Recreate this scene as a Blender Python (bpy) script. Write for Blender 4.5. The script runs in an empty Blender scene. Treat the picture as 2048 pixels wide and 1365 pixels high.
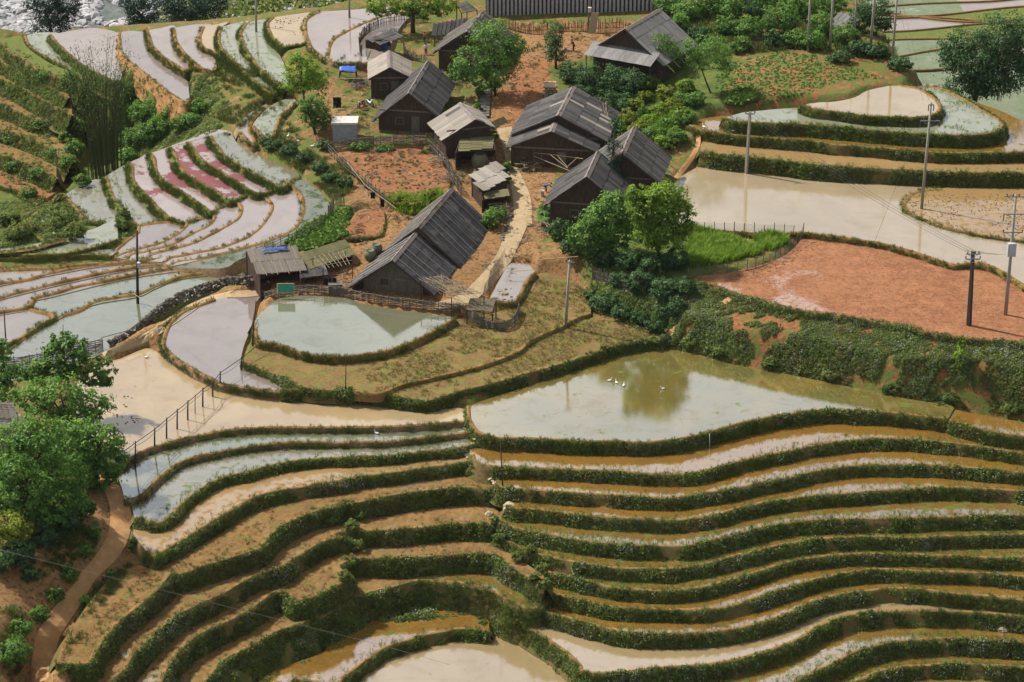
import bpy, bmesh, math, random
import numpy as np
from mathutils import Vector, Matrix
from mathutils.geometry import tessellate_polygon

R = math.radians
rng = np.random.default_rng(7)
random.seed(7)
SC = bpy.context.scene
COL = SC.collection

# ------------------------------------------------------------------ camera, sky, sun, exposure
FPX, PITCH, DIST = 5000.0, R(25.0), 263.0
CAM = np.array([0.0, -DIST * math.cos(PITCH), DIST * math.sin(PITCH)])
cd = bpy.data.cameras.new('camera')
cd.sensor_fit = 'HORIZONTAL'; cd.sensor_width = 36.0; cd.lens = FPX / 2048 * 36.0
cd.clip_start = 1.0; cd.clip_end = 6000.0
cam = bpy.data.objects.new('camera', cd)
cam.location = CAM; cam.rotation_euler = (math.pi / 2 - PITCH, 0, 0)
COL.objects.link(cam); SC.camera = cam

SUN_AZ, SUN_EL = R(-62.0), R(49.0)      # azimuth measured from +Y towards +X: sun stands behind-left
w = bpy.data.worlds.new('World'); SC.world = w; w.use_nodes = True
nt = w.node_tree; nt.nodes.clear()
sky = nt.nodes.new('ShaderNodeTexSky'); sky.sky_type = 'NISHITA'; sky.sun_disc = False
sky.sun_elevation = SUN_EL; sky.sun_rotation = SUN_AZ
sky.air_density = 1.0; sky.dust_density = 3.0; sky.ozone_density = 1.0
tc = nt.nodes.new('ShaderNodeTexCoord')
mp = nt.nodes.new('ShaderNodeMapping'); mp.inputs['Scale'].default_value = (1.0, 1.0, 2.2)
ns = nt.nodes.new('ShaderNodeTexNoise'); ns.inputs['Scale'].default_value = 5.0; ns.inputs['Detail'].default_value = 7.0; ns.inputs['Roughness'].default_value = 0.6
cr = nt.nodes.new('ShaderNodeValToRGB'); cr.color_ramp.elements[0].position = 0.36; cr.color_ramp.elements[1].position = 0.62
mx = nt.nodes.new('ShaderNodeMix'); mx.data_type = 'RGBA'
mx.inputs[7].default_value = (6.8, 7.0, 6.95, 1)
sc_ = nt.nodes.new('ShaderNodeMath'); sc_.operation = 'MULTIPLY_ADD'; sc_.inputs[1].default_value = 0.72; sc_.inputs[2].default_value = 0.20
bg = nt.nodes.new('ShaderNodeBackground'); bg.inputs['Strength'].default_value = 0.074
ow = nt.nodes.new('ShaderNodeOutputWorld')
L = nt.links.new
L(tc.outputs['Generated'], mp.inputs['Vector']); L(mp.outputs['Vector'], ns.inputs['Vector']); L(ns.outputs['Fac'], cr.inputs['Fac'])
L(cr.outputs['Color'], sc_.inputs[0]); L(sc_.outputs[0], mx.inputs[0]); L(sky.outputs['Color'], mx.inputs[6]); L(mx.outputs[2], bg.inputs['Color']); L(bg.outputs['Background'], ow.inputs['Surface'])

sl = bpy.data.lights.new('sun', 'SUN'); sl.energy = 4.9; sl.angle = R(2.0); sl.color = (1.0, 0.95, 0.87)
so = bpy.data.objects.new('sun', sl); COL.objects.link(so)
sd = Vector((math.sin(SUN_AZ) * math.cos(SUN_EL), math.cos(SUN_AZ) * math.cos(SUN_EL), math.sin(SUN_EL)))
so.location = (0, 0, 300); so.rotation_euler = sd.to_track_quat('Z', 'Y').to_euler()

SC.view_settings.view_transform = 'Standard'; SC.view_settings.look = 'None'
SC.view_settings.exposure = 0.50; SC.view_settings.gamma = 1.0; SC.view_settings.use_curve_mapping = False
SC.cycles.use_denoising = True
SC.cycles.max_bounces = 5; SC.cycles.diffuse_bounces = 2; SC.cycles.glossy_bounces = 3
SC.cycles.transmission_bounces = 2; SC.cycles.transparent_max_bounces = 6
SC.cycles.caustics_reflective = False; SC.cycles.caustics_refractive = False

# ------------------------------------------------------------------ projection helpers
CP, SP = math.cos(PITCH), math.sin(PITCH)
def rays(uv):
    uv = np.asarray(uv, float).reshape(-1, 2)
    a = (uv[:, 0] - 1024.0) / FPX; b = (682.5 - uv[:, 1]) / FPX
    return np.stack([a, CP + b * SP, -SP + b * CP], 1)
def bp(uv, z):
    """pixels of the photograph -> world points on the plane z (number, or (a,b,c): z = a+b*x+c*y)"""
    d = rays(uv)
    if isinstance(z, tuple):
        a, b, c = z
        t = (a + b * CAM[0] + c * CAM[1] - CAM[2]) / (d[:, 2] - b * d[:, 0] - c * d[:, 1])
    else:
        t = (z - CAM[2]) / d[:, 2]
    return CAM + d * t[:, None]
def pxm(p):
    """pixels (2048 wide picture) per metre at world point p"""
    p = np.asarray(p) - CAM
    return FPX / (p[1] * CP - p[2] * SP)
def proj(p):
    p = np.asarray(p, float) - CAM
    dep = p[..., 1] * CP - p[..., 2] * SP
    return np.stack([1024 + FPX * p[..., 0] / dep, 682.5 - FPX * (p[..., 1] * SP + p[..., 2] * CP) / dep], -1)
REG = {'A': (0, 0), 'B': (650, 0), 'C': (1348, 0), 'D': (0, 400), 'E': (650, 400), 'F': (1348, 400), 'G': (0, 899), 'H': (650, 899),
       'I': (1348, 899), 'J': (1348, 700), 'K': (650, 700), 'L': (0, 660)}
def tr(s):
    out = []; o = (0, 0); k = 1.0
    for t in s.split():
        if ':' in t:
            r, t = t.split(':')
            if r == 'p': o, k = (0, 0), 1.0
            else: o, k = REG[r], 700 / 2048
            if not t: continue
        x, y = t.split(',')
        out.append((o[0] + float(x) * k, o[1] + float(y) * k))
    return np.array(out)
def smooth(p, step=6.0, closed=False):
    """Catmull-Rom resample"""
    p = np.asarray(p, float); n = len(p); out = []
    segs = n if closed else n - 1
    for i in range(segs):
        p1, p2 = p[i], p[(i + 1) % n]
        p0 = p[(i - 1) % n] if (closed or i > 0) else 2 * p1 - p2
        p3 = p[(i + 2) % n] if (closed or i + 2 < n) else 2 * p2 - p1
        m = max(1, int(round(np.linalg.norm(p2 - p1) / step)))
        for t in np.arange(m) / m:
            out.append(0.5 * ((2 * p1) + (-p0 + p2) * t + (2 * p0 - 5 * p1 + 4 * p2 - p3) * t * t + (-p0 + 3 * p1 - 3 * p2 + p3) * t ** 3))
    if not closed: out.append(p[-1])
    return np.array(out)

# ------------------------------------------------------------------ object helpers
def tag(o, label=None, cat=None, group=None, kind=None):
    if label: o['label'] = label
    if cat: o['category'] = cat
    if group: o['group'] = group
    if kind: o['kind'] = kind
    return o
def mesh_obj(name, verts, faces, mat=None, parent=None, smooth_=False, mats=None, midx=None, attrs=None):
    me = bpy.data.meshes.new(name)
    me.from_pydata([tuple(map(float, v)) for v in verts], [], [tuple(f) for f in faces])
    for m in (mats or ([mat] if mat else [])): me.materials.append(m)
    if midx is not None: me.polygons.foreach_set('material_index', np.asarray(midx, np.int32))
    if smooth_: me.polygons.foreach_set('use_smooth', np.ones(len(me.polygons), bool))
    if attrs:
        for k, a in attrs.items():
            a = np.asarray(a, np.float32)
            if a.ndim == 1:
                at = me.attributes.new(k, 'FLOAT', 'POINT'); at.data.foreach_set('value', a)
            else:
                at = me.attributes.new(k, 'FLOAT_COLOR', 'POINT'); at.data.foreach_set('color', np.c_[a, np.ones(len(a))].astype(np.float32).ravel())
    me.update()
    o = bpy.data.objects.new(name, me); COL.objects.link(o)
    if parent: o.parent = parent
    return o
def empty(name, loc, label, cat, group=None, kind=None):
    o = bpy.data.objects.new(name, None); o.empty_display_size = 0.2
    o.location = tuple(map(float, loc)); COL.objects.link(o)
    return tag(o, label, cat, group, kind)
def inst(name, me, M, parent=None):
    """object sharing mesh data; M is a world matrix, parents are unrotated empties"""
    o = bpy.data.objects.new(name, me); COL.objects.link(o)
    if parent is not None:
        o.parent = parent
        off = Vector((0, 0, 0)); q = parent
        while q is not None: off += Vector(q.matrix_basis.translation); q = q.parent
        M = Matrix.Translation(-off) @ M
    o.matrix_basis = M
    return o
class MB:
    """collects simple solids into one mesh (world coordinates)"""
    def __init__(s): s.v = []; s.f = []; s.m = []
    def add(s, v, f, m=0):
        k = len(s.v); s.v += [tuple(map(float, q)) for q in v]; s.f += [tuple(k + i for i in g) for g in f]; s.m += [m] * len(f); return s
    def box(s, c, x, y, z, m=0):
        """centre, three half-axis vectors"""
        c, x, y, z = map(np.asarray, (c, x, y, z))
        v = [c + i * x + j * y + k * z for k in (-1, 1) for j in (-1, 1) for i in (-1, 1)]
        return s.add(v, [(0, 2, 3, 1), (4, 5, 7, 6), (0, 1, 5, 4), (2, 6, 7, 3), (0, 4, 6, 2), (1, 3, 7, 5)], m)
    def abox(s, lo, hi, m=0):
        lo = np.asarray(lo, float); hi = np.asarray(hi, float); h = (hi - lo) / 2
        return s.box((lo + hi) / 2, (h[0], 0, 0), (0, h[1], 0), (0, 0, h[2]), m)
    def tube(s, pts, r, n=6, m=0, cap=True):
        pts = np.asarray(pts, float); k = len(pts)
        rr = np.full(k, r) if np.isscalar(r) else np.interp(np.linspace(0, 1, k), np.linspace(0, 1, len(r)), r)
        v = []; prev = None
        for i in range(k):
            t = pts[min(i + 1, k - 1)] - pts[max(i - 1, 0)]; t = t / (np.linalg.norm(t) + 1e-9)
            if prev is None:
                a = np.array([0, 0, 1.0]) if abs(t[2]) < 0.9 else np.array([1.0, 0, 0])
            else: a = prev
            e1 = a - t * a.dot(t); e1 /= np.linalg.norm(e1) + 1e-9; e2 = np.cross(t, e1); prev = e1
            for j in range(n):
                an = 2 * math.pi * j / n
                v.append(pts[i] + rr[i] * (math.cos(an) * e1 + math.sin(an) * e2))
        f = [(i * n + j, i * n + (j + 1) % n, (i + 1) * n + (j + 1) % n, (i + 1) * n + j) for i in range(k - 1) for j in range(n)]
        if cap: f += [tuple(range(n - 1, -1, -1)), tuple((k - 1) * n + j for j in range(n))]
        return s.add(v, f, m)
    def ell(s, c, rad, n=8, k=6, m=0, jit=0.0):
        v = [(c[0], c[1], c[2] - rad[2])]
        for i in range(1, k):
            ph = -math.pi / 2 + math.pi * i / k
            for j in range(n):
                th = 2 * math.pi * j / n; q = 1 + jit * (random.random() - .5)
                v.append((c[0] + rad[0] * math.cos(ph) * math.cos(th) * q, c[1] + rad[1] * math.cos(ph) * math.sin(th) * q, c[2] + rad[2] * math.sin(ph) * q))
        v.append((c[0], c[1], c[2] + rad[2])); T = len(v) - 1
        f = [(0, 1 + (j + 1) % n, 1 + j) for j in range(n)]
        f += [(1 + i * n + j, 1 + i * n + (j + 1) % n, 1 + (i + 1) * n + (j + 1) % n, 1 + (i + 1) * n + j) for i in range(k - 2) for j in range(n)]
        f += [(T, 1 + (k - 2) * n + j, 1 + (k - 2) * n + (j + 1) % n) for j in range(n)]
        return s.add(v, f, m)
    def build(s, name, mats, parent=None, smooth_=False):
        v = np.array(s.v)
        if parent is not None:
            q = parent
            while q is not None: v = v - np.array(q.matrix_basis.translation); q = q.parent
        if not isinstance(mats, (list, tuple)): mats = [mats]
        return mesh_obj(name, v, s.f, parent=parent, mats=mats, midx=s.m, smooth_=smooth_)

# ------------------------------------------------------------------ materials
MATS = {}
def nodes(name):
    m = bpy.data.materials.new(name); m.use_nodes = True; t = m.node_tree; t.nodes.clear(); MATS[name] = m
    return m, t
def N(t, ty, **kw):
    n = t.nodes.new(ty)
    for k, v in kw.items():
        if k.startswith('_'): setattr(n, k[1:], v)
        else: n.inputs[k.replace('__', ' ')].default_value = v
    return n
def ramp(t, fac, stops):
    r = t.nodes.new('ShaderNodeValToRGB'); e = r.color_ramp.elements
    while len(e) < len(stops): e.new(0.5)
    for q, (p, c) in zip(e, stops):
        q.position = p; q.color = (c, c, c, 1) if np.isscalar(c) else (*c, 1)
    t.links.new(fac, r.inputs['Fac']); return r.outputs['Color']
def mixc(t, fac, a, b):
    m = t.nodes.new('ShaderNodeMix'); m.data_type = 'RGBA'
    for s, x in ((0, fac), (6, a), (7, b)):
        if hasattr(x, 'is_linked') or isinstance(x, bpy.types.NodeSocket): t.links.new(x, m.inputs[s])
        elif s == 0: m.inputs[0].default_value = x
        else: m.inputs[s].default_value = (*x, 1)
    return m.outputs[2]
def noise(t, scale, detail=4, rough=0.55, vec=None, dist=0.0):
    n = N(t, 'ShaderNodeTexNoise', Scale=scale, Detail=detail, Roughness=rough, Distortion=dist)
    if vec is None:
        g = t.nodes.new('ShaderNodeNewGeometry'); vec = g.outputs['Position']
    t.links.new(vec, n.inputs['Vector']); return n.outputs['Fac']
def math_(t, op, a, b=None, clamp=False):
    n = t.nodes.new('ShaderNodeMath'); n.operation = op; n.use_clamp = clamp
    for i, x in enumerate((a, b)):
        if x is None: continue
        if isinstance(x, bpy.types.NodeSocket): t.links.new(x, n.inputs[i])
        else: n.inputs[i].default_value = x
    return n.outputs[0]
def bump(t, h, strength, dist):
    b = N(t, 'ShaderNodeBump', Strength=strength, Distance=dist); t.links.new(h, b.inputs['Height']); return b.outputs['Normal']
def finish(t, sh):
    o = t.nodes.new('ShaderNodeOutputMaterial'); t.links.new(sh, o.inputs['Surface'])
def princ(t, col, rough=0.8, spec=0.3, normal=None, metal=0.0):
    p = t.nodes.new('ShaderNodeBsdfPrincipled')
    if isinstance(col, bpy.types.NodeSocket): t.links.new(col, p.inputs['Base Color'])
    else: p.inputs['Base Color'].default_value = (*col, 1)
    if isinstance(rough, bpy.types.NodeSocket): t.links.new(rough, p.inputs['Roughness'])
    else: p.inputs['Roughness'].default_value = rough
    p.inputs['Specular IOR Level'].default_value = spec; p.inputs['Metallic'].default_value = metal
    if normal is not None: t.links.new(normal, p.inputs['Normal'])
    return p.outputs['BSDF']
def mix_sh(t, fac, a, b):
    m = t.nodes.new('ShaderNodeMixShader')
    if isinstance(fac, bpy.types.NodeSocket): t.links.new(fac, m.inputs[0])
    else: m.inputs[0].default_value = fac
    t.links.new(a, m.inputs[1]); t.links.new(b, m.inputs[2]); return m.outputs[0]

def mat_water(name, mud, mud2, refl=0.36, rough=0.04, weed=None, weed_th=0.6, clod=None, clod_th=0.66, film=None, film_th=0.6, wscale=0.7):
    """muddy paddy water: mud seen through it, sky on it; weed, clods standing out of it, floating film"""
    m, t = nodes(name)
    n1 = noise(t, 0.12, 5, 0.6, dist=0.4); n2 = noise(t, 0.9, 4)
    c = mixc(t, ramp(t, n1, [(0.35, 0.0), (0.65, 1.0)]), mud, mud2)
    c = mixc(t, math_(t, 'MULTIPLY', n2, 0.35), c, tuple(0.6 * x for x in mud))
    silt = ramp(t, noise(t, 0.42, 8, 0.68, dist=0.6), [(0.50, 0.0), (0.66, 1.0)])
    c = mixc(t, math_(t, 'MULTIPLY', silt, 0.5), c, tuple(0.55 * x for x in mud))
    mask = math_(t, 'MULTIPLY', silt, 0.25)
    def over(col, sc, th, soft, c, mask):
        k = ramp(t, noise(t, sc, 6, 0.68), [(th, 0.0), (th + soft, 1.0)])
        c = mixc(t, k, c, col)
        mask = k if mask is None else math_(t, 'MAXIMUM', k, mask)
        return c, mask
    if film: c, mask = over(film, 0.16, film_th, 0.03, c, mask)
    if weed: c, mask = over(weed, wscale, weed_th, 0.08, c, mask)
    if clod: c, mask = over(clod, 1.3, clod_th, 0.03, c, mask)
    d = princ(t, c, 0.7, 0.2)
    g = N(t, 'ShaderNodeBsdfGlossy', Roughness=rough, Color=(0.97, 0.98, 1.0, 1))
    gp = t.nodes.new('ShaderNodeNewGeometry'); mpn = N(t, 'ShaderNodeMapping', Scale=(1.0, 3.0, 1.0)); t.links.new(gp.outputs['Position'], mpn.inputs['Vector'])
    h = noise(t, 1.6, 5, 0.62, mpn.outputs['Vector']); t.links.new(bump(t, h, 0.10, 0.03), g.inputs['Normal'])
    f = refl
    if mask is not None: f = math_(t, 'MULTIPLY', math_(t, 'SUBTRACT', 1.0, math_(t, 'MULTIPLY', mask, 0.9)), refl)
    finish(t, mix_sh(t, f, d, g.outputs[0])); return m
def mat_soil(name, a, b, dark, green=None, green_th=0.58, clod_scale=3.2, bump_d=0.12, wet=None, wet_th=0.62, row=None):
    m, t = nodes(name)
    n1 = noise(t, 0.25, 6, 0.6); n2 = noise(t, clod_scale * 1.1, 7, 0.78); n3 = noise(t, 0.9, 5, 0.65)
    c = mixc(t, ramp(t, n1, [(0.3, 0.0), (0.7, 1.0)]), a, b)
    c = mixc(t, math_(t, 'MULTIPLY', ramp(t, n2, [(0.36, 1.0), (0.58, 0.0)]), 0.85), c, dark)
    c = mixc(t, math_(t, 'MULTIPLY', ramp(t, noise(t, 0.6, 6, 0.7), [(0.45, 0.0), (0.65, 1.0)]), 0.35), c, tuple(min(1.0, 1.35 * x) for x in a))
    if green:
        k = math_(t, 'MULTIPLY', ramp(t, n3, [(green_th, 0.0), (green_th + 0.1, 1.0)]), ramp(t, noise(t, 6.0, 3), [(0.4, 0.0), (0.6, 1.0)]))
        c = mixc(t, k, c, green)
    h = n2
    nrm = bump(t, h, 0.6, bump_d * 0.5)
    sh = princ(t, c, 0.9, 0.15, nrm)
    if wet:
        k = ramp(t, noise(t, 0.11, 5, 0.62, dist=0.5), [(wet_th, 0.0), (wet_th + 0.07, 1.0)])
        k = math_(t, 'MULTIPLY', k, ramp(t, n2, [(0.42, 0.0), (0.52, 1.0)]))
        g = N(t, 'ShaderNodeBsdfGlossy', Roughness=0.06, Color=(0.95, 0.97, 1, 1))
        d2 = princ(t, wet, 0.6, 0.3)
        sh = mix_sh(t, k, sh, mix_sh(t, 0.34, d2, g.outputs[0]))
    finish(t, sh); return m
def mat_simple(name, a, b=None, scale=3.0, rough=0.85, spec=0.2, bump_d=0.0, stretch=None, obj_var=0.0, metal=0.0, dirt=None):
    m, t = nodes(name); b = b or a
    tcn = t.nodes.new('ShaderNodeTexCoord'); g = t.nodes.new('ShaderNodeNewGeometry')
    vec = g.outputs['Position']
    if stretch:
        mpn = N(t, 'ShaderNodeMapping', Scale=stretch); t.links.new(tcn.outputs['Object'], mpn.inputs['Vector']); vec = mpn.outputs['Vector']
    n1 = noise(t, scale, 5, 0.65, vec)
    c = mixc(t, ramp(t, n1, [(0.3, 0.0), (0.7, 1.0)]), a, b)
    if dirt:
        c = mixc(t, ramp(t, noise(t, 0.8, 6, 0.7), [(0.52, 0.0), (0.66, 0.8)]), c, dirt)
    if obj_var:
        oi = t.nodes.new('ShaderNodeObjectInfo'); hsv = t.nodes.new('ShaderNodeHueSaturation')
        t.links.new(c, hsv.inputs['Color'])
        t.links.new(math_(t, 'MULTIPLY_ADD', oi.outputs['Random'], obj_var) if False else math_(t, 'ADD', math_(t, 'MULTIPLY', oi.outputs['Random'], obj_var), 1 - obj_var / 2), hsv.inputs['Value'])
        c = hsv.outputs['Color']
    nrm = bump(t, n1, 0.6, bump_d) if bump_d else None
    finish(t, princ(t, c, rough, spec, nrm, metal)); return m
def mat_leaf(name, a, b, trans=0.35, vscale=1.0, obj_var=0.25, c3=None):
    """leaf: colour varies from clump to clump and by object; some light comes through"""
    m, t = nodes(name)
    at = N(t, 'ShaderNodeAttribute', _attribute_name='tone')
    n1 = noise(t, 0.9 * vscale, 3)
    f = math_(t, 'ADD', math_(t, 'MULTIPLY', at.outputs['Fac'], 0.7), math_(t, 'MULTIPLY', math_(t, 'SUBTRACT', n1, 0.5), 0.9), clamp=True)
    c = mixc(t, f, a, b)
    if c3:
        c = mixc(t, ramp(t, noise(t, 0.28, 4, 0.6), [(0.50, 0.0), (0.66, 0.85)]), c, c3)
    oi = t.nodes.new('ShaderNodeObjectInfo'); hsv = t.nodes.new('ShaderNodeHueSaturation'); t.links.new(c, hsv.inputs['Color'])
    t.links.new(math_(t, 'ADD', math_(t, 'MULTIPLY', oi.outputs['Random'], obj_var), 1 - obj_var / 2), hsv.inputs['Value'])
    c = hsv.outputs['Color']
    d = princ(t, c, 0.55, 0.25)
    tl = t.nodes.new('ShaderNodeBsdfTranslucent'); t.links.new(c, tl.inputs['Color'])
    finish(t, mix_sh(t, trans, d, tl.outputs[0])); return m
# ------------------------------------------------------------------ ground materials
mat_water('water_big_pond', (0.27, 0.185, 0.035), (0.13, 0.125, 0.03), 0.58, weed=(0.10, 0.13, 0.02), weed_th=0.60, wscale=0.5)
mat_water('water_green_pond', (0.19, 0.185, 0.105), (0.13, 0.145, 0.08), 0.46)
mat_water('water_dark_pond', (0.07, 0.08, 0.025), (0.10, 0.10, 0.03), 0.34, weed=(0.03, 0.05, 0.01), weed_th=0.5)
mat_water('water_ochre', (0.34, 0.165, 0.016), (0.24, 0.12, 0.016), 0.56, weed=(0.09, 0.085, 0.015), weed_th=0.57, wscale=0.8)
mat_water('water_ochre_weedy', (0.29, 0.155, 0.022), (0.20, 0.125, 0.022), 0.55, weed=(0.09, 0.105, 0.02), weed_th=0.53, wscale=0.9)
mat_water('water_cream', (0.37, 0.27, 0.14), (0.31, 0.215, 0.10), 0.40, weed=(0.12, 0.13, 0.04), weed_th=0.63, wscale=0.9)
mat_water('water_cream_clods', (0.41, 0.30, 0.145), (0.32, 0.225, 0.125), 0.30, clod=(0.12, 0.07, 0.035), clod_th=0.66)
mat_water('water_cream_plain', (0.38, 0.295, 0.18), (0.32, 0.24, 0.14), 0.38)
mat_water('water_grey', (0.25, 0.195, 0.165), (0.20, 0.16, 0.135), 0.36, clod=(0.14, 0.10, 0.06), clod_th=0.68)
mat_water('water_grey_green', (0.21, 0.185, 0.13), (0.17, 0.165, 0.10), 0.40, weed=(0.09, 0.12, 0.03), weed_th=0.56)
mat_water('water_pale', (0.30, 0.235, 0.20), (0.25, 0.195, 0.165), 0.36, clod=(0.20, 0.15, 0.10), clod_th=0.70)
mat_water('water_sprout', (0.25, 0.245, 0.18), (0.21, 0.22, 0.13), 0.34, weed=(0.11, 0.16, 0.05), weed_th=0.54)
mat_water('water_pink', (0.33, 0.26, 0.23), (0.28, 0.22, 0.2), 0.34, film=(0.17, 0.05, 0.055), film_th=0.53, weed=(0.14, 0.2, 0.04), weed_th=0.66)
mat_water('water_mud', (0.34, 0.22, 0.09), (0.28, 0.17, 0.07), 0.30, clod=(0.22, 0.13, 0.04), clod_th=0.53, weed=(0.14, 0.13, 0.03), weed_th=0.62)
mat_soil('soil_field', (0.195, 0.128, 0.047), (0.15, 0.10, 0.036), (0.062, 0.04, 0.016), green=(0.11, 0.15, 0.025), green_th=0.50)
mat_soil('soil_brown', (0.225, 0.128, 0.047), (0.165, 0.092, 0.032), (0.065, 0.036, 0.014), green=(0.11, 0.13, 0.025), green_th=0.52, clod_scale=2.2, wet=(0.26, 0.17, 0.08), wet_th=0.60)
mat_soil('soil_red_field', (0.295, 0.138, 0.068), (0.235, 0.10, 0.048), (0.10, 0.042, 0.02), clod_scale=2.6, wet=(0.36, 0.21, 0.14), wet_th=0.57)
mat_soil('soil_garden', (0.27, 0.12, 0.055), (0.22, 0.095, 0.04), (0.09, 0.04, 0.018), green=(0.09, 0.14, 0.02), green_th=0.66)
mat_soil('bank_green', (0.13, 0.10, 0.04), (0.18, 0.115, 0.045), (0.05, 0.04, 0.016), green=(0.08, 0.11, 0.025), green_th=0.46, clod_scale=2.4, bump_d=0.3)
mat_soil('bank_brown', (0.26, 0.15, 0.055), (0.19, 0.11, 0.04), (0.08, 0.05, 0.02), green=(0.12, 0.12, 0.025), green_th=0.52)
mat_soil('bank_mud', (0.30, 0.20, 0.11), (0.23, 0.15, 0.08), (0.10, 0.065, 0.03), green=(0.13, 0.13, 0.03), green_th=0.60)
mat_soil('cliff', (0.40, 0.23, 0.10), (0.32, 0.16, 0.06), (0.14, 0.08, 0.03), green=(0.10, 0.11, 0.03), green_th=0.64, clod_scale=1.5)
mat_soil('turf', (0.15, 0.15, 0.04), (0.10, 0.12, 0.03), (0.05, 0.05, 0.015), green=(0.09, 0.14, 0.02), green_th=0.42)

# ------------------------------------------------------------------ terraces: (key, level, kind of ground, rim, options)
# rim: crest of the outer bund as seen; back: where the field goes on under the next one up
PL = []
def plate(key, z, mat, rim, back=None, backpx=40, drop=1.2, batter=0.28, bund=0.16, bw=0.32, bank='bank_green', veg=1.0, closed=False, label=None, top='bank_brown', name='rice_terrace', grass=0.28):
    PL.append(dict(key=key, z=z, mat=mat, rim=tr(rim), back=None if back is None else tr(back), backpx=backpx, drop=drop, batter=batter, bund=bund, bw=bw,
                   bank=bank, veg=veg, closed=closed, label=label, top=top, name=name, grass=grass))
def tilt(u0, v0, z0, u1, v1, z1):
    a = bp([(u0, v0)], z0)[0]; b = bp([(u1, v1)], z1)[0]; d = b[:2] - a[:2]; k = (z1 - z0) / (d @ d)
    return (z0 - k * (d @ a[:2]), k * d[0], k * d[1])

# big pond and the steps below it
plate('P0', 0.0, 'water_big_pond', 'K:830,335 830,370 835,410 860,460 900,495 1000,520 1150,522 1300,530 1500,540 1700,545 1900,545 2040,535 J:100,515 210,485 350,450 500,410 650,385 800,362 950,355 1030,360 1150,365 1300,380 1450,395 1600,410',
      back='J:1640,340 1600,320 1450,300 1250,265 1050,222 900,190 700,150 500,115 300,75 150,30 50,14 K:2040,0 1900,2 1700,40 1500,110 1300,175 1100,240 900,305', drop=1.35, label='big flooded duck pond with ochre far edge and tree reflections', name='pond')
plate('P0b', 0.05, 'water_ochre', 'J:1610,420 1700,445 1800,472 1900,495 2048,513 2200,530', back='J:2200,470 2048,425 1900,400 1750,372 1650,350', drop=1.35, label='small ochre pond cut off at the end of the big duck pond', name='pond')
R_RIMS = [
 (-1.12, 'water_ochre', 'K:850,615 870,655 940,685 1100,690 1300,700 1500,708 1700,718 1900,730 2040,738 J:150,720 300,680 450,640 650,598 850,560 1000,540 1150,525 1300,527 1500,540 1700,560 1850,580 2048,615 2200,645', 60),
 (-2.02, 'water_ochre', 'K:1000,790 1045,815 1150,822 1300,833 1500,845 1700,860 1900,868 2040,872 J:150,850 300,828 450,795 650,755 850,715 1000,690 1150,680 1350,678 1550,685 1750,698 1900,710 2048,728 2200,745', 45),
 (-2.92, 'water_ochre', 'K:1075,915 1105,935 1200,938 1350,955 1500,975 1700,988 1900,1000 2040,1003 J:150,985 300,955 450,915 600,885 800,862 1000,848 1200,832 1350,822 1550,812 1750,818 1900,825 2048,835 2200,850', 45),
 (-3.87, 'water_ochre_weedy', 'K:1035,1015 1060,1028 1150,1055 1250,1075 1400,1105 1550,1130 1700,1145 1900,1152 2040,1155 J:120,1148 250,1115 400,1075 550,1040 700,1015 850,1000 1050,995 1250,995 1450,985 1650,980 1850,975 2048,975 2200,980', 45),
 (-4.90, 'water_ochre_weedy', 'K:1000,1100 1080,1135 1150,1178 1250,1205 1400,1235 1550,1265 1700,1285 1900,1290 2040,1288 J:150,1265 300,1230 450,1190 600,1155 800,1120 1000,1105 1200,1100 1400,1105 1600,1098 1800,1090 2048,1088 2200,1090', 45),
 (-5.85, 'water_ochre_weedy', 'H:1150,632 1300,722 1400,745 1550,782 1700,820 1850,832 2048,832 I:150,818 300,778 450,738 600,690 750,650 900,628 1050,618 1250,622 1450,622 1650,630 1850,640 2048,642 2200,645', 45),
 (-6.71, 'water_ochre', 'H:1290,835 1330,848 1450,880 1600,915 1750,937 1900,945 2048,946 I:200,940 350,918 500,870 650,820 800,775 950,740 1100,715 1250,712 1450,722 1600,722 1750,728 1900,740 2048,754 2200,770', 45),
 (-7.61, 'water_ochre', 'H:1100,930 1250,945 1400,985 1550,1030 1700,1068 1850,1085 2048,1086 I:200,1075 400,1045 600,990 750,930 850,885 1000,850 1150,832 1300,822 1450,825 1560,842 1700,856 1900,872 2048,890 2200,905', 50),
 (-8.69, 'water_cream', 'H:1150,1020 1190,1050 1300,1120 1400,1190 1480,1270 1510,1308 1700,1315 1900,1292 2048,1282 I:200,1265 400,1230 600,1170 750,1105 850,1040 1000,985 1150,960 1300,952 1500,950 1700,955 1900,970 2048,985 2200,1000', 75),
 (-9.93, 'water_ochre_weedy', 'H:1510,1500 1900,1480 I:200,1450 500,1430 650,1390 730,1360 800,1320 950,1250 1100,1180 1250,1140 1400,1122 1600,1112 1800,1120 1950,1130 2048,1137 2200,1150', 75),
 (-11.18, 'water_ochre_weedy', 'I:400,1600 700,1540 900,1450 1080,1363 1200,1310 1350,1280 1500,1268 1650,1265 1850,1270 2048,1280 2200,1290', 75),
 (-12.21, 'water_ochre_weedy', 'H:1500,1600 I:400,1750 800,1700 1200,1600 1600,1550 2200,1540', 130)]
ORD = ['first', 'second', 'third', 'fourth', 'fifth', 'sixth', 'seventh', 'eighth', 'ninth', 'tenth', 'eleventh', 'twelfth']
for i, (z, m, s, b) in enumerate(R_RIMS):
    plate('R%d' % (i + 1), z, m, s, backpx=b, drop=1.2, batter=0.55, bund=0.10, label='flooded curving terrace strip, %s step below the big duck pond' % ORD[i])

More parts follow.
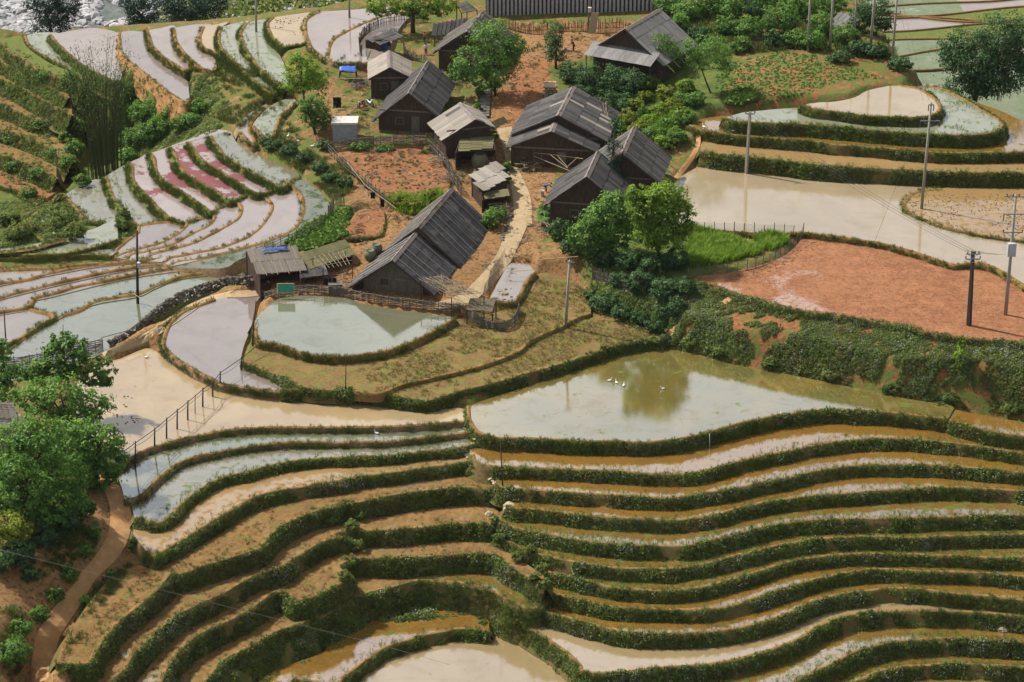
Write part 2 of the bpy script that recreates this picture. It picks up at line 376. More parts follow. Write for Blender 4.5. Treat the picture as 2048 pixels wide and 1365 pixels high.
# strips on the left of the footpath
plate('W0', -0.17, 'water_cream_clods', 'L:700,810 725,790 770,760 850,715 950,680 1100,640 1250,608 1400,590 1550,580 1700,580 1850,582 2048,580 K:150,465 300,460 500,455 650,440 815,425',
      back='K:820,352 780,340 640,352 450,345 250,325 0,300 L:2040,430 1850,425 1700,400 1500,380 1350,360 1200,305 1050,225 950,155 880,110 820,120 700,170 600,195 480,270 430,400 480,600 600,740', drop=0.6, bund=0.18, bank='bank_mud', veg=0.35, label='wide cream muddy paddy crossed by the row of short posts')
plate('W1', -0.56, 'water_green_pond', 'L:735,1010 850,965 930,880 1000,820 1100,770 1250,730 1400,700 1550,680 1700,670 1850,668 2048,668 K:150,548 350,548 500,530 650,510 800,495 880,488', back='K:860,430 500,440 0,445 L:1700,560 1250,590 950,660 770,740 690,840', drop=0.6, bund=0.18, bank='bank_mud', veg=0.4, label='narrow greenish strip just below the cream paddy')
plate('W2', -0.95, 'water_grey_green', 'L:790,1110 930,1135 1010,1085 1080,1015 1150,960 1230,905 1330,865 1450,840 1600,800 1750,775 1900,760 2048,755 K:150,632 300,630 450,620 600,600 750,585 905,548', back='K:890,470 500,500 0,520 L:1700,650 1250,700 1000,790 850,940 770,1030', drop=0.95, batter=0.5, label='half dried grey strip with puddles, second below the cream paddy')
plate('W3', -1.59, 'water_mud', 'L:860,1300 910,1335 1000,1280 1100,1220 1200,1160 1300,1100 1380,1050 1450,1010 1550,970 1700,940 1850,910 2048,885 K:150,758 350,730 550,700 700,680 850,662 905,672', back='K:800,595 450,600 0,615 L:1700,760 1450,810 1230,870 1080,960 930,1080 800,1130 780,1200', drop=1.2, batter=0.5, label='muddy curving strip, third below the cream paddy')
plate('W4', -2.54, 'soil_brown', 'G:330,1250 520,1250 580,1160 640,1080 700,1010 780,950 880,860 960,780 1010,725 1060,730 1200,685 1350,635 1450,605 1530,575 1600,490 1700,425 1850,362 1980,335 K:100,900 200,893 400,850 600,825 800,808 1000,820 1045,832',
      back='K:1000,760 900,650 600,690 200,750 L:1700,925 1400,1030 1100,1210 900,1330 G:860,560 800,560 730,640 620,780 520,900 440,1020 370,1120', drop=2.0, batter=0.35, bund=0.06, label='long dry brown terrace curving round above the weedy steps')
plate('W5', -4.08, 'soil_brown', 'G:560,1460 640,1363 730,1290 790,1200 880,1110 1000,1000 1100,940 1250,870 1400,790 1500,735 1560,710 1640,700 1700,655 1800,592 1900,540 1985,520 2030,520 H:60,500 120,480 230,482 400,470 600,455 720,440 850,437 980,440 1035,408',
      back='H:1000,330 700,330 300,400 100,360 0,330 G:1900,420 1700,500 1600,600 1500,660 1200,740 1050,790 900,900 700,1070 560,1230 480,1363 430,1460', drop=2.0, batter=0.35, bund=0.05, label='dry brown terrace strip with a grassy edge, second below the long brown terrace')
plate('W6', -5.50, 'soil_brown', 'G:880,1460 950,1363 1000,1250 1080,1150 1200,1070 1350,1000 1450,950 1540,880 1620,832 1680,850 1720,890 1850,860 1960,810 2048,745 H:90,690 165,645 300,640 500,640 650,625 850,615 1000,625 1080,690 1180,745 1290,815',
      back='H:1280,740 1150,650 1000,550 600,540 250,560 120,560 0,600 G:1900,640 1700,720 1500,800 1250,950 1000,1110 850,1300 700,1460', drop=2.1, batter=0.35, bund=0.05, label='dry brown terrace strip broken by weeds, third below the long brown terrace')
plate('W7', -7.14, 'soil_brown', 'G:1100,1460 1200,1363 1300,1245 1400,1190 1550,1105 1650,1055 1800,1010 1900,980 2000,930 2048,892 H:0,955 120,892 260,840 400,805 520,775 600,770 720,788 850,800 950,830 1020,860 1090,905 1180,938 1250,932 1310,880',
      back='H:1290,820 1100,720 900,690 500,690 200,690 0,800 G:1900,880 1700,920 1500,960 1300,1080 1100,1260 950,1460', drop=3.0, batter=0.42, bund=0.06, label='curving brown terrace with a small weedy pool at its end')
plate('W7w', -7.07, 'water_ochre_weedy', 'H:700,775 850,795 950,825 1020,855 1090,900 1180,930 1245,925 1300,872', back='H:1250,830 1100,760 900,740 700,740', drop=0.1, bund=0.02, veg=0, label='small weedy pool at the tip of the curving brown terrace', name='pool')
plate('S', -9.46, 'water_ochre', 'G:1650,1500 1720,1363 H:60,1400 100,1363 140,1320 250,1235 350,1175 480,1130 600,1092 780,1062 900,1068 960,1075', back='H:960,960 850,900 500,900 200,980 0,1080 G:1900,1180 1600,1300 1400,1460 1400,1550', drop=1.1, batter=0.5, label='ochre strip bent round the foot of the weedy bank')
plate('Q', -10.28, 'water_cream', 'H:-200,1700 300,1600 800,1600 1400,1600', back='H:1700,1400 1500,1270 1300,1080 1150,1000 900,1010 600,1050 300,1150 120,1290 G:1900,1500', drop=1.0, veg=0, label='pale pool in the bottom of the slope below the ochre strip', name='pool')

# fields and ponds in front of the houses
plate('F1', 0.95, 'soil_field', 'L:1650,350 1690,355 1850,352 2048,357 K:120,250 330,262 450,280 580,295 640,290 800,240 950,205 1100,165 1250,120 1400,80 E:1600,892 1700,855 1850,825 1960,820 2010,790', back='E:1960,740 1750,690 1560,660 1250,740 800,960 330,1080 100,1060 0,1060 L:1800,330', drop=1.3, batter=0.3, bund=0.05, label='lowest brown stubble field above the big pond', name='field')
plate('F2', 1.28, 'soil_field', 'E:100,1115 200,1128 330,1135 450,1082 600,1052 800,1002 1000,945 1130,890 1200,832 1280,790 1390,740 1480,692 1555,668', back='E:1560,560 1450,470 1300,430 1240,440 1180,520 1120,600 1000,660 760,700 600,760 420,840 380,930 260,1000 160,1060', drop=0.5, batter=0.2, bund=0.06, bank='bank_brown', veg=0.12, grass=0.2, label='brown stubble field with green patches round the pig pen', name='field')
plate('F3', 1.20, 'soil_field', 'L:1420,185 1500,222 1600,262 1700,300 1770,335 1850,352 2048,357 K:120,250 135,235', back='E:160,1080 260,1028 385,960 418,880 400,850 0,890 D:1900,900 1700,850 1540,830 1440,930', drop=0.9, batter=0.35, bund=0.06, veg=0.8, label='dry brown field wedged under the greenish pond', name='field')
plate('M3', 1.85, 'water_green_pond', 'E:765,698 700,735 600,795 500,840 400,880 250,905 100,920 0,922 D:1950,917 1850,915 1750,895 1650,860 1520,832 1490,790 1485,720', back='D:1520,670 1570,625 1640,575 1800,560 2048,580 E:200,605 400,640 600,665 750,685', drop=0.8, batter=0.3, bund=0.12, bank='bank_brown', veg=0.35, label='greenish pond behind the woven fence in front of the big house', name='pond')
plate('M2', 0.55, 'water_grey', 'D:1250,585 1080,650 990,730 955,810 L:955,100 1000,152 1100,222 1200,277 1300,320 1400,342 1550,360 1650,367 1700,372', back='L:1780,345 1600,270 1430,190 D:1420,880 1470,740 1500,600 1530,560 1480,552 1350,568', drop=0.6, batter=0.3, bund=0.16, bank='bank_mud', veg=0.45, label='grey pond beside the concrete path, walled by a mud bund', name='pond')

# red field, big upper pond and its steps
plate('RF', 4.70, 'soil_red_field', 'F:80,452 100,455 250,510 350,550 500,600 700,645 900,670 1100,700 1300,740 1500,780 1700,810 1900,830 2048,850 2250,880', back='F:2250,520 2048,470 1800,380 1640,370 1500,335 1400,300 1200,250 1050,222 900,205 760,180 740,240 640,330 480,390 300,430', drop=1.5, batter=0.5, bund=0.04, veg=0.7, label='bare red field with one damp shiny patch', name='field')
plate('C5', 5.10, 'water_cream_plain', 'F:-80,170 140,182 400,200 600,205 760,200 900,215 1050,235 1200,260 1300,285 1420,320 1550,362 1640,388 1750,375 1850,398 1950,450 2048,510 2250,600', back='F:2250,0 C:2250,1000 1700,1050 1000,1020 500,960 200,960 100,1000 20,1050 -20,1130 -60,1250', drop=0.6, bund=0.12, bw=0.4, bank='bank_brown', veg=0.35, label='large pale pond between the terraces and the red field', name='pond')
plate('C6', 5.20, 'water_mud', 'C:1560,1105 1480,1112 1400,1130 1350,1170 1340,1220 1400,1265 1500,1305 1600,1340 1700,1363 F:1800,215 2048,245 2250,270', back='C:2250,1120 2048,1080 1700,1080', drop=0.3, bund=0.12, bw=0.4, bank='bank_green', veg=0.3, label='muddy plot with a round end beside the large pale pond')
plate('C4', 6.75, 'water_mud', 'C:160,885 200,897 300,910 450,925 600,940 800,965 1000,980 1200,990 1400,1000 1600,1010 1800,1015 2048,1015 2250,1010', back='C:2250,930 2048,880 1500,880 1000,840 600,795 300,760 150,800', drop=1.9, batter=0.3, bund=0.1, label='long ochre mud strip just above the large pale pond')
plate('C3', 7.85, 'water_ochre', 'C:90,735 130,757 250,780 400,800 600,815 800,830 950,855 1100,860 1300,880 1500,895 1700,900 1900,897 2048,895 2250,890', back='C:2250,800 2048,715 1900,645 1700,575 1560,512 1500,500 1450,560 1300,700 700,690 300,680 150,700', drop=1.3, batter=0.3, bund=0.1, label='long ochre strip that widens into a pale sprouting paddy')
plate('C2', 9.20, 'water_sprout', 'C:290,690 340,712 450,720 600,725 800,735 1000,750 1200,770 1400,785 1600,795 1750,795 1870,780 1925,740 1905,700 1800,640 1700,580 1600,530 1500,507 1440,507', back='C:1400,510 1300,640 800,630 600,640 400,660', drop=1.5, batter=0.3, bund=0.12, label='rounded sprouting paddy wrapped round the uppermost pale pond')
plate('C1', 10.15, 'water_cream', 'C:740,615 830,648 950,660 1100,680 1300,690 1450,690 1530,672 1562,640 1545,590 1480,540 1400,510 1330,500', back='C:1250,505 1130,532 1060,570 950,595 850,600', drop=1.1, batter=0.3, bund=0.12, label='uppermost pale pond on the right with a rounded end', name='pond')

# left lower paddies
plate('L1', -0.30, 'water_green_pond', 'D:-150,1010 -150,940 0,890 60,860 200,760 330,690 450,650 550,600 700,570 800,555 900,510 1000,470 1100,445 1290,430 1420,420', back='D:1450,470 1300,520 1050,610 850,740 640,880 450,960 250,1010 0,1080', drop=0.3, bund=0.30, bw=0.42, bank='turf', veg=0.3, label='greenish paddy along the foot of the stone wall')
plate('L2', -0.22, 'water_green_pond', 'D:-150,690 0,662 150,637 178,610 200,580 300,555 450,510 600,480 700,460 850,430 1000,405 1200,390 1420,368', back='D:1420,440 1290,440 1100,458 1000,482 900,525 800,570 550,615 330,705 200,775 0,905 -150,960', drop=0.1, bund=0.30, bw=0.42, bank='turf', veg=0.3, label='greenish paddy, second out from the stone wall')
plate('L2b', -0.19, 'water_grey', 'D:185,640 330,690 200,770 60,860 -100,950', back='D:-150,940 -150,690 0,670', drop=0.2, bund=0.30, bw=0.42, bank='turf', veg=0.3, label='small grey paddy corner behind the roadside trees')
plate('L3', -0.14, 'water_grey', 'D:-150,615 0,577 100,545 250,510 400,475 600,430 800,395 980,376', back='D:1400,380 1200,400 850,445 600,495 300,570 210,590 190,620 150,650 -150,700', drop=0.1, bund=0.30, bw=0.42, bank='bank_mud', veg=0.05, label='grey paddy, third out from the stone wall')
plate('L4', -0.06, 'water_grey', 'D:-150,530 0,492 150,467 300,430 450,400 600,380 800,365 960,352', back='D:1000,385 800,405 400,488 100,560 -150,630', drop=0.1, bund=0.30, bw=0.42, bank='bank_mud', veg=0.05, label='grey paddy, fourth out from the stone wall')
plate('L5', 0.02, 'water_grey', 'D:-150,420 0,412 200,405 400,395 600,372 760,362', back='D:960,362 600,390 300,442 0,505 -150,540', drop=0.1, bund=0.30, bw=0.42, bank='bank_mud', veg=0.05, label='grey paddy, fifth out from the stone wall')
def utilt(zl, zr, ul=(260, 510), ur=(480, 440)): return tilt(*ul, zl, *ur, zr)
plate('U2', utilt(0.12, 0.4, (230, 500), (330, 460)), 'water_grey', 'D:640,335 690,282 760,222 805,190 810,155 A:880,1310 990,1300 1085,1320', back='D:1090,120 1085,160 1040,200 950,250 850,280 745,310 680,340', drop=0.5, bund=0.12, bank='bank_mud', veg=0.05, label='grey crescent paddy behind the slender pole')
plate('U3', utilt(0.18, 0.8, (250, 505), (400, 440)), 'water_grey', 'D:668,332 740,302 850,272 950,242 1040,192 1080,152 1100,120 1190,110', back='A:1250,1240 D:1255,75 1250,110 1210,160 1130,200 1000,265 850,310 760,325 735,350', drop=0.5, bund=0.12, bank='bank_mud', veg=0.05, label='second grey crescent paddy behind the slender pole')
plate('U4', utilt(0.24, 1.35, (270, 508), (450, 430)), 'water_pale', 'D:735,352 760,317 850,300 1000,257 1130,192 1210,152 1250,102 1250,62 A:1290,1215 1340,1175', back='A:1390,1170 D:1408,60 1385,115 1300,170 1150,250 1000,295 880,325 830,360', drop=0.6, bund=0.12, bank='bank_mud', veg=0.05, label='third grey crescent paddy, pale and shiny')
plate('U5', utilt(0.30, 1.9, (310, 510), (520, 420)), 'water_pale', 'D:830,357 880,317 1000,286 1150,242 1300,162 1382,110 1408,60 1385,20 A:1350,1170 1440,1145 1500,1125', back='A:1560,1150 1590,1220 D:1580,60 1530,150 1450,220 1300,285 1060,335 960,365', drop=0.6, bund=0.12, bank='bank_mud', veg=0.05, label='fourth grey crescent paddy, widest of the crescents')
plate('U6', utilt(0.36, 2.5, (330, 512), (580, 400)), 'water_pale', 'D:955,365 1000,336 1060,326 1150,306 1300,276 1450,212 1530,142 1582,62 1570,10 A:1520,1130 1640,1100', back='A:1700,1090 1760,1200 1770,1260 D:1760,95 1720,170 1650,215 1450,280 1200,345 1000,390', drop=0.7, bund=0.12, bank='bank_mud', veg=0.05, label='fifth grey crescent paddy, below the dark pond')
plate('V', utilt(0.42, 3.0, (370, 520), (620, 400)), 'water_dark_pond', 'D:985,385 1050,358 1110,350 1200,336 1300,311 1450,271 1550,246 1650,206 1722,160 1765,90 1765,0 A:1740,1120 1700,1080 1650,1070', back='A:1780,1050 1870,1120 1930,1200 1935,1260 D:1900,130 1840,200 1600,280 1400,350 1300,400 1000,395', drop=0.8, bund=0.12, bank='bank_mud', veg=0.05, label='dark mirror pond under the village bank', name='pond')
# red weedy terraces
plate('T0', -0.5, 'water_grey_green', 'A:320,1180 345,1150 370,1145 400,1180 450,1240 490,1290 600,1310 690,1320', back='A:800,1330 700,1200 640,1080 560,1050 450,1095', drop=1.6, batter=0.4, bund=0.14, bank='bank_green', veg=0.6, label='small grassy paddy left of the red weedy terraces')
plate('T1', 0.00, 'water_grey_green', 'A:600,1045 625,1060 650,1150 700,1225 760,1290 805,1335 900,1318 960,1300', back='A:1000,1270 850,1120 770,1000 740,965 650,1012', drop=0.8, batter=0.75, bund=0.12, bank='turf', veg=0.5, label='bluish weedy terrace, first of the sloping row of green banks')
plate('T2', 0.70, 'water_pink', 'A:745,955 765,980 775,1060 830,1130 900,1200 980,1275 1020,1290 1090,1310 1180,1280', back='A:1230,1240 1100,1140 950,1040 900,950 880,895 820,925', drop=0.8, batter=0.75, bund=0.12, bank='turf', veg=0.55, label='terrace with red floating weed, second of the green banks')
plate('T3', 1.35, 'water_pink', 'A:870,900 893,930 905,1000 955,1062 1040,1112 1110,1165 1200,1222 1245,1248 1330,1185', back='A:1300,1140 1180,1060 1080,990 1030,900 1010,870 940,880', drop=0.8, batter=0.75, bund=0.12, bank='turf', veg=0.55, label='terrace with the broadest red floating weed')
plate('T4', 2.00, 'water_pink', 'A:990,865 1012,890 1035,960 1085,1020 1180,1080 1280,1140 1335,1182 1400,1165 1450,1140', back='A:1420,1080 1300,1010 1180,930 1140,860 1120,835 1050,850', drop=0.8, batter=0.75, bund=0.12, bank='turf', veg=0.55, label='terrace with red weed and a bright green patch')
plate('T5', 2.60, 'water_pink', 'A:1100,840 1132,880 1165,930 1235,980 1320,1030 1400,1080 1460,1115 1520,1140 1600,1120 1640,1105', back='A:1600,1060 1450,990 1350,930 1270,850 1240,795 1170,815', drop=0.8, batter=0.75, bund=0.12, bank='turf', veg=0.55, label='long weedy terrace with faint red weed')
plate('T6', 3.20, 'water_grey_green', 'A:1225,800 1258,852 1305,912 1385,962 1480,1020 1560,1060 1645,1100 1700,1075 1750,1050', back='A:1750,1020 1600,950 1450,880 1380,830 1350,770 1290,780', drop=0.8, batter=0.75, bund=0.12, bank='turf', veg=0.55, label='topmost weedy terrace under the village bank')
# inlet strips between the two groups
plate('I1', tilt(310, 305, 0.8, 455, 268, 3.2), 'water_pale', 'A:900,905 960,888 1100,845 1180,825 1260,800 1340,790', back='A:1330,765 1250,760 1150,800 1000,855 920,885', drop=0.9, bund=0.12, bank='bank_mud', veg=0.3, label='thin shiny strip along the edge of the bamboo gully')
plate('I2', 3.8, 'water_pale', 'A:1400,780 1470,850 1500,850 1490,800 1465,770 1480,720 1530,660 1640,600', back='A:1620,575 1500,640 1430,690 1390,740', drop=0.6, bund=0.12, bank='bank_mud', veg=0.2, label='short shiny channel leading to the upper terraces')
plate('I3', 4.3, 'water_sprout', 'A:1480,740 1500,770 1560,810 1610,790 1640,700 1690,640 1740,600', back='A:1720,575 1640,590 1560,640 1500,700', drop=0.6, bund=0.12, bank='bank_mud', veg=0.3, label='sprouting sliver of paddy below the bright green tree')
# upper left terraces, higher to the right
plate('N1', 0.8, 'water_pale', 'A:290,205 330,260 400,320 470,380 560,430 640,470 700,480', back='A:760,300 700,200 560,165 450,175', drop=2.0, batter=0.4, bund=0.1, bank='bank_green', veg=0.9, label='pale terrace behind the tall bamboo')
plate('N1b', -0.1, 'water_sprout', 'A:140,215 165,270 250,330 330,370 420,430 470,470', back='A:500,330 380,210 300,190 200,195', drop=2.0, batter=0.4, bund=0.1, bank='bank_green', veg=0.9, label='bright green sprouting terrace near the corner')
plate('N2', 2.1, 'water_grey', 'A:690,190 700,300 760,370 850,440 930,500 1020,570 1090,610 1110,580', back='A:1100,480 1000,390 900,300 860,200 780,180', drop=3.0, batter=0.25, bund=0.12, bank='cliff', veg=0.04, label='grey terrace on top of the bare orange cliff')
plate('N3', 2.9, 'water_pale', 'A:850,180 870,230 900,290 970,350 1050,400 1090,425 1120,400', back='A:1130,300 1050,200 1020,150 940,165', drop=1.4, batter=0.3, bund=0.12, bank='bank_brown', veg=0.4, label='pale terrace, first above the orange cliff')
plate('N4', 3.7, 'water_pale', 'A:1010,165 1020,230 1060,300 1110,350 1160,395 1240,420 1270,400', back='A:1250,300 1180,230 1180,180 1240,145 1130,145', drop=1.3, batter=0.25, bund=0.12, bank='bank_brown', veg=0.25, label='pale terrace, second above the orange cliff')
plate('N5', 4.2, 'water_cream_clods', 'A:1180,160 1160,230 1180,280 1230,300 1290,330 1380,400 1420,440', back='A:1420,330 1300,230 1270,180 1340,130 1260,145', drop=1.0, batter=0.25, bund=0.12, bank='bank_brown', veg=0.3, label='muddy clod-strewn terrace, third above the orange cliff')
plate('N6', 5.0, 'water_sprout', 'A:1290,160 1275,210 1290,280 1340,340 1400,390 1450,440 1495,490 1560,540 1600,560', back='A:1600,520 1500,400 1420,280 1400,180 1460,125 1380,135', drop=1.6, batter=0.4, bund=0.12, bank='turf', veg=0.6, label='sprouting terrace left of the tall concrete pole')
plate('N7', 5.7, 'water_sprout', 'A:1440,135 1405,180 1410,240 1450,320 1500,390 1560,440 1620,490 1670,510', back='A:1700,460 1640,330 1560,220 1550,160 1580,115 1500,120', drop=1.4, batter=0.4, bund=0.12, bank='turf', veg=0.6, label='sprouting terrace holding the tall concrete pole')
plate('N8', 6.6, 'water_cream_clods', 'A:1590,105 1560,140 1575,200 1620,250 1660,275 1720,270 1790,255', back='A:1830,200 1790,130 1830,75 1700,88', drop=1.8, batter=0.35, bund=0.12, bank='turf', veg=0.5, label='clod-strewn paddy on the hill shoulder')
plate('N9', 7.1, 'water_pale', 'A:1860,70 1795,105 1780,160 1795,240 1830,300 1900,350 1950,370', back='A:2100,300 2250,120 2300,40 2100,55 1950,65', drop=1.0, batter=0.3, bund=0.12, bank='bank_mud', veg=0.2, label='pale pond on the hill shoulder with a post in it', name='pond')
plate('N10', 7.4, 'water_pale', 'A:2300,75 2180,115 2050,170 1950,230 1915,300 1915,345 1950,370 2050,375 2200,370', back='A:2290,250 2350,150 2400,100', drop=0.6, bund=0.12, bank='bank_mud', veg=0.1, label='pale kidney-shaped pond beside the hut with the blue sheet', name='pond')
# hillside across the gully, stepping down towards us
plate('H1', 0.0, 'turf', 'A:-200,190 0,260 70,320 130,345 200,400 300,440 390,475 480,500', back='A:480,420 330,390 160,280 120,210 0,225 -200,160', drop=2.6, batter=0.6, bund=0.05, bank='bank_green', veg=0.7, label='topmost dry step of the shrubby hillside', name='hillside_terrace')
plate('H2', -2.6, 'soil_brown', 'A:-200,400 0,465 130,520 250,590 330,630 420,680', back='A:420,560 330,500 200,430 0,350 -200,270', drop=2.2, batter=0.6, bund=0.05, bank='bank_green', veg=0.7, label='second step of the shrubby hillside', name='hillside_terrace')
plate('H3', -4.4, 'soil_brown', 'A:-200,560 0,610 100,650 200,695 330,720 480,745', back='A:480,660 330,640 130,540 0,500 -200,430', drop=2.0, batter=0.6, bund=0.05, bank='bank_green', veg=0.7, label='third step of the shrubby hillside', name='hillside_terrace')
plate('H4', -6.0, 'soil_brown', 'A:-200,700 0,755 100,785 200,820 330,885 430,945', back='A:480,820 300,740 100,680 0,640 -200,590', drop=3.5, batter=0.7, bund=0.05, bank='bank_green', veg=0.7, label='fourth step of the shrubby hillside', name='hillside_terrace')
plate('H5', -9.0, 'soil_garden', 'A:-200,1040 0,1085 100,1125 160,1165 215,1200', back='A:400,1080 300,980 0,900 -200,860', drop=1.5, batter=0.6, bund=0.05, bank='bank_green', veg=0.7, label='lowest step of the shrubby hillside with a worn track', name='hillside_terrace')
plate('H1b', -1.3, 'soil_brown', 'A:-200,300 0,365 130,430 260,500 400,575', back='A:400,500 260,430 130,360 0,300 -200,230', drop=1.5, batter=0.7, bund=0.05, bank='bank_green', veg=0.7, label='narrow dry step just below the topmost hillside step', name='hillside_terrace')
plate('H4b', -7.4, 'soil_brown', 'A:-200,860 0,905 120,945 220,990 330,1050', back='A:330,980 220,920 0,840 -200,800', drop=2.0, batter=0.7, bund=0.05, bank='bank_green', veg=0.7, label='narrow dry step above the worn track on the hillside', name='hillside_terrace')
# grassy fields at the left edge
plate('G1', 0.3, 'water_grey_green', 'D:-150,350 0,345 200,340 400,330 560,322 650,330', back='D:690,300 600,290 300,310 0,322 -150,330', drop=0.25, bund=0.08, bank='turf', veg=0.3, label='thin grassy paddy strip at the edge')
plate('G2', 0.55, 'water_sprout', 'D:-150,320 50,318 200,325 400,315 550,280 690,235', back='D:690,200 670,120 560,165 450,200 300,260 100,300 -150,300', drop=0.3, bund=0.1, bank='turf', veg=0.4, label='grassy paddy with bright green sprouts')
plate('G3', 0.9, 'water_sprout', 'D:-150,310 0,305 150,290 300,255 370,235 330,240 260,245 190,190 170,120 200,80 260,30', back='D:290,60 300,150 330,215 330,225 100,280 -150,290', drop=0.4, bund=0.1, bank='turf', veg=0.4, label='sprouting paddy sliver between two shrubby humps')

# plots on the village mound
plate('D1', 1.75, 'water_grey', 'E:960,592 1040,604 1110,602 1160,545 1200,465 1235,430', back='E:1190,375 1080,372 1050,420 1000,510', drop=0.3, bund=0.15, bank='bank_mud', veg=0.2, label='shallow stony ditch pool beside the concrete path', name='pool')
plate('D2', tilt(690, 320, 4.6, 800, 395, 4.1), 'soil_garden', 'B:90,925 200,1030 300,1110 400,1168 560,1195 700,1155 730,1060', back='B:690,960 600,890 480,870 300,900', drop=0.5, bund=0.03, bw=0.2, bank='bank_brown', veg=0.25, label='red dug garden plot between the fences', name='garden_plot')
plate('D3', 3.15, 'soil_garden', 'E:90,215 160,228 260,222 330,200 350,120', back='E:345,70 270,55 190,65 140,140', drop=0.4, bund=0.03, bw=0.2, bank='bank_brown', veg=0.4, label='small dark dug plot behind the big house', name='garden_plot')

# ------------------------------------------------------------------ build the terraces
def seg_dist(P, poly):
    """distance of points P (n,2) to polyline ring poly (m,2), and inside mask"""
    d = np.full(len(P), 1e9); ins = np.zeros(len(P), bool)
    a = poly; b = np.roll(poly, -1, 0)
    for (x0, y0), (x1, y1) in zip(a, b):
        ex, ey = x1 - x0, y1 - y0; l = ex * ex + ey * ey + 1e-12
        t = np.clip(((P[:, 0] - x0) * ex + (P[:, 1] - y0) * ey) / l, 0, 1)
        d = np.minimum(d, (P[:, 0] - x0 - t * ex) ** 2 + (P[:, 1] - y0 - t * ey) ** 2)
        if y0 != y1:
            c = (y0 > P[:, 1]) != (y1 > P[:, 1])
            ins ^= c & (P[:, 0] < (x1 - x0) * (P[:, 1] - y0) / (y1 - y0) + x0)
    return np.sqrt(d), ins
def vnoise(x, f, seed):
    r = np.random.default_rng(seed); t = r.random(4096)
    i = np.floor(x * f).astype(int); k = x * f - i; k = k * k * (3 - 2 * k)
    return t[i % 4096] * (1 - k) + t[(i + 1) % 4096] * k - 0.5
def vnoise2(x, y, f, seed):
    r = np.random.default_rng(seed); t = r.random((256, 256)); x = np.asarray(x) * f + 1000.0; y = np.asarray(y) * f + 1000.0
    i = np.floor(x).astype(int); j = np.floor(y).astype(int); a = x - i; b = y - j; a = a * a * (3 - 2 * a); b = b * b * (3 - 2 * b)
    g = lambda p, q: t[p % 256, q % 256]
    return (g(i, j) * (1 - a) + g(i + 1, j) * a) * (1 - b) + (g(i, j + 1) * (1 - a) + g(i + 1, j + 1) * a) * b - 0.5
RISERS = []      # (points, normals, density) source for the weeds
for i, p in enumerate(PL):
    z = p['z']
    rim_px = smooth(p['rim'], 5.0)
    rim = bp(rim_px, z)
    if p['back'] is None:
        bpx = p['rim'].copy()[::-1]; bpx[:, 1] -= p['backpx']; bk = bp(bpx, z)
    else: bk = bp(smooth(p['back'], 9.0), z)
    ring = np.vstack([rim, bk])
    area = 0.5 * np.sum(ring[:, 0] * np.roll(ring[:, 1], -1) - np.roll(ring[:, 0], -1) * ring[:, 1])
    sgn = 1.0 if area > 0 else -1.0
    tan = np.gradient(rim[:, :2], axis=0); tan /= np.linalg.norm(tan, axis=1)[:, None] + 1e-9
    nor = np.stack([tan[:, 1], -tan[:, 0]], 1) * sgn           # outward
    k = np.ones(7) / 7
    if len(nor) > 20:
        pad = np.pad(nor, ((3, 3), (0, 0)), mode='edge'); nor = np.stack([np.convolve(pad[:, j], k, 'valid') for j in (0, 1)], 1)
        nor /= np.linalg.norm(nor, axis=1)[:, None] + 1e-9
    p.update(ring=ring, rimw=rim, nor=nor, idx=i)
    s = np.concatenate([[0], np.cumsum(np.linalg.norm(np.diff(rim[:, :2], axis=0), axis=1))])
    bh, bw, dr, bt = p['bund'], p['bw'], p['drop'] + 0.35, p['batter']
    wob = vnoise(s, 0.45, 100 + i) * 0.16; hob = 1 + vnoise(s, 0.7, 200 + i) * 0.9
    prof = [(-bw * 1.5, -0.05), (-bw, bh * 0.75), (-bw * 0.5, bh), (-bw * 0.1, bh * 0.85), (0.05, bh * 0.35)]
    nr = max(3, int(dr / 0.35))
    for q in range(1, nr + 1):
        fz = q / nr; prof.append((0.05 + bt * dr * fz * (0.75 + 0.25 * fz), -dr * fz))
    V = []; m = len(prof); n = len(rim)
    for q, (o, h) in enumerate(prof):
        bul = vnoise(s + q * 17.3, 0.8, 300 + i) * (0.18 if q > 4 else 0.05)
        oo = o + wob + bul
        hh = h * hob if 0 < q < 4 else np.full(n, h)
        V.append(np.c_[rim[:, :2] + nor * oo[:, None], rim[:, 2] + hh])
    V = np.stack(V, 1).reshape(-1, 3)
    F = [(a * m + b, a * m + b + 1, (a + 1) * m + b + 1, (a + 1) * m + b) if sgn > 0 else (a * m + b, (a + 1) * m + b, (a + 1) * m + b + 1, a * m + b + 1) for a in range(n - 1) for b in range(m - 1)]
    MI = [0 if b < 3 else 1 for a in range(n - 1) for b in range(m - 1)]
    root = empty(p['name'], (0, 0, 0), p['label'], None, None, 'structure'); p['root'] = root
    # field surface (one sheet)
    rg = ring.copy()
    tri = tessellate_polygon([[Vector((x, y, 0)) for x, y, _ in rg]])
    fo = mesh_obj('water_surface' if p['mat'].startswith('water') else 'soil_surface', rg, tri, MATS[p['mat']], root)
    mesh_obj('bank', V, F, parent=root, mats=[MATS[p['top']], MATS[p['bank']]], midx=MI, smooth_=True)
    Vg = V.reshape(n, m, 3)
    # the rest of the outline falls away under the turf
    bb = np.vstack([rim[-1:], bk, rim[:1]]); tb = np.gradient(bb[:, :2], axis=0); tb /= np.linalg.norm(tb, axis=1)[:, None] + 1e-9
    nb = np.stack([tb[:, 1], -tb[:, 0]], 1) * sgn; kb = len(bb)
    VS = np.vstack([bb, np.c_[bb[:, :2] + nb * 0.35, bb[:, 2] - 0.5], np.c_[bb[:, :2] + nb * 1.5, bb[:, 2] - 2.6]])
    FS = [(q * kb + a, q * kb + a + 1, (q + 1) * kb + a + 1, (q + 1) * kb + a) for q in (0, 1) for a in range(kb - 1)]
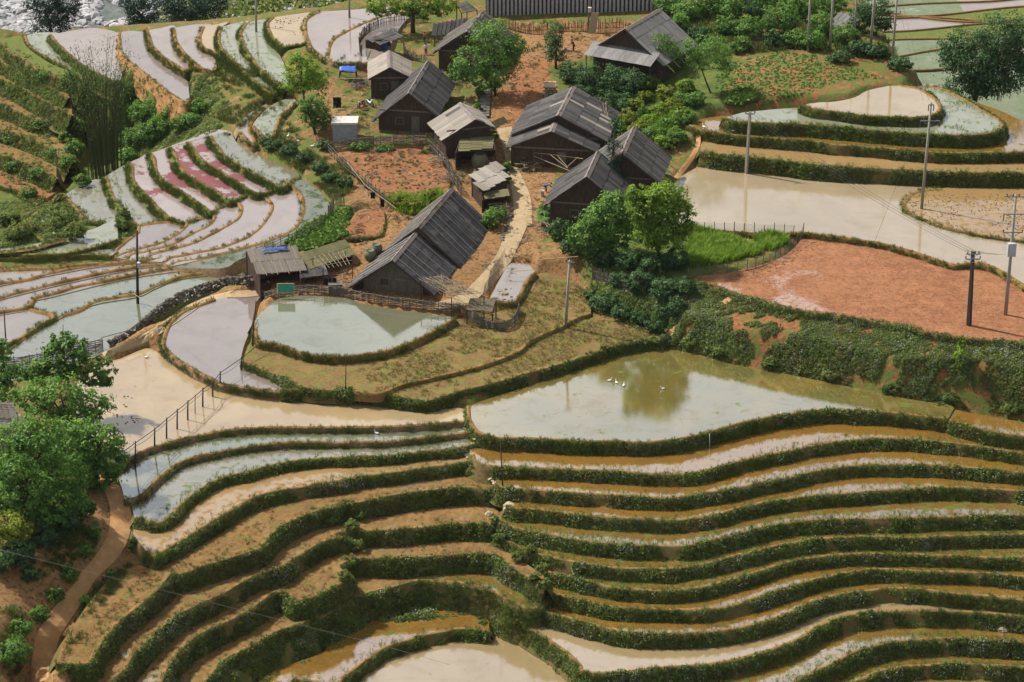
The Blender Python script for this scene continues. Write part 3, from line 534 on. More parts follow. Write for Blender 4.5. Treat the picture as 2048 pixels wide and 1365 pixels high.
    mesh_obj('back_slope', VS, FS, MATS[p['bank'] if p['bank'] != 'cliff' else 'turf'], root, smooth_=True)
    RISERS.append(dict(p=p, V=Vg[:, 4:, :], crest=Vg[:, 2, :], s=s, nor=nor))

# ------------------------------------------------------------------ the ground between and under them
X0, X1, Y0, Y1, RES = -110.0, 110.0, -75.0, 235.0, 0.5
gx = np.arange(X0, X1 + RES / 2, RES); gy = np.arange(Y0, Y1 + RES / 2, RES)
GXX, GYY = np.meshgrid(gx, gy); GP = np.c_[GXX.ravel(), GYY.ravel()]
CTRL = []        # (u, v, z)
def ctl(s):
    for t in s.split():
        u, v, z = map(float, t.split(','))
        if u > 1345 and z > 4.5: z -= 0.3 * min(1.0, (u - 1345) / 60)
        elif u > 1260 and v > 560 and z > 0: z *= 0.86
        CTRL.append(bp([(u, v)], z)[0])
# village mound
ctl('690,215,5.5 740,235,5.4 670,190,5.6 700,250,5.3 800,275,5.0 870,290,4.9 960,255,5.4 1030,270,5.2 1045,330,4.4 1045,380,3.9 1030,450,3.1 990,540,2.35 950,580,2.2 900,612,2.05 700,585,2.0 560,592,1.95 600,575,2.0 650,560,2.1 800,600,2.05')
ctl('760,480,3.2 720,440,3.3 700,340,4.4 780,340,4.5 860,330,4.5 840,380,4.0 640,470,2.6 690,450,2.9 600,500,2.3 680,400,3.6 665,330,4.3 640,260,5.2 600,270,4.8 640,290,4.7 560,300,3.9 610,320,4.0 650,370,3.6')
ctl('1100,400,4.1 1150,360,4.6 1250,330,5.0 1330,370,5.2 1340,330,5.6 1180,280,5.8 1090,300,5.0 1120,520,3.2 1180,520,3.4 1250,520,4.0 1330,520,4.8 1380,560,4.9 1380,500,4.9 1450,500,5.0 1550,480,5.05 1480,540,4.98 1060,520,2.2 1040,560,1.9 1000,600,1.8 1080,480,2.9 1130,560,2.2')
ctl('1060,130,7.5 1050,200,6.3 1100,200,6.5 1190,85,8.6 1150,60,8.8 1100,70,8.3 1000,70,7.6 920,60,7.2 860,100,6.7 850,70,6.9 780,110,6.5 740,140,6.2 720,165,6.0 800,150,6.1 900,150,6.4 980,180,6.3 900,200,5.8 720,100,6.8 770,60,7.2')
ctl('1000,30,8.4 1150,30,9.2 1300,30,10.0 1200,15,9.4 850,10,7.6 950,0,8.2 1280,130,8.2 1200,170,7.2 1300,180,7.8 1350,110,9.2 1400,160,9.2 1400,60,10.4 1480,120,10.4 1600,130,10.9 1700,150,10.8 1560,190,10.4 1480,210,9.6 1400,230,8.6 1300,230,7.2 1340,270,6.8 1380,240,8.0 1440,200,9.4 1650,170,10.7 1550,60,10.8 1700,60,10.6 1800,110,10.6 1640,90,11 1740,130,10.8 1850,150,10.4')
ctl('1370,330,5.6 1360,290,6.6 1390,262,7.9 1350,310,5.9')
# slope under the trees and below the red field
ctl('1240,600,2.6 1300,590,3.3 1200,570,2.4 1300,640,1.8 1250,640,1.5 1180,600,1.8 1350,640,2.2 1400,600,4.0')
top_ = smooth(tr('F:80,452 250,510 500,600 700,645 1100,700 1500,780 1900,830 2250,880'), 40); sho_ = smooth(tr('F:-30,895 150,922 300,965 500,1005 700,1040 1050,1112 1450,1192 1750,1262 2048,1305 2250,1340'), 40)
for i_ in range(26):
    f_ = i_ / 25; ta = bp([top_[int(f_ * (len(top_) - 1))]], 4.4)[0]; sa = bp([sho_[int(f_ * (len(sho_) - 1))]], 0.25)[0]
    for w_, k_ in ((0.15, 0.10), (0.35, 0.20), (0.55, 0.30), (0.72, 0.40), (0.84, 0.48), (0.93, 0.72)): 
        q_ = ta * (1 - w_) + sa * w_; q_[2] = ta[2] * (1 - k_) + sa[2] * k_; CTRL.append(q_)
# left roadside, bottom-left corner
ctl('200,990,-0.6 230,960,-0.5 235,1000,-0.9 240,1050,-1.7 225,1090,-2.2 190,1130,-2.6 150,1190,-3.2 110,1250,-4.2 80,1330,-5.6 75,1365,-6.2 60,1400,-7 270,1030,-1.3 280,1070,-2.2 250,1130,-2.8 200,1190,-3.3 150,1280,-4.8 130,1365,-6.6 200,1365,-7.2')
ctl('180,1060,-0.7 140,1090,-0.8 60,1150,-0.9 0,1210,-1.0 120,1150,-1.2 40,1240,-1.6 20,1320,-3.5 0,1365,-4 -60,1300,-2 -60,1150,-0.4 0,1080,0.3 100,1020,0.2 0,980,0.5 150,960,-0.1 60,900,0.4 0,850,0.5 100,820,0.3 -60,900,0.6 -60,1000,0.6 150,840,0.0 60,760,0.2 0,740,0.1')
# concrete path on the left
ctl('540,580,1.9 480,590,1.75 430,600,1.55 380,625,1.3 330,655,1.0 290,685,0.75 230,715,0.5 210,730,0.3 520,560,1.2 470,570,0.9')
# gully and hillside, far valley
ctl('200,345,-7.5 150,380,-9.0 100,400,-9.5 60,420,-8 60,460,-0.5 30,440,-4 0,470,-0.2 100,440,-1.5 130,470,0.6 90,500,0.6 20,490,0.5 120,410,-5 250,330,-6.5 300,290,-4.5 350,260,-2.0 400,240,0.3 420,230,1.5 330,225,-1.0 290,200,-0.5 280,250,-4 360,215,0.2 400,200,1.6 440,240,2.8 470,220,3.4 450,190,3.0 500,200,4.0 540,190,4.6 230,420,-0.6 180,250,-6 160,300,-8 250,260,-6 120,320,-9 0,420,-8.5 160,400,-2 130,400,-3')
ctl('0,60,0.5 200,55,1.0 400,40,2.5 560,25,5.5 700,5,7.0 0,40,-6 200,30,-6 400,20,-4 560,0,2')
ctl('1900,160,6.0 1870,180,8.0 2000,190,5.5 1850,100,8.5 1950,240,8.0')
for p in PL:
    r = p['rimw'][::8]; n_ = p['nor'][::8]
    for q, nn in zip(r, n_): CTRL.append(np.array([q[0] - nn[0] * 0.6, q[1] - nn[1] * 0.6, q[2] - 0.35]))
CTRL = np.array(CTRL)
# drop near duplicates
keep = []
cell = set()
for i, c in enumerate(CTRL):
    key = (int(c[0] // 1.2), int(c[1] // 1.2))
    if key in cell: continue
    cell.add(key); keep.append(i)
CTRL = CTRL[keep]
far = []
for x in np.linspace(X0, X1, 9):
    far.append((x, Y0, -16.0 - 2)); far.append((x, Y1, -34.0)); far.append((x, 205, -26.0))
for y in (-40, -20): far += [(X0, y, -12 + (y + 40) * 0.3), (X1, y, -12 + (y + 40) * 0.4)]
far += [(X0, 60, -6), (X0, 100, -6), (X0, 140, -14), (X1, 60, 4), (X1, 100, 4), (X1, 140, -8), (X0, 20, 0), (X1, 20, 3)]
CT = np.vstack([CTRL, np.array(far)])
def tps(r2): return np.where(r2 > 1e-9, 0.5 * r2 * np.log(r2 + 1e-12), 0.0)
S_ = 50.0
cx = CT[:, :2] / S_
A = tps(((cx[:, None] - cx[None]) ** 2).sum(-1)); n = len(CT)
A[np.arange(n), np.arange(n)] += 4e-4
Pm = np.c_[np.ones(n), cx]
M_ = np.block([[A, Pm], [Pm.T, np.zeros((3, 3))]])
sol = np.linalg.solve(M_, np.r_[CT[:, 2], 0, 0, 0])
def rbf(P):
    out = np.empty(len(P)); q = P / S_
    for a in range(0, len(P), 20000):
        b = q[a:a + 20000]
        d2 = (b ** 2).sum(1)[:, None] + (cx ** 2).sum(1)[None] - 2 * b @ cx.T
        out[a:a + 20000] = tps(np.maximum(d2, 0)) @ sol[:n] + np.c_[np.ones(len(b)), b] @ sol[n:]
    return out
Z = rbf(GP)
DEEP = np.zeros(len(GP), bool); rl = np.vstack([bp([(u, v)], z) for u, v, z in ((-300, 80, -1), (0, 64, .3), (200, 56, 1), (400, 46, 2.5), (560, 26, 5.5), (640, 12, 7), (760, -12, 7.5))])
rr_ = np.vstack([bp([(u, v)], z) for u, v, z in ((1740, -30, 11), (1770, 60, 10.8), (1800, 115, 10.5), (1850, 150, 10), (1950, 185, 8.3), (2100, 245, 8), (2500, 330, 8))])
yl = np.where(GP[:, 0] < rl[-1, 0], np.interp(GP[:, 0], rl[:, 0], rl[:, 1]), np.where(GP[:, 0] > rr_[0, 0], np.interp(GP[:, 0], rr_[:, 0], rr_[:, 1]), 175.0))
over = np.clip(GP[:, 1] - yl - 1.0, 0, None); Z = Z - 0.95 * over; Z = np.maximum(Z, -62.0)
ZP = np.full(len(GP), -1e9); OWN = np.full(len(GP), -1)
SHAPE = GXX.shape
for p in PL:
    rg = p['ring'][:, :2]; lo = rg.min(0) - 3.0; hi = rg.max(0) + 3.0
    ix = np.where((gx >= lo[0]) & (gx <= hi[0]))[0]; iy = np.where((gy >= lo[1]) & (gy <= hi[1]))[0]
    if not len(ix) or not len(iy): continue
    I = (iy[:, None] * len(gx) + ix[None]).ravel()
    P_ = GP[I]; d, ins = seg_dist(P_, rg)
    zz = p['z'] if not isinstance(p['z'], tuple) else p['z'][0] + P_ @ np.array(p['z'][1:])
    lim = zz - 0.5 + np.where(ins, 0, np.clip(d - 0.3, 0, None) * 1.7)
    Z[I] = np.where(ins | (d < 3.0), np.minimum(Z[I], lim), Z[I])
    DEEP[I] |= ins & (d > 1.2)
    up = ins & (np.broadcast_to(zz, d.shape) > ZP[I])
    ZP[I] = np.where(up, zz, ZP[I]); OWN[I] = np.where(up, p['idx'], OWN[I])
ZG = Z.reshape(SHAPE); ZTOP = np.maximum(Z, ZP).reshape(SHAPE); OWN = OWN.reshape(SHAPE)
def hz(x, y, grid=None):
    g = ZTOP if grid is None else grid
    fx = np.clip((np.asarray(x) - X0) / RES, 0, len(gx) - 1.001); fy = np.clip((np.asarray(y) - Y0) / RES, 0, len(gy) - 1.001)
    i = fx.astype(int); j = fy.astype(int); a = fx - i; b = fy - j
    return (g[j, i] * (1 - a) + g[j, i + 1] * a) * (1 - b) + (g[j + 1, i] * (1 - a) + g[j + 1, i + 1] * a) * b
def hit(u, v):
    """where the line of sight through pixel (u,v) meets the ground"""
    d = rays([(u, v)])[0]; t = np.linspace(150, 480, 3300)
    P = CAM + d * t[:, None]; below = P[:, 2] <= hz(P[:, 0], P[:, 1])
    k = int(np.argmax(below)) if below.any() else len(t) - 1
    q = P[k].copy(); q[2] = hz(q[0], q[1]); return q
# ground sheet
m, t = nodes('ground')
n1 = noise(t, 0.22, 6, 0.6); n2 = noise(t, 2.6, 5, 0.7); n3 = noise(t, 0.7, 6, 0.65)
at = N(t, 'ShaderNodeAttribute', _attribute_name='green'); ar = N(t, 'ShaderNodeAttribute', _attribute_name='red')
soil = mixc(t, ramp(t, n1, [(0.3, 0), (0.7, 1)]), (0.28, 0.16, 0.07), (0.21, 0.115, 0.047))
soil = mixc(t, ar.outputs['Fac'], soil, (0.26, 0.105, 0.045))
soil = mixc(t, ramp(t, n2, [(0.36, 1), (0.52, 0)]), soil, (0.095, 0.05, 0.022))
grs = mixc(t, ramp(t, n3, [(0.35, 0), (0.65, 1)]), (0.045, 0.075, 0.015), (0.11, 0.13, 0.03))
gf = ramp(t, math_(t, 'ADD', at.outputs['Fac'], math_(t, 'MULTIPLY', math_(t, 'SUBTRACT', n3, 0.5), 1.3)), [(0.42, 0), (0.6, 1)])
finish(t, princ(t, mixc(t, gf, soil, grs), 0.92, 0.12, bump(t, n2, 0.8, 0.12)))
def in_poly_px(uv, poly):
    return seg_dist(uv, np.asarray(poly, float))[1]
PXG = proj(np.c_[GP, Z])
green = np.full(len(GP), 0.55); red = np.zeros(len(GP))
def zone(arr, val, s): arr[in_poly_px(PXG, tr(s))] = val
zone(green, -0.15, 'p:655,130 660,290 900,320 1000,330 1020,460 930,620 700,610 520,620 530,560 760,440 690,330 640,250')     # yards
zone(green, -0.1, 'p:1000,60 1240,50 1240,120 1130,130 1110,200 1090,300 1090,420 1060,480 1000,620 960,560 1010,460 980,280 1010,200 1030,120')
zone(green, 0.25, 'p:1060,500 1180,500 1180,620 1060,620')
zone(green, 0.9, 'p:1090,130 1450,60 1450,200 1330,240 1230,240 1120,200'); zone(green, 0.85, 'p:1100,430 1420,430 1420,600 1330,640 1200,600')
zone(green, 0.45, 'p:1320,590 1500,560 2090,680 2090,760 1500,700 1330,680')
zone(red, 0.8, 'p:1300,180 1800,100 1800,250 1350,260'); zone(red, 1.0, 'p:1320,560 2100,560 2100,850 1320,700'); zone(red, 0.7, 'p:1000,120 1110,120 1110,260 1000,260')
zone(green, 1.0, 'p:130,150 300,190 330,300 200,360 110,380'); zone(green, 0.7, 'p:0,440 240,420 260,480 0,520'); zone(green, 0.75, 'p:60,150 420,180 440,290 300,330 0,440 0,150')
zone(green, 0.2, 'p:100,980 330,980 330,1150 200,1365 0,1365 0,1180'); zone(green, 0.15, 'p:180,710 430,590 560,575 560,600 430,620 240,740')
def blur(a, k):
    a = a.reshape(SHAPE)
    for ax in (0, 1):
        for _ in range(k): a = (np.roll(a, 1, ax) + 2 * a + np.roll(a, -1, ax)) / 4
    return a.ravel()
green = blur(green, 8); red = blur(red, 8)
gi = np.arange(len(GP)).reshape(SHAPE)
hidden = DEEP.reshape(SHAPE)
cellhid = hidden[:-1, :-1] & hidden[1:, :-1] & hidden[:-1, 1:] & hidden[1:, 1:]
ff = np.stack([gi[:-1, :-1], gi[:-1, 1:], gi[1:, 1:], gi[1:, :-1]], -1).reshape(-1, 4)[~cellhid.ravel()]
gz_j = Z + 0.06 * (np.random.default_rng(3).random(len(Z)) - 0.5)
used = np.unique(ff); remap = np.full(len(GP), -1); remap[used] = np.arange(len(used))
ground = mesh_obj('ground', np.c_[GP, gz_j][used], remap[ff].tolist(), MATS['ground'], smooth_=True, attrs={'green': green[used], 'red': red[used]})
tag(ground, 'earth and grass of the village hillside between the terraces', None, None, 'structure')
# ------------------------------------------------------------------ paths
mat_simple('concrete_path', (0.37, 0.285, 0.17), (0.29, 0.21, 0.12), 1.8, 0.9, 0.15, 0.02, dirt=(0.22, 0.145, 0.075))
mat_simple('earth_path', (0.40, 0.23, 0.10), (0.30, 0.16, 0.07), 0.9, 0.9, 0.1, 0.05, dirt=(0.45, 0.29, 0.13))
def ribbon(name, le, ri, mat, label, lift=0.07, step=12):
    a = smooth(tr(le), step); b = smooth(tr(ri), step)
    def rs(q, k):
        s = np.r_[0, np.cumsum(np.linalg.norm(np.diff(q, axis=0), axis=1))]; t = np.linspace(0, s[-1], k)
        return np.c_[np.interp(t, s, q[:, 0]), np.interp(t, s, q[:, 1])]
    k = max(len(a), len(b)); a, b = rs(a, k), rs(b, k)
    A = np.array([hit(*q) for q in a]); B = np.array([hit(*q) for q in b])
    def sm(Q):
        for _ in range(3): Q[1:-1] = (Q[:-2] + 2 * Q[1:-1] + Q[2:]) / 4
        return Q
    A, B = sm(A), sm(B); rows = []
    for w_ in (0, 0.33, 0.66, 1):
        Q = A * (1 - w_) + B * w_
        Q[:, 2] = np.maximum(Q[:, 2], hz(Q[:, 0], Q[:, 1])) + lift + 0.02 * math.sin(3.1 * w_); rows.append(Q)
    lo = rows[0].copy(); lo[:, 2] -= 0.35; hi = rows[-1].copy(); hi[:, 2] -= 0.35
    rows = [lo] + rows + [hi]
    V = np.vstack(rows); F = [(i * k + j, i * k + j + 1, (i + 1) * k + j + 1, (i + 1) * k + j) for i in range(len(rows) - 1) for j in range(k - 1)]
    o = mesh_obj(name, V, F, MATS[mat], smooth_=False); tag(o, label, None, None, 'structure'); return o
ribbon('concrete_path', 'B:1005,760 1035,830 1050,900 1060,980 1080,1050 1095,1130 1105,1230 1110,1363 E:1110,80 1060,190 1030,270 990,350 930,430 870,485 800,560 640,610',
       'B:1095,745 1095,820 1115,900 1130,1000 1185,1100 1212,1200 1212,1363 E:1205,100 1170,190 1130,280 1090,370 1040,435 975,505 930,555 840,625 640,650', 'concrete_path', 'pale concrete path climbing between the houses', 0.09)
ribbon('concrete_path', 'D:1545,530 1400,538 1250,560 1120,600 1050,645 960,715 880,770 760,830 600,900', 'D:1550,568 1400,575 1300,583 1180,625 1080,690 1000,745 930,795 860,840 600,945', 'concrete_path', 'pale concrete path beside the stone wall', 0.06)
ribbon('earth_path', 'L:560,840 600,930 635,990 648,1080 G:630,520 560,630 480,720 430,800 350,900 290,960 230,1060 200,1160 170,1380', 'L:640,860 700,920 760,1030 775,1150 G:740,560 690,650 580,740 520,830 460,940 400,1020 360,1080 330,1180 310,1380', 'earth_path', 'worn earth road winding down past the roadside trees', 0.08)
ribbon('earth_path', 'F:-60,800 0,740 80,705 180,650 260,610 340,560', 'F:-40,830 20,765 110,725 200,672 280,630 370,575', 'earth_path', 'red footpath climbing the weedy slope to the red field', 0.07)
ribbon('earth_path', 'C:0,1040 60,960 120,880 140,800 90,745', 'C:20,1060 80,985 140,905 165,810 130,745', 'earth_path', 'footpath from the twin houses up to the terraces', 0.07)

# ------------------------------------------------------------------ houses
mat_simple('roof_board', (0.10, 0.09, 0.085), (0.036, 0.034, 0.036), 5.0, 0.9, 0.15, 0.02, stretch=(3, 0.6, 1), obj_var=0.8, dirt=(0.04, 0.045, 0.045))
mat_simple('roof_board_pale', (0.30, 0.27, 0.23), (0.19, 0.165, 0.14), 5.0, 0.9, 0.15, 0.02, stretch=(3, 0.6, 1), obj_var=0.4)
mat_simple('roof_sheet', (0.062, 0.061, 0.067), (0.028, 0.028, 0.034), 3.0, 0.7, 0.25, 0.01, stretch=(2, 1, 1), obj_var=0.5, dirt=(0.13, 0.115, 0.10))
mat_simple('roof_sheet_grey', (0.22, 0.21, 0.20), (0.13, 0.125, 0.125), 3.0, 0.75, 0.25, 0.01, stretch=(2, 1, 1), obj_var=0.4)
mat_simple('roof_ridge', (0.24, 0.20, 0.18), (0.12, 0.10, 0.09), 4.0, 0.9)
mat_simple('timber_dark', (0.10, 0.065, 0.045), (0.04, 0.028, 0.022), 6.0, 0.85, 0.15, 0.01, stretch=(1, 1, 0.2))
mat_simple('timber_grey', (0.19, 0.165, 0.14), (0.10, 0.085, 0.07), 6.0, 0.9, 0.15, 0.01, stretch=(1, 1, 0.2), obj_var=0.3)
mat_simple('timber_pale', (0.42, 0.34, 0.23), (0.28, 0.22, 0.14), 6.0, 0.85, 0.2, 0.0, obj_var=0.3)
mat_simple('bamboo_grey', (0.27, 0.22, 0.15), (0.15, 0.12, 0.08), 4.0, 0.8, 0.2, 0.0, obj_var=0.35)
mat_simple('bamboo_pale', (0.34, 0.30, 0.23), (0.22, 0.19, 0.14), 4.0, 0.8, 0.2, 0.0, obj_var=0.4)
mat_simple('mossy_board', (0.16, 0.15, 0.07), (0.10, 0.085, 0.055), 4.0, 0.95, 0.1, 0.02, obj_var=0.4, dirt=(0.09, 0.11, 0.03))
mat_simple('plaster_grey', (0.30, 0.31, 0.32), (0.23, 0.24, 0.25), 2.0, 0.9)
mat_simple('slab_pale', (0.55, 0.51, 0.48), (0.42, 0.39, 0.36), 2.0, 0.9)
mat_simple('thatch', (0.15, 0.125, 0.085), (0.07, 0.06, 0.04), 7.0, 0.95, 0.1, 0.05)
mat_simple('blue_sheet', (0.03, 0.13, 0.52), (0.02, 0.08, 0.36), 3.0, 0.45, 0.4, 0.03)
mat_simple('dark_cloth', (0.018, 0.018, 0.028), (0.01, 0.01, 0.015), 5.0, 0.9)
mat_simple('stone', (0.16, 0.145, 0.12), (0.07, 0.065, 0.055), 2.5, 0.95, 0.15, 0.04, obj_var=0.6)
mat_simple('stone_pale', (0.40, 0.33, 0.22), (0.28, 0.23, 0.15), 2.5, 0.95, 0.15, 0.04, obj_var=0.4)
# shared piece meshes
def piece_sheet():
    v = []; f = []; nw = 5; k = nw * 4
    for i in range(k + 1):
        x = i / k - 0.5; z = 0.022 * math.cos(2 * math.pi * nw * i / k)
        v += [(x, -0.52, z + 0.03), (x, 0.52, z)]
    f = [(2 * i, 2 * i + 2, 2 * i + 3, 2 * i + 1) for i in range(k)]
    me = bpy.data.meshes.new('roof_sheet'); me.from_pydata(v, [], f); return me
def piece_board(seed):
    r = random.Random(seed); v = []
    for z in (0, 0.03):
        for (x, y) in ((-.5, -.5), (0, -.5), (.5, -.5), (.5, .5), (0, .5), (-.5, .5)):
            v.append((x * 0.99, y + (r.random() - .5) * 0.05, z + (0.03 if y < 0 else 0.0) + (r.random() - .5) * 0.012))
    f = [(6, 7, 8, 9, 10, 11), (0, 5, 4, 3, 2, 1)] + [(i, (i + 1) % 6, 6 + (i + 1) % 6, 6 + i) for i in range(6)]
    me = bpy.data.meshes.new('roof_board'); me.from_pydata(v, [], f); return me
SHEET, BOARD = {}, {}
def sheet_mesh(mat):
    if mat not in SHEET:
        me = piece_sheet(); me.materials.append(MATS[mat]); me.polygons.foreach_set('use_smooth', np.ones(len(me.polygons), bool)); SHEET[mat] = me
    return SHEET[mat]
def board_mesh(mat, k):
    if (mat, k) not in BOARD:
        me = piece_board(k); me.materials.append(MATS[mat]); BOARD[mat, k] = me
    return BOARD[mat, k]
def tile_slope(parent, O, ex, ey, nx, ny, kind, mats, name=None, miss=0.0, jit=1.0):
    """O corner at ridge end, ex full vector along the ridge, ey full vector down the slope"""
    O, ex, ey = map(np.asarray, (O, ex, ey)); nz = np.cross(ey, ex); nz = nz / np.linalg.norm(nz)
    if nz[2] < 0: nz = -nz
    for j in range(ny):
        for i in range(nx):
            if random.random() < miss: continue
            c = O + ex * ((i + .5) / nx) + ey * ((j + .5) / ny) + nz * (0.05 + 0.012 * random.random() * jit)
            sx = ex / nx * (1.04 if kind == 'sheet' else 1.0); sy = -ey / ny * (1.05 + 0.03 * random.random() * jit)
            if kind == 'board': sy = sy * (1 + 0.05 * (random.random() - .5) * jit)
            rz = (random.random() - .5) * 0.02 * jit
            sx2 = sx + np.linalg.norm(sx) * rz * sy / np.linalg.norm(sy)
            if np.dot(np.cross(sx2, sy), nz) < 0: sx2 = -sx2
            M = Matrix(((sx2[0], sy[0], nz[0], c[0]), (sx2[1], sy[1], nz[1], c[1]), (sx2[2], sy[2], nz[2], c[2]), (0, 0, 0, 1)))
            mt = mats[0] if (len(mats) == 1 or random.random() < 0.965) else mats[1]
            me = sheet_mesh(mt) if kind == 'sheet' else board_mesh(mt, random.randrange(4))
            inst(name or ('roof_sheet' if kind == 'sheet' else 'roof_board'), me, M, parent)
def plank_wall(mb, a, b, zb, zt_fn, wd=0.24, th=0.03, m=0, gap=0.0):
    """vertical boards between plan points a and b; zt_fn(t) gives the top"""
    a = np.asarray(a, float)[:2]; b = np.asarray(b, float)[:2]; L_ = np.linalg.norm(b - a); d = (b - a) / L_; nrm = np.array([d[1], -d[0]])
    k = max(1, int(L_ / wd)); w2 = L_ / k
    for i in range(k):
        t0, t1 = i / k, (i + 1) / k; o = (random.random() - .5) * 0.03
        p0 = a + d * (i * w2 + 0.006 + gap); p1 = a + d * ((i + 1) * w2 - 0.006 - gap)
        v = []
        for q in (-th, th):
            for pt, tt in ((p0, t0), (p1, t1)):
                xy = pt + nrm * (q + o); v += [(xy[0], xy[1], zb), (xy[0], xy[1], zt_fn(tt))]
        mb.add(v, [(0, 1, 3, 2), (4, 6, 7, 5), (0, 4, 5, 1), (2, 3, 7, 6), (1, 5, 7, 3), (0, 2, 6, 4)], m)
def fit3(f, nr, e, side, zr):
    f, nr, e = tr(f)[0], tr(nr)[0], tr(e)[0]
    Rf = bp([f], zr)[0]; Rn = bp([nr], zr)[0]; d = Rn - Rf; Ln = np.linalg.norm(d); d /= Ln
    n_ = np.array([-d[1], d[0], 0.0])
    if (n_[0] > 0) != (side > 0): n_ = -n_
    w_, h_, _ = np.linalg.solve(np.stack([n_, [0, 0, -1], -rays([e])[0]], 1), CAM - Rn)
    return Rf, Rn, d, Ln, (n_ if side > 0 else -n_), w_, h_
def roof_part(root, Rf, d, Ln, nr_, w_, h_, kind, mats, nx, ny, battens=0, cap='roof_ridge', lw=None, jit=1.0, cap_over=None):
    """gable roof: cap, barge boards and rafters are the roof mesh; sheets or boards hang from it"""
    lw = lw or (w_, h_); mb = MB()
    Rn = Rf + d * Ln
    k = max(4, int(Ln / 0.9))
    for i in range(k):                                    # ridge caps, one by one in the outline
        c = Rf + d * (Ln * (i + .5) / k); l = Ln / k / 2 * 1.06
        for s_ in (-1, 1):
            ww, hh = (w_, h_) if s_ > 0 else lw
            sl = nr_ * s_ * ww - np.array([0, 0, hh]); sl /= np.linalg.norm(sl)
            nn = np.array([0, 0, 1.0]) * ww / math.hypot(ww, hh) + nr_ * s_ * hh / math.hypot(ww, hh)
            mb.box(c + sl * 0.14 + nn * (0.10 + 0.02 * random.random()), d * l, sl * 0.17, nn * 0.02)
    for s_ in (-1, 1):
        ww, hh = (w_, h_) if s_ > 0 else lw
        ev = nr_ * s_ * ww - np.array([0, 0, hh]); nn = np.array([0, 0, 1.0]) * ww / math.hypot(ww, hh) + nr_ * s_ * hh / math.hypot(ww, hh)
        for e_ in (Rf, Rn):                               # barge boards
            mb.box(e_ + ev * 0.5 - nn * 0.06, ev * 0.5, d * 0.03, nn * 0.07, 1)
        for q in (0.02, 0.5, 0.97):                       # purlins
            mb.box(Rf + ev * q + d * Ln / 2 - nn * 0.05, d * Ln / 2, ev / np.linalg.norm(ev) * 0.05, nn * 0.04, 1)
    rf = mb.build('roof', [MATS[cap], MATS['timber_dark']], root)
    for s_ in (-1, 1):
        ww, hh = (w_, h_) if s_ > 0 else lw
        ev = nr_ * s_ * ww - np.array([0, 0, hh])
        tile_slope(rf, Rf, d * Ln, ev, nx, ny, kind, mats, jit=jit * 2.2)
        if battens:
            nn = np.array([0, 0, 1.0]) * ww / math.hypot(ww, hh) + nr_ * s_ * hh / math.hypot(ww, hh); el = np.linalg.norm(ev)
            for i in range(battens):
                t_ = (i + 0.25 + 0.3 * random.random()) / battens; c = Rf + d * (Ln * t_)
                l = 1.08 + 0.22 * random.random()
                m2 = MB().tube([c + nn * 0.13, c + ev * 0.5 + nn * 0.12, c + ev * l + nn * 0.10], 0.05, 5)
                m2.build('roof_pole', MATS['bamboo_pale'], rf)
    return rf
def walls(root, Rf, d, Ln, nr_, w_, h_, zr, zg, inset=0.75, end=0.6, mat='timber_dark', lw=None, sill=0.0, door=True):
    lw = lw or (w_, h_); Rn = Rf + d * Ln
    wi, li = w_ - inset, lw[0] - inset
    zt = lambda off: zr - 0.12 - (h_ / w_ * off if off > 0 else lw[1] / lw[0] * -off)
    A = Rf + d * end; B = Rn - d * end; mb_g = MB()
    def gable(P, nm):
        mb = MB(); a = P - nr_ * li; b = P + nr_ * wi; tot = li + wi
        plank_wall(mb, a, b, zg - 0.8, lambda t_: zt(-li + tot * t_)); return mb.build(nm, MATS[mat], root)
    gable(A, 'wall'); g = gable(B, 'wall')
    for s_, off in ((1, wi), (-1, li)):
        mb = MB(); plank_wall(mb, A + nr_ * s_ * off, B + nr_ * s_ * off, zg - 0.8, lambda t_: zt(s_ * off)); mb.build('wall', MATS[mat], root)
    if door:
        c = B + d * 0.07 + nr_ * (wi * 0.25); mb = MB()
        mb.box(np.array([c[0], c[1], zg + 0.95]), nr_ * 0.5, d * 0.03, (0, 0, 0.95)); dr_ = mb.build('door', MATS['timber_grey'], root)
        m2 = MB(); m2.box(np.array([c[0], c[1], zg + 0.95]) + d * 0.05 + nr_ * 0.38, nr_ * 0.03, d * 0.02, (0, 0, 0.09)); m2.build('handle', MATS['stone'], dr_)
    mb = MB(); ze = zt(wi) - 0.05; tot = wi + li                 # tie beam and a small shuttered window in the gable
    cb = B + d * 0.08 + nr_ * (wi - li) / 2; mb.box(np.array([cb[0], cb[1], ze]), nr_ * tot / 2, d * 0.05, (0, 0, 0.09)); mb.build('tie_beam', MATS['timber_grey'], root)
    cw = B + d * 0.06 - nr_ * li * 0.35; mb = MB(); mb.box(np.array([cw[0], cw[1], zg + 1.25]), nr_ * 0.45, d * 0.03, (0, 0, 0.4)); wn = mb.build('window', MATS['timber_dark'], root)
    m2 = MB()
    for q_ in (-1, 1): m2.box(np.array([cw[0], cw[1], zg + 1.25]) + nr_ * q_ * 0.48, nr_ * 0.04, d * 0.05, (0, 0, 0.46)); m2.box(np.array([cw[0], cw[1], zg + 1.25 + q_ * .43]), nr_ * 0.44, d * 0.05, (0, 0, 0.04))
    m2.build('window_frame', MATS['timber_grey'], wn)
    for s_, off in ((1, wi + 0.02), (-1, li + 0.02)):         # corner posts
        for P in (A, B):
            mb = MB(); c = P + nr_ * s_ * off; mb.abox((c[0] - .09, c[1] - .09, zg - 0.8), (c[0] + .09, c[1] + .09, zt(s_ * off) - 0.02)); mb.build('post', MATS['timber_dark'], root)
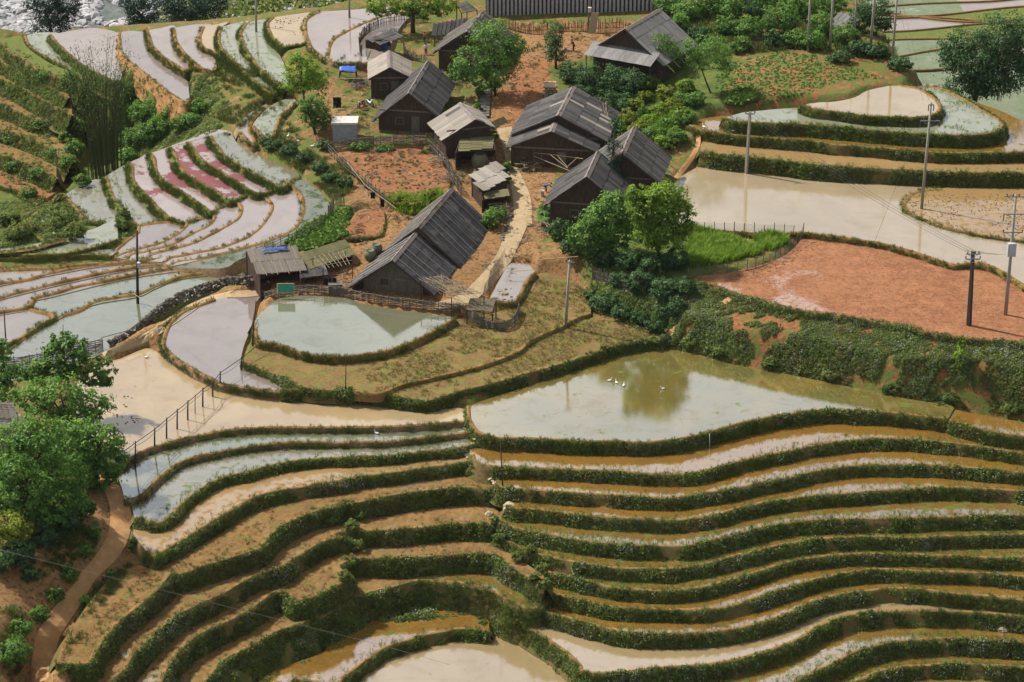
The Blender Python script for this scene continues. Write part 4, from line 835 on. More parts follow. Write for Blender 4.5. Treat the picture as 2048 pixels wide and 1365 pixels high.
def house(name, label, f, nr, e, side, zg, H, kind, mats, nx, ny, battens=0, group=None, wall=True, mat='timber_dark', cat='house', cap='roof_ridge', inset=0.75, end=0.6, door=True, lwk=1.0, jit=1.0, rwk=1.0):
    zr = zg + H; Rf, Rn, d, Ln, nr_, w_, h_ = fit3(f, nr, e, side, zr)
    c = (Rf + Rn) / 2; root = empty(name, (c[0], c[1], zg), label, cat, group)
    lw = (w_ * lwk, h_ * lwk); w_, h_ = w_ * rwk, h_ * rwk
    roof_part(root, Rf, d, Ln, nr_, w_, h_, kind, mats, nx, ny, battens, cap, lw, jit)
    if wall: walls(root, Rf, d, Ln, nr_, w_, h_, zr, zg, inset, end, mat, lw, door=door)
    return dict(root=root, Rf=Rf, Rn=Rn, d=d, L=Ln, n=nr_, w=w_, h=h_, zr=zr, zg=zg)
hs = {}
hs['H1'] = house('timber_house', 'dark timber house with a steep board roof beside the motorbike yard', 'B:605,358', 'B:490,550', 'B:655,690', 1, 5.2, 5.0, 'board', ['roof_board'], 22, 2, lwk=1.33)
hs['H2'] = house('timber_house', 'timber house half hidden behind the round green tree', 'B:930,70', 'B:830,190', 'B:630,315', -1, 6.6, 5.4, 'board', ['roof_board'], 15, 2, battens=6)
hs['H3'] = house('shed', 'small board-roofed shed behind the motorbike yard', 'B:375,300', 'B:380,400', 'B:255,468', -1, 6.0, 3.8, 'board', ['roof_board_pale', 'roof_board'], 11, 2, cat='shed', inset=0.4, end=0.5)
hs['H4'] = house('shed', 'small hut with a pale patched sheet roof above the mossy shelter', 'B:790,605', 'B:880,705', 'B:690,825', -1, 5.0, 4.2, 'board', ['roof_board_pale', 'roof_board'], 8, 2, cat='shed', inset=0.6, end=0.5, rwk=0.6)
hs['H5'] = house('timber_house', 'timber house with two stepped board roofs by the path', 'B:1455,510', 'B:1365,680', 'B:1085,795', -1, 4.9, 5.2, 'board', ['roof_board', 'roof_board_pale'], 18, 3, end=0.4, door=False)
zb = 4.9 + 4.25; Rf, Rn, d_, Ln, nr_, w_, h_ = fit3('B:1358,690', 'B:1325,775', 'B:1060,870', -1, zb)
roof_part(hs['H5']['root'], Rf, d_, Ln, nr_, w_, h_, 'board', ['roof_board', 'roof_board_pale'], 6, 3); walls(hs['H5']['root'], Rf, d_, Ln, nr_, w_, h_, zb, 4.6, 0.6, 0.5)
hs['H6'] = house('timber_house', 'farther of the twin timber houses beside the large pale pond', 'B:1810,745', 'B:1740,905', 'B:1960,1085', 1, 5.1, 5.6, 'board', ['roof_board'], 15, 3, battens=5)
hs['H7'] = house('timber_house', 'nearer of the twin timber houses, behind the bright green trees', 'B:1600,890', 'B:1530,1040', 'B:1280,1210', -1, 4.4, 5.9, 'board', ['roof_board'], 14, 3)
hs['H8'] = house('timber_house', 'largest house with long dark corrugated roofs in two steps', 'B:745,1105', 'E:545,165', 'E:850,455', 1, 2.6, 4.3, 'sheet', ['roof_sheet'], 11, 4, battens=9, end=0.4, mat='timber_grey', door=False, lwk=1.08, inset=1.3)
zb = 2.1 + 4.15; Rf, Rn, d_, Ln, nr_, w_, h_ = fit3('E:552,168', 'E:392,360', 'E:635,560', 1, zb)
roof_part(hs['H8']['root'], Rf, d_, Ln, nr_, w_, h_, 'sheet', ['roof_sheet'], 7, 4, battens=6, lw=(w_ * 1.12, h_ * 1.12)); walls(hs['H8']['root'], Rf, d_, Ln, nr_, w_, h_, zb, 2.1, 1.5, 1.1, 'timber_grey', lw=(w_ * 1.12, h_ * 1.12))
hs['H9'] = house('timber_house', 'pale grey roofed house among bushes high on the right of the village', 'B:1960,55', 'B:1755,175', 'B:1530,310', -1, 8.7, 6.0, 'sheet', ['roof_sheet_grey'], 9, 4, battens=6, door=False)
for k in hs: print(k, 'w %.1f L %.1f eave %.2f' % (hs[k]['w'], hs[k]['L'], hs[k]['zr'] - hs[k]['h'] - hs[k]['zg']))
# lean-to in front of the pale grey house
h9 = hs['H9']; B9 = h9['Rn'] - h9['d'] * 0.6
O = B9 - h9['n'] * (h9['w'] - 0.7) + np.array([0, 0, -2.55]); mb = MB()
mb.box(O + h9['n'] * (h9['w'] - .7) + h9['d'] * 0.1, h9['n'] * (h9['w'] - .7), h9['d'] * 0.05, (0, 0, 0.05)); lt = mb.build('lean_to', MATS['timber_dark'], h9['root'])
tile_slope(lt, O + h9['d'] * 0.1, h9['n'] * 2 * (h9['w'] - .7), h9['d'] * 2.4 + np.array([0, 0, -0.9]), 8, 1, 'sheet', ['roof_sheet_grey'])
for t_ in (0.02, 0.33, 0.66, 0.98):
    c = O + h9['n'] * 2 * (h9['w'] - .7) * t_ + h9['d'] * 2.3; mb = MB(); mb.tube([(c[0], c[1], h9['zg'] - 1.2), (c[0], c[1], c[2] - 0.85)], 0.07, 6); mb.build('post', MATS['timber_dark'], h9['root'])

def shelter(name, label, corners, zs, nx, ny, kind, mats, cat='shelter', posts=True, mat='timber_dark', wall=None, jit=1.0, miss=0.0, rails=0, walls_on=(), group=None, pole=0.05):
    """roof plane from four pixels (back-left, back-right, front-right, front-left) at four heights, on posts"""
    P = [bp([tr(c)[0]], z)[0] for c, z in zip(corners.split('|'), zs)]
    P[3] = P[0] + (P[2] - P[1]) if P[3] is None else P[3]
    c = sum(P) / 4; zg = float(hz(c[0], c[1])); root = empty(name, (c[0], c[1], zg), label, cat, group)
    mb = MB()
    for a, b in ((0, 1), (3, 2), (0, 3), (1, 2)):
        mb.tube([P[a] - [0, 0, .05], P[b] - [0, 0, .05]], 0.05, 5)
    rf = mb.build('roof', MATS[mat], root)
    tile_slope(rf, P[0], P[1] - P[0], ((P[3] - P[0]) + (P[2] - P[1])) / 2, nx, ny, kind, mats, jit=jit, miss=miss)
    for q in range(rails):
        t_ = (q + .5) / rails; a = P[0] * (1 - t_) + P[1] * t_; b = P[3] * (1 - t_) + P[2] * t_
        MB().tube([a + (a - b) * 0.08 + [0, 0, .14], b + (b - a) * 0.12 + [0, 0, .14]], 0.045, 5).build('roof_pole', MATS['bamboo_grey'], rf)
    if posts:
        for q in P:
            g_ = float(hz(q[0], q[1])); MB().tube([(q[0], q[1], g_ - 0.2), (q[0], q[1], q[2] - 0.05)], pole + 0.02, 6).build('post', MATS['timber_dark'], root)
    for a, b in walls_on:
        q0, q1 = P[a] * 0.97 + c * 0.03, P[b] * 0.97 + c * 0.03; mb = MB()
        g_ = min(float(hz(q0[0], q0[1])), float(hz(q1[0], q1[1])))
        plank_wall(mb, q0, q1, g_ - 0.3, lambda t_: q0[2] * (1 - t_) + q1[2] * t_ - 0.1, wd=0.2); mb.build('wall', MATS[wall or 'timber_dark'], root)
    return root, P
# bamboo-roofed shed by the stone wall
shelter('bamboo_shed', 'open shed with a striped split bamboo roof at the end of the stone wall', 'D:1440,300|D:1730,275|D:1785,415|D:1520,435', (4.6, 4.6, 3.5, 3.5), 18, 2, 'board', ['timber_grey', 'roof_board'], cat='shed', rails=4, walls_on=((0, 1), (1, 2), (0, 3)), jit=2.0)
shelter('bamboo_shed', 'low mossy plank shed between the vegetable patch and the bamboo frame', 'D:1750,320|D:2020,235|D:2060,330|D:1830,400', (4.3, 4.5, 3.6, 3.4), 8, 2, 'board', ['mossy_board', 'roof_board'], cat='shed', walls_on=((0, 1), (1, 2)), jit=2.0)
shelter('wood_store', 'low plank-roofed wood store beside the hung washing', 'D:1740,400|D:1900,380|D:1920,440|D:1760,460', (3.5, 3.5, 3.0, 3.0), 7, 1, 'board', ['roof_board'], cat='shed', walls_on=((0, 1),))
shelter('mossy_shelter', 'mossy board shelter with plants on top, over the big clay jar', 'B:790,820|B:990,800|B:995,875|B:765,890', (7.0, 7.0, 6.6, 6.6), 3, 5, 'board', ['mossy_board', 'roof_board_pale'], cat='shelter', walls_on=((0, 1), (0, 3)), jit=2.5)
shelter('ruined_hut', 'collapsing hut with a patched grey roof beside the path', 'B:860,1030|B:1010,945|B:1060,1050|B:920,1115', (6.2, 6.4, 5.9, 5.7), 5, 2, 'board', ['roof_board_pale', 'mossy_board'], cat='hut', walls_on=((0, 1), (0, 3), (3, 2)), jit=3.0)
shelter('ruined_hut', 'dark lean-to full of firewood below the collapsing hut', 'B:930,1130|B:1075,1110|B:1085,1150|B:920,1170', (5.2, 5.2, 4.9, 4.9), 5, 1, 'board', ['mossy_board'], cat='shelter', walls_on=((0, 1), (0, 3)), jit=2.0)
shelter('tarp_hut', 'grey roofed hut with a blue plastic sheet for a wall', 'B:240,235|B:380,185|B:462,250|B:330,230', (8.5, 9.3, 8.6, 9.0), 5, 2, 'board', ['roof_board'], cat='hut', walls_on=((0, 3), (0, 1)), jit=1.5)
shelter('pig_pen', 'small pig pen with a ragged bark roof at the corner of the stubble field', 'E:850,580|E:1000,590|E:980,665|E:830,640', (3.4, 3.4, 3.0, 3.0), 9, 2, 'board', ['thatch', 'roof_board'], cat='pig pen', jit=3.0)
shelter('tin_hut', 'little grey tin roof among the poles above the crop field', 'C:960,75|C:1085,108|C:1025,187|C:930,152', (12.1, 11.9, 11.3, 11.5), 5, 2, 'sheet', ['roof_sheet_grey'], cat='hut', walls_on=((3, 2), (0, 3)))
shelter('drying_roof', 'dark netted lean-to roof behind the half hidden house', 'B:660,155|B:860,120|B:760,190|B:640,180', (9.6, 9.6, 9.0, 9.0), 8, 1, 'board', ['roof_board'], cat='shelter')
shelter('plank_stack', 'stack of mossy planks leaning beside the patched hut', 'B:965,720|B:1045,685|B:1065,715|B:990,755', (6.0, 6.1, 5.5, 5.4), 6, 1, 'board', ['mossy_board'], cat='planks', posts=True)
shelter('roof_stack', 'roof of grey shingles behind the spreading tree', 'B:770,30|B:830,10|B:890,60|B:800,75', (10.8, 10.8, 9.8, 9.8), 6, 3, 'board', ['roof_board_pale'], cat='shed')
# roadside hut bottom left: lattice roof
rt, P = shelter('lattice_hut', 'roadside hut with a pale lattice roof and corrugated wall, half behind trees', 'L:-180,420|L:60,440|L:185,575|L:-60,560', (5.5, 5.5, 3.7, 3.7), 7, 2, 'board', ['roof_board_pale'], cat='hut', walls_on=((3, 2), (1, 2)), wall='roof_sheet_grey')
mb = MB()
for i in range(14):
    t_ = (i + .5) / 14; a = P[0] * (1 - t_) + P[1] * t_; b = P[3] * (1 - t_) + P[2] * t_; mb.tube([a + [0, 0, .16], b + [0, 0, .16]], 0.03, 4)
for i in range(9):
    t_ = (i + .5) / 9; a = P[0] * (1 - t_) + P[3] * t_; b = P[1] * (1 - t_) + P[2] * t_; mb.tube([a + [0, 0, .2], b + [0, 0, .2]], 0.03, 4)
mb.build('lattice', MATS['timber_pale'], rt)
# concrete outhouse
q = hit(690, 283); zg = q[2]; root = empty('outhouse', q, 'small grey concrete outhouse with a pale flat roof in the yard', 'outhouse'); mb = MB()
mb.abox((q[0] - 1.45, q[1], zg - .4), (q[0] + 1.45, q[1] + 2.0, zg + 2.15)); mb.build('wall', MATS['plaster_grey'], root)
mb = MB(); mb.abox((q[0] - 1.6, q[1] - .15, zg + 2.155), (q[0] + 1.6, q[1] + 2.3, zg + 2.42)); mb.build('roof', MATS['slab_pale'], root)
mb = MB(); mb.abox((q[0] + .75, q[1] - .03, zg), (q[0] + 1.3, q[1] - .004, zg + 1.9)); dr = mb.build('door', MATS['plaster_grey'], root)
mb = MB(); mb.abox((q[0] + .82, q[1] - .07, zg + .95), (q[0] + .88, q[1] - .033, zg + 1.05)); mb.build('handle', MATS['stone'], dr)
mat_simple('plank_wall_grey', (0.42, 0.40, 0.41), (0.28, 0.27, 0.28), 3.0, 0.85)
# long building at the top edge: corrugated wall sheets
a = bp([tr('B:940,80')[0]], 8.6)[0]; b = bp([tr('B:1920,80')[0]], 9.6)[0]
root = empty('long_building', (a + b) / 2, 'long building with a grey upright-plank wall along the upper edge', 'building')
mb = MB(); plank_wall(mb, a, b, 8.0, lambda t_: 12.6 + t_, wd=0.55, th=0.06, gap=0.11); wl = mb.build('wall', MATS['plank_wall_grey'], root)
mb = MB(); mb.box((a + b) / 2 + [0, .25, 1.2], (b - a) / 2 * [1, 1, 0], (0, .04, 0), (0, 0, 3.0)); mb.build('back_wall', MATS['roof_board'], root)
mb = MB(); mb.box((a + b) / 2 + [0, 3.2, 4.6], (b - a) / 2 * [1, 1, 0] + [0, 0, .5], (0, 3.6, 0.7), (0, 0, 0.06)); rf = mb.build('roof', MATS['timber_dark'], root)
tile_slope(rf, (a + [0, 7, 5.6 - 8.6 + 8.6]) , (b - a) + [0, 0, -0.0], np.array([0, -7.3, -1.2]), 16, 3, 'sheet', ['roof_sheet_grey'])
# ------------------------------------------------------------------ plants: prototypes and scattered weeds
mat_leaf('leaf_weed', (0.06, 0.105, 0.02), (0.30, 0.38, 0.08), 0.45, 0.5, c3=(0.22, 0.20, 0.06))
mat_leaf('leaf_turf', (0.055, 0.085, 0.015), (0.17, 0.20, 0.04), 0.3, 0.5)
mat_leaf('leaf_grass', (0.10, 0.115, 0.022), (0.20, 0.20, 0.05), 0.3, 0.5)
mat_leaf('leaf_dark', (0.032, 0.08, 0.024), (0.11, 0.21, 0.055), 0.3)
mat_leaf('leaf_mid', (0.06, 0.15, 0.022), (0.22, 0.38, 0.06), 0.35)
mat_leaf('leaf_bright', (0.11, 0.21, 0.015), (0.33, 0.48, 0.05), 0.4)
mat_leaf('leaf_lime', (0.13, 0.18, 0.012), (0.36, 0.40, 0.05), 0.4)
mat_leaf('leaf_blue', (0.016, 0.045, 0.03), (0.045, 0.095, 0.055), 0.25)
mat_leaf('leaf_bamboo', (0.055, 0.095, 0.025), (0.17, 0.23, 0.055), 0.3)
mat_leaf('leaf_crop', (0.06, 0.13, 0.015), (0.16, 0.27, 0.04), 0.35)
mat_simple('flower', (0.27, 0.24, 0.31), (0.36, 0.34, 0.37), 8.0, 0.8)
mat_simple('bark', (0.11, 0.085, 0.06), (0.055, 0.042, 0.03), 6.0, 0.95, 0.1, 0.03)
mat_simple('culm', (0.035, 0.045, 0.018), (0.07, 0.075, 0.03), 5.0, 0.6, 0.3)
def leaf_quads(C, Nrm, size, asp=0.5, r=None, droop=0.0):
    """rhombic leaves at C facing Nrm (n,3); returns verts, faces"""
    r = r or np.random.default_rng(1); n = len(C); Nrm = Nrm / (np.linalg.norm(Nrm, axis=1)[:, None] + 1e-9)
    a = r.normal(size=(n, 3)); a -= Nrm * (a * Nrm).sum(1)[:, None]; a /= np.linalg.norm(a, axis=1)[:, None] + 1e-9
    b = np.cross(Nrm, a); s = (np.asarray(size) * np.ones(n))[:, None]
    fold = Nrm * s * 0.12
    V = np.stack([C - a * s * 0.5, C + b * s * asp * 0.5 + fold, C + a * s * 0.5 - [0, 0, 1] * s * droop, C - b * s * asp * 0.5 + fold], 1).reshape(-1, 3)
    F = np.arange(4 * n).reshape(-1, 4); return V, F
def fast_mesh(name, V, F4, mats, midx=None, tone=None):
    me = bpy.data.meshes.new(name); n = len(F4)
    me.vertices.add(len(V)); me.vertices.foreach_set('co', np.asarray(V, np.float32).ravel())
    me.loops.add(4 * n); me.loops.foreach_set('vertex_index', np.asarray(F4, np.int32).ravel())
    me.polygons.add(n); me.polygons.foreach_set('loop_start', np.arange(0, 4 * n, 4, dtype=np.int32))
    try: me.polygons.foreach_set('loop_total', np.full(n, 4, np.int32))
    except Exception: pass
    for m in mats: me.materials.append(m)
    if midx is not None: me.polygons.foreach_set('material_index', np.asarray(midx, np.int32))
    if tone is not None:
        at = me.attributes.new('tone', 'FLOAT', 'POINT'); at.data.foreach_set('value', np.repeat(tone, 4).astype(np.float32))
    me.update(calc_edges=True); return me
PROTO = {}
def proto_coll(name, meshes):
    c = bpy.data.collections.new(name)
    for i, me in enumerate(meshes):
        o = bpy.data.objects.new('%s_%d' % (name, i), me); c.objects.link(o)
    PROTO[name] = c; return c
def tuft(seed, n, h, spread, size, asp, mat, flowers=0, up=0.5):
    r = np.random.default_rng(seed)
    an = r.random(n) * 2 * np.pi; rad = np.sqrt(r.random(n)) * spread; z = r.random(n) ** 0.8 * h * (1 - 0.5 * rad / spread)
    C = np.c_[np.cos(an) * rad, np.sin(an) * rad, z]; Nn = np.c_[np.cos(an) * 0.7, np.sin(an) * 0.7, np.full(n, up)] + r.normal(size=(n, 3)) * 0.5
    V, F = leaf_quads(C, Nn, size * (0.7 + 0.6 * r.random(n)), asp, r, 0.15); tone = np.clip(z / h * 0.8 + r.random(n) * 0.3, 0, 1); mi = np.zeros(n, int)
    if flowers:
        an = r.random(flowers) * 2 * np.pi; rad = np.sqrt(r.random(flowers)) * spread
        C = np.c_[np.cos(an) * rad, np.sin(an) * rad, h * (0.75 + 0.35 * r.random(flowers))]
        V2, F2 = leaf_quads(C, r.normal(size=(flowers, 3)) + [0, -0.4, 1], 0.07, 0.9, r)
        F = np.vstack([F, F2 + len(V)]); V = np.vstack([V, V2]); tone = np.r_[tone, np.ones(flowers)]; mi = np.r_[mi, np.ones(flowers, int)]
    return fast_mesh('tuft', V, F, [mat, MATS['flower']], mi, tone)
def blades(seed, n, h, spread, wd, mat):
    r = np.random.default_rng(seed); V = []; F = []; tone = []
    for i in range(n):
        an = r.random() * 6.28; rad = math.sqrt(r.random()) * spread; b = np.array([math.cos(an) * rad, math.sin(an) * rad, 0]); l = h * (0.6 + 0.5 * r.random())
        dv = np.array([math.cos(an), math.sin(an), 0]) * l * (0.25 + 0.4 * r.random()); t_ = np.array([-math.sin(an), math.cos(an), 0]) * wd
        m_ = b + dv * 0.35 + [0, 0, l * 0.62]; e = b + dv + [0, 0, l * 0.95]; k = len(V)
        V += [b - t_, b + t_, m_ + t_ * .8, m_ - t_ * .8, e + t_ * .1, e - t_ * .1]; F += [(k, k + 1, k + 2, k + 3), (k + 3, k + 2, k + 4, k + 5)]; tone += [r.random()] * 6
    me = bpy.data.meshes.new('blades'); me.from_pydata([tuple(v) for v in V], [], F); me.materials.append(mat)
    at = me.attributes.new('tone', 'FLOAT', 'POINT'); at.data.foreach_set('value', np.array(tone, np.float32)); return me
proto_coll('weeds', [tuft(i, 26, 0.26, 0.30, 0.20, 0.5, MATS['leaf_weed'], flowers=f) for i, f in enumerate((0, 0, 2, 7, 0, 3))])
mat_leaf('leaf_straw', (0.16, 0.13, 0.03), (0.27, 0.23, 0.07), 0.25, 0.5)
proto_coll('stubble', [blades(30 + i, 12, 0.16, 0.16, 0.012, MATS[m_]) for i, m_ in enumerate(('leaf_straw', 'leaf_straw', 'leaf_turf'))])
proto_coll('turf', [blades(80 + i, 30, 0.34, 0.30, 0.016, MATS['leaf_turf']) for i in range(4)])
proto_coll('grasses', [blades(20 + i, 22, 0.28, 0.20, 0.012, MATS['leaf_grass']) for i in range(3)])
proto_coll('crops', [tuft(40 + i, 12, 0.30, 0.25, 0.30, 0.55, MATS['leaf_crop']) for i in range(3)])
proto_coll('greens', [blades(50 + i, 26, 0.55, 0.30, 0.02, MATS['leaf_bright']) for i in range(3)])
proto_coll('sprouts', [blades(60 + i, 10, 0.22, 0.15, 0.010, MATS['leaf_crop']) for i in range(2)])
mat_simple('clod_wet', (0.17, 0.115, 0.06), (0.11, 0.07, 0.04), 4.0, 0.8, 0.3); mat_simple('clod_dry', (0.25, 0.16, 0.065), (0.18, 0.11, 0.045), 4.0, 0.95, 0.1); mat_simple('clod_red', (0.34, 0.15, 0.085), (0.27, 0.11, 0.06), 4.0, 0.95, 0.1)
def clod(seed, mat):
    random.seed(seed); mb = MB().ell((0, 0, 0.02), (0.12, 0.10, 0.07), 6, 4, 0, 0.6); me = bpy.data.meshes.new('clod'); me.from_pydata(mb.v, [], mb.f); me.materials.append(MATS[mat]); return me
for nm in ('clod_wet', 'clod_dry', 'clod_red'): proto_coll(nm, [clod(i, nm) for i in range(4)])
def scatter(name, label, P, proto, scale, rot=None, idx=None, smin=0.7, smax=1.3):
    """one object of many small plants: its mesh holds the roots, each carries an instance"""
    P = np.asarray(P, float); n = len(P)
    me = bpy.data.meshes.new(name); me.vertices.add(n); me.vertices.foreach_set('co', P.astype(np.float32).ravel())
    k = len(PROTO[proto].objects); r = np.random.default_rng(n)
    if rot is None: rot = np.c_[(r.random((n, 2)) - .5) * 0.5, r.random(n) * 6.283]
    if idx is None: idx = r.integers(0, k, n)
    sc = np.asarray(scale) * (smin + (smax - smin) * r.random(n))
    a = me.attributes.new('rot', 'FLOAT_VECTOR', 'POINT'); a.data.foreach_set('vector', rot.astype(np.float32).ravel())
    a = me.attributes.new('scl', 'FLOAT', 'POINT'); a.data.foreach_set('value', (sc * np.ones(n)).astype(np.float32))
    a = me.attributes.new('idx', 'INT', 'POINT'); a.data.foreach_set('value', idx.astype(np.int32))
    o = bpy.data.objects.new(name, me); COL.objects.link(o)
    g = bpy.data.node_groups.new(name, 'GeometryNodeTree')
    g.interface.new_socket('Geometry', in_out='INPUT', socket_type='NodeSocketGeometry'); g.interface.new_socket('Geometry', in_out='OUTPUT', socket_type='NodeSocketGeometry')
    gi_ = g.nodes.new('NodeGroupInput'); go = g.nodes.new('NodeGroupOutput'); ip = g.nodes.new('GeometryNodeInstanceOnPoints'); ci = g.nodes.new('GeometryNodeCollectionInfo')
    ci.inputs['Collection'].default_value = PROTO[proto]; ci.inputs['Separate Children'].default_value = True; ci.inputs['Reset Children'].default_value = True
    def na(nm, ty):
        x = g.nodes.new('GeometryNodeInputNamedAttribute'); x.data_type = ty; x.inputs['Name'].default_value = nm; return x.outputs['Attribute']
    ip.inputs['Pick Instance'].default_value = True
    l = g.links.new; l(gi_.outputs[0], ip.inputs['Points']); l(ci.outputs[0], ip.inputs['Instance']); l(na('idx', 'INT'), ip.inputs['Instance Index'])
    l(na('rot', 'FLOAT_VECTOR'), ip.inputs['Rotation']); l(na('scl', 'FLOAT'), ip.inputs['Scale']); l(ip.outputs[0], go.inputs[0])
    md = o.modifiers.new('plants', 'NODES'); md.node_group = g
    tag(o, label, None, None, 'stuff'); return o
# weeds on the banks, grass along the crests
WP, WI, GPp, TP, WO = [], [], [], [], []
r0 = np.random.default_rng(11)
SEE = lambda P: (proj(P)[:, 0] > -60) & (proj(P)[:, 0] < 2110) & (proj(P)[:, 1] > -20) & (proj(P)[:, 1] < 1440)
for q in RISERS:
    p = q['p']; V = q['V']; n, m_, _ = V.shape
    if p['veg'] > 0:
        seg = np.linalg.norm(np.diff(q['s'])) if n < 2 else q['s'][-1]
        hgt = p['drop'] + 0.3; k = int(seg * hgt * 24 * p['veg'])
        t_ = r0.random(k) * (n - 1.001); i = t_.astype(int); a = (t_ - i)[:, None]; w_ = (0.04 + 0.92 * r0.random(k)) * (m_ - 2.0); j = w_.astype(int); b = (w_ - j)[:, None]
        P = (V[i, j] * (1 - a) + V[i + 1, j] * a) * (1 - b) + (V[i, j + 1] * (1 - a) + V[i + 1, j + 1] * a) * b
        bare = (vnoise2(q['s'][i] + 31 * p['idx'], w_ * 0.35, 0.30, 77) + 0.8 * vnoise2(q['s'][i], w_ * 0.35 + 9 * p['idx'], 0.95, 78)) < -0.50 + 0.12 * (w_ / m_)
        ok = SEE(P) & ~bare; P = P[ok]
        fl = vnoise(q['s'][i][ok] + 13 * p['idx'], 0.18, 91); ch = r0.random(len(P))
        idx = np.where(ch < 0.30 + fl * 0.7, r0.choice([2, 3, 5], len(P)), r0.choice([0, 1, 4], len(P)))
        WN_ = q['nor'][i][ok]
        if p['bank'] in ('turf', 'bank_mud', 'bank_brown') or p['drop'] < 0.7: TP.append(P)
        else:
            g_ = r0.random(len(P)) < 0.22 + 0.25 * np.clip(vnoise2(q['s'][i][ok], np.zeros(len(P)) + 5 * p['idx'], 0.2, 55), -.4, .5); TP.append(P[g_]); P, idx, WN_ = P[~g_], idx[~g_], WN_[~g_]; WP.append(P); WI.append(idx); WO.append(WN_)
    if p['grass'] > 0:
        k = int(q['s'][-1] * 7 * p['grass']); t_ = r0.random(k) * (n - 1.001); i = t_.astype(int); a = (t_ - i)[:, None]
        P = q['crest'][i] * (1 - a) + q['crest'][i + 1] * a; P[:, :2] += q['nor'][i] * (r0.random((k, 1)) * 0.5 - 0.1); P[:, 2] -= 0.04; GPp.append(P[SEE(P)])
def px_points(poly, n, seed, jitter=True):
    """n ground points spread over a polygon of the picture"""
    r = np.random.default_rng(seed); poly = tr(poly); lo, hi = poly.min(0), poly.max(0)
    uv = lo + (hi - lo) * r.random((n * 3, 2)); uv = uv[in_poly_px(uv, poly)][:n]
    d = rays(uv); t0 = np.full(len(uv), 150.0); P = None
    tt = np.linspace(190, 430, 700)
    best = np.full(len(uv), 429.0); found = np.zeros(len(uv), bool)
    for t_ in tt:
        Q = CAM + d * t_; bl = (Q[:, 2] <= hz(Q[:, 0], Q[:, 1])) & ~found; best[bl] = t_; found |= bl
    Q = CAM + d * best[:, None]; Q[:, 2] = hz(Q[:, 0], Q[:, 1]); return Q
# bank below the red field and the wild slopes
SL = [('F:100,470 350,560 700,660 1100,710 1500,790 2048,860 2048,1270 1700,1240 1300,1150 900,1060 500,1000 250,940 100,890 0,880 -60,830 0,700', 11000),
      ('F:-200,480 100,470 250,640 0,740 -60,830 -350,700 -480,560 -420,440', 1800)]
for s_, k in SL:
    P = px_points(s_, k, k); c1 = vnoise2(P[:, 0], P[:, 1] * 1.6, 0.22, 5) + 0.8 * vnoise2(P[:, 0], P[:, 1] * 1.6, 0.6, 6) + 0.4 * vnoise2(P[:, 0], P[:, 1], 1.5, 8); P = P[c1 > -0.27]; WP.append(P); WI.append(r0.integers(0, 6, len(P))); WO.append(np.tile([0.0, -0.5], (len(P), 1)))
for s_, k in [('A:0,240 480,480 620,900 600,1000 350,1130 200,1180 0,1080', 700), ('A:770,560 1050,680 1240,680 1300,760 900,880 740,960 740,700', 1500), ('D:0,20 260,0 500,60 520,200 300,230 0,290', 1500), ('A:1100,430 1250,450 1300,560 1400,650 1240,690 1100,600', 350), ('D:690,0 800,200 690,230', 300), ('G:1500,1150 1800,1060 2010,1000 H:150,960 500,860 850,860 950,960 700,990 300,1020 0,1130 G:1800,1250 1560,1363 1200,1363', 1900), ('H:880,1000 1000,950 1150,1000 1250,1120 1400,1260 1380,1330 1200,1160 1000,1090', 700)]:
    P = px_points(s_, k, k); c1 = vnoise2(P[:, 0], P[:, 1] * 1.3, 0.3, 5) + 0.6 * vnoise2(P[:, 0], P[:, 1], 0.9, 6); P = P[c1 > -0.32]; WP.append(P); WI.append(r0.integers(0, 6, len(P))); WO.append(np.tile([0.0, -0.5], (len(P), 1)))
WP = np.vstack(WP); WI = np.concatenate(WI); WS = np.clip(0.95 + 0.9 * vnoise2(WP[:, 0], WP[:, 1], 0.35, 61) + 0.5 * vnoise2(WP[:, 0], WP[:, 1], 1.1, 62), 0.5, 1.6); print('weeds', len(WP), 'grass', sum(map(len, GPp)))
def tilted(nor, ang, seed):
    r = np.random.default_rng(seed); n_ = len(nor); th = ang * (0.5 + r.random(n_)); ax = np.c_[-nor[:, 1], nor[:, 0]]; L_ = np.linalg.norm(ax, axis=1) + 1e-9; th = th * np.minimum(L_, 1); ax /= L_[:, None]
    c, s_ = np.cos(th), np.sin(th); x, y = ax[:, 0], ax[:, 1]; Z0 = np.zeros(n_)
    T = np.stack([np.stack([c + x * x * (1 - c), x * y * (1 - c), y * s_], 1), np.stack([x * y * (1 - c), c + y * y * (1 - c), -x * s_], 1), np.stack([-y * s_, x * s_, c], 1)], 1)
    yw = r.random(n_) * 6.283; cz, sz = np.cos(yw), np.sin(yw); O = np.ones(n_)
    Y = np.stack([np.stack([cz, -sz, Z0], 1), np.stack([sz, cz, Z0], 1), np.stack([Z0, Z0, O], 1)], 1); M = T @ Y
    return np.c_[np.arctan2(M[:, 2, 1], M[:, 2, 2]), -np.arcsin(np.clip(M[:, 2, 0], -1, 1)), np.arctan2(M[:, 1, 0], M[:, 0, 0])]
scatter('weeds', 'low leafy weeds with lilac flower heads on the terrace banks', WP, 'weeds', WS, rot=tilted(np.vstack(WO), 0.9, 4), idx=WI, smin=0.45, smax=1.35)
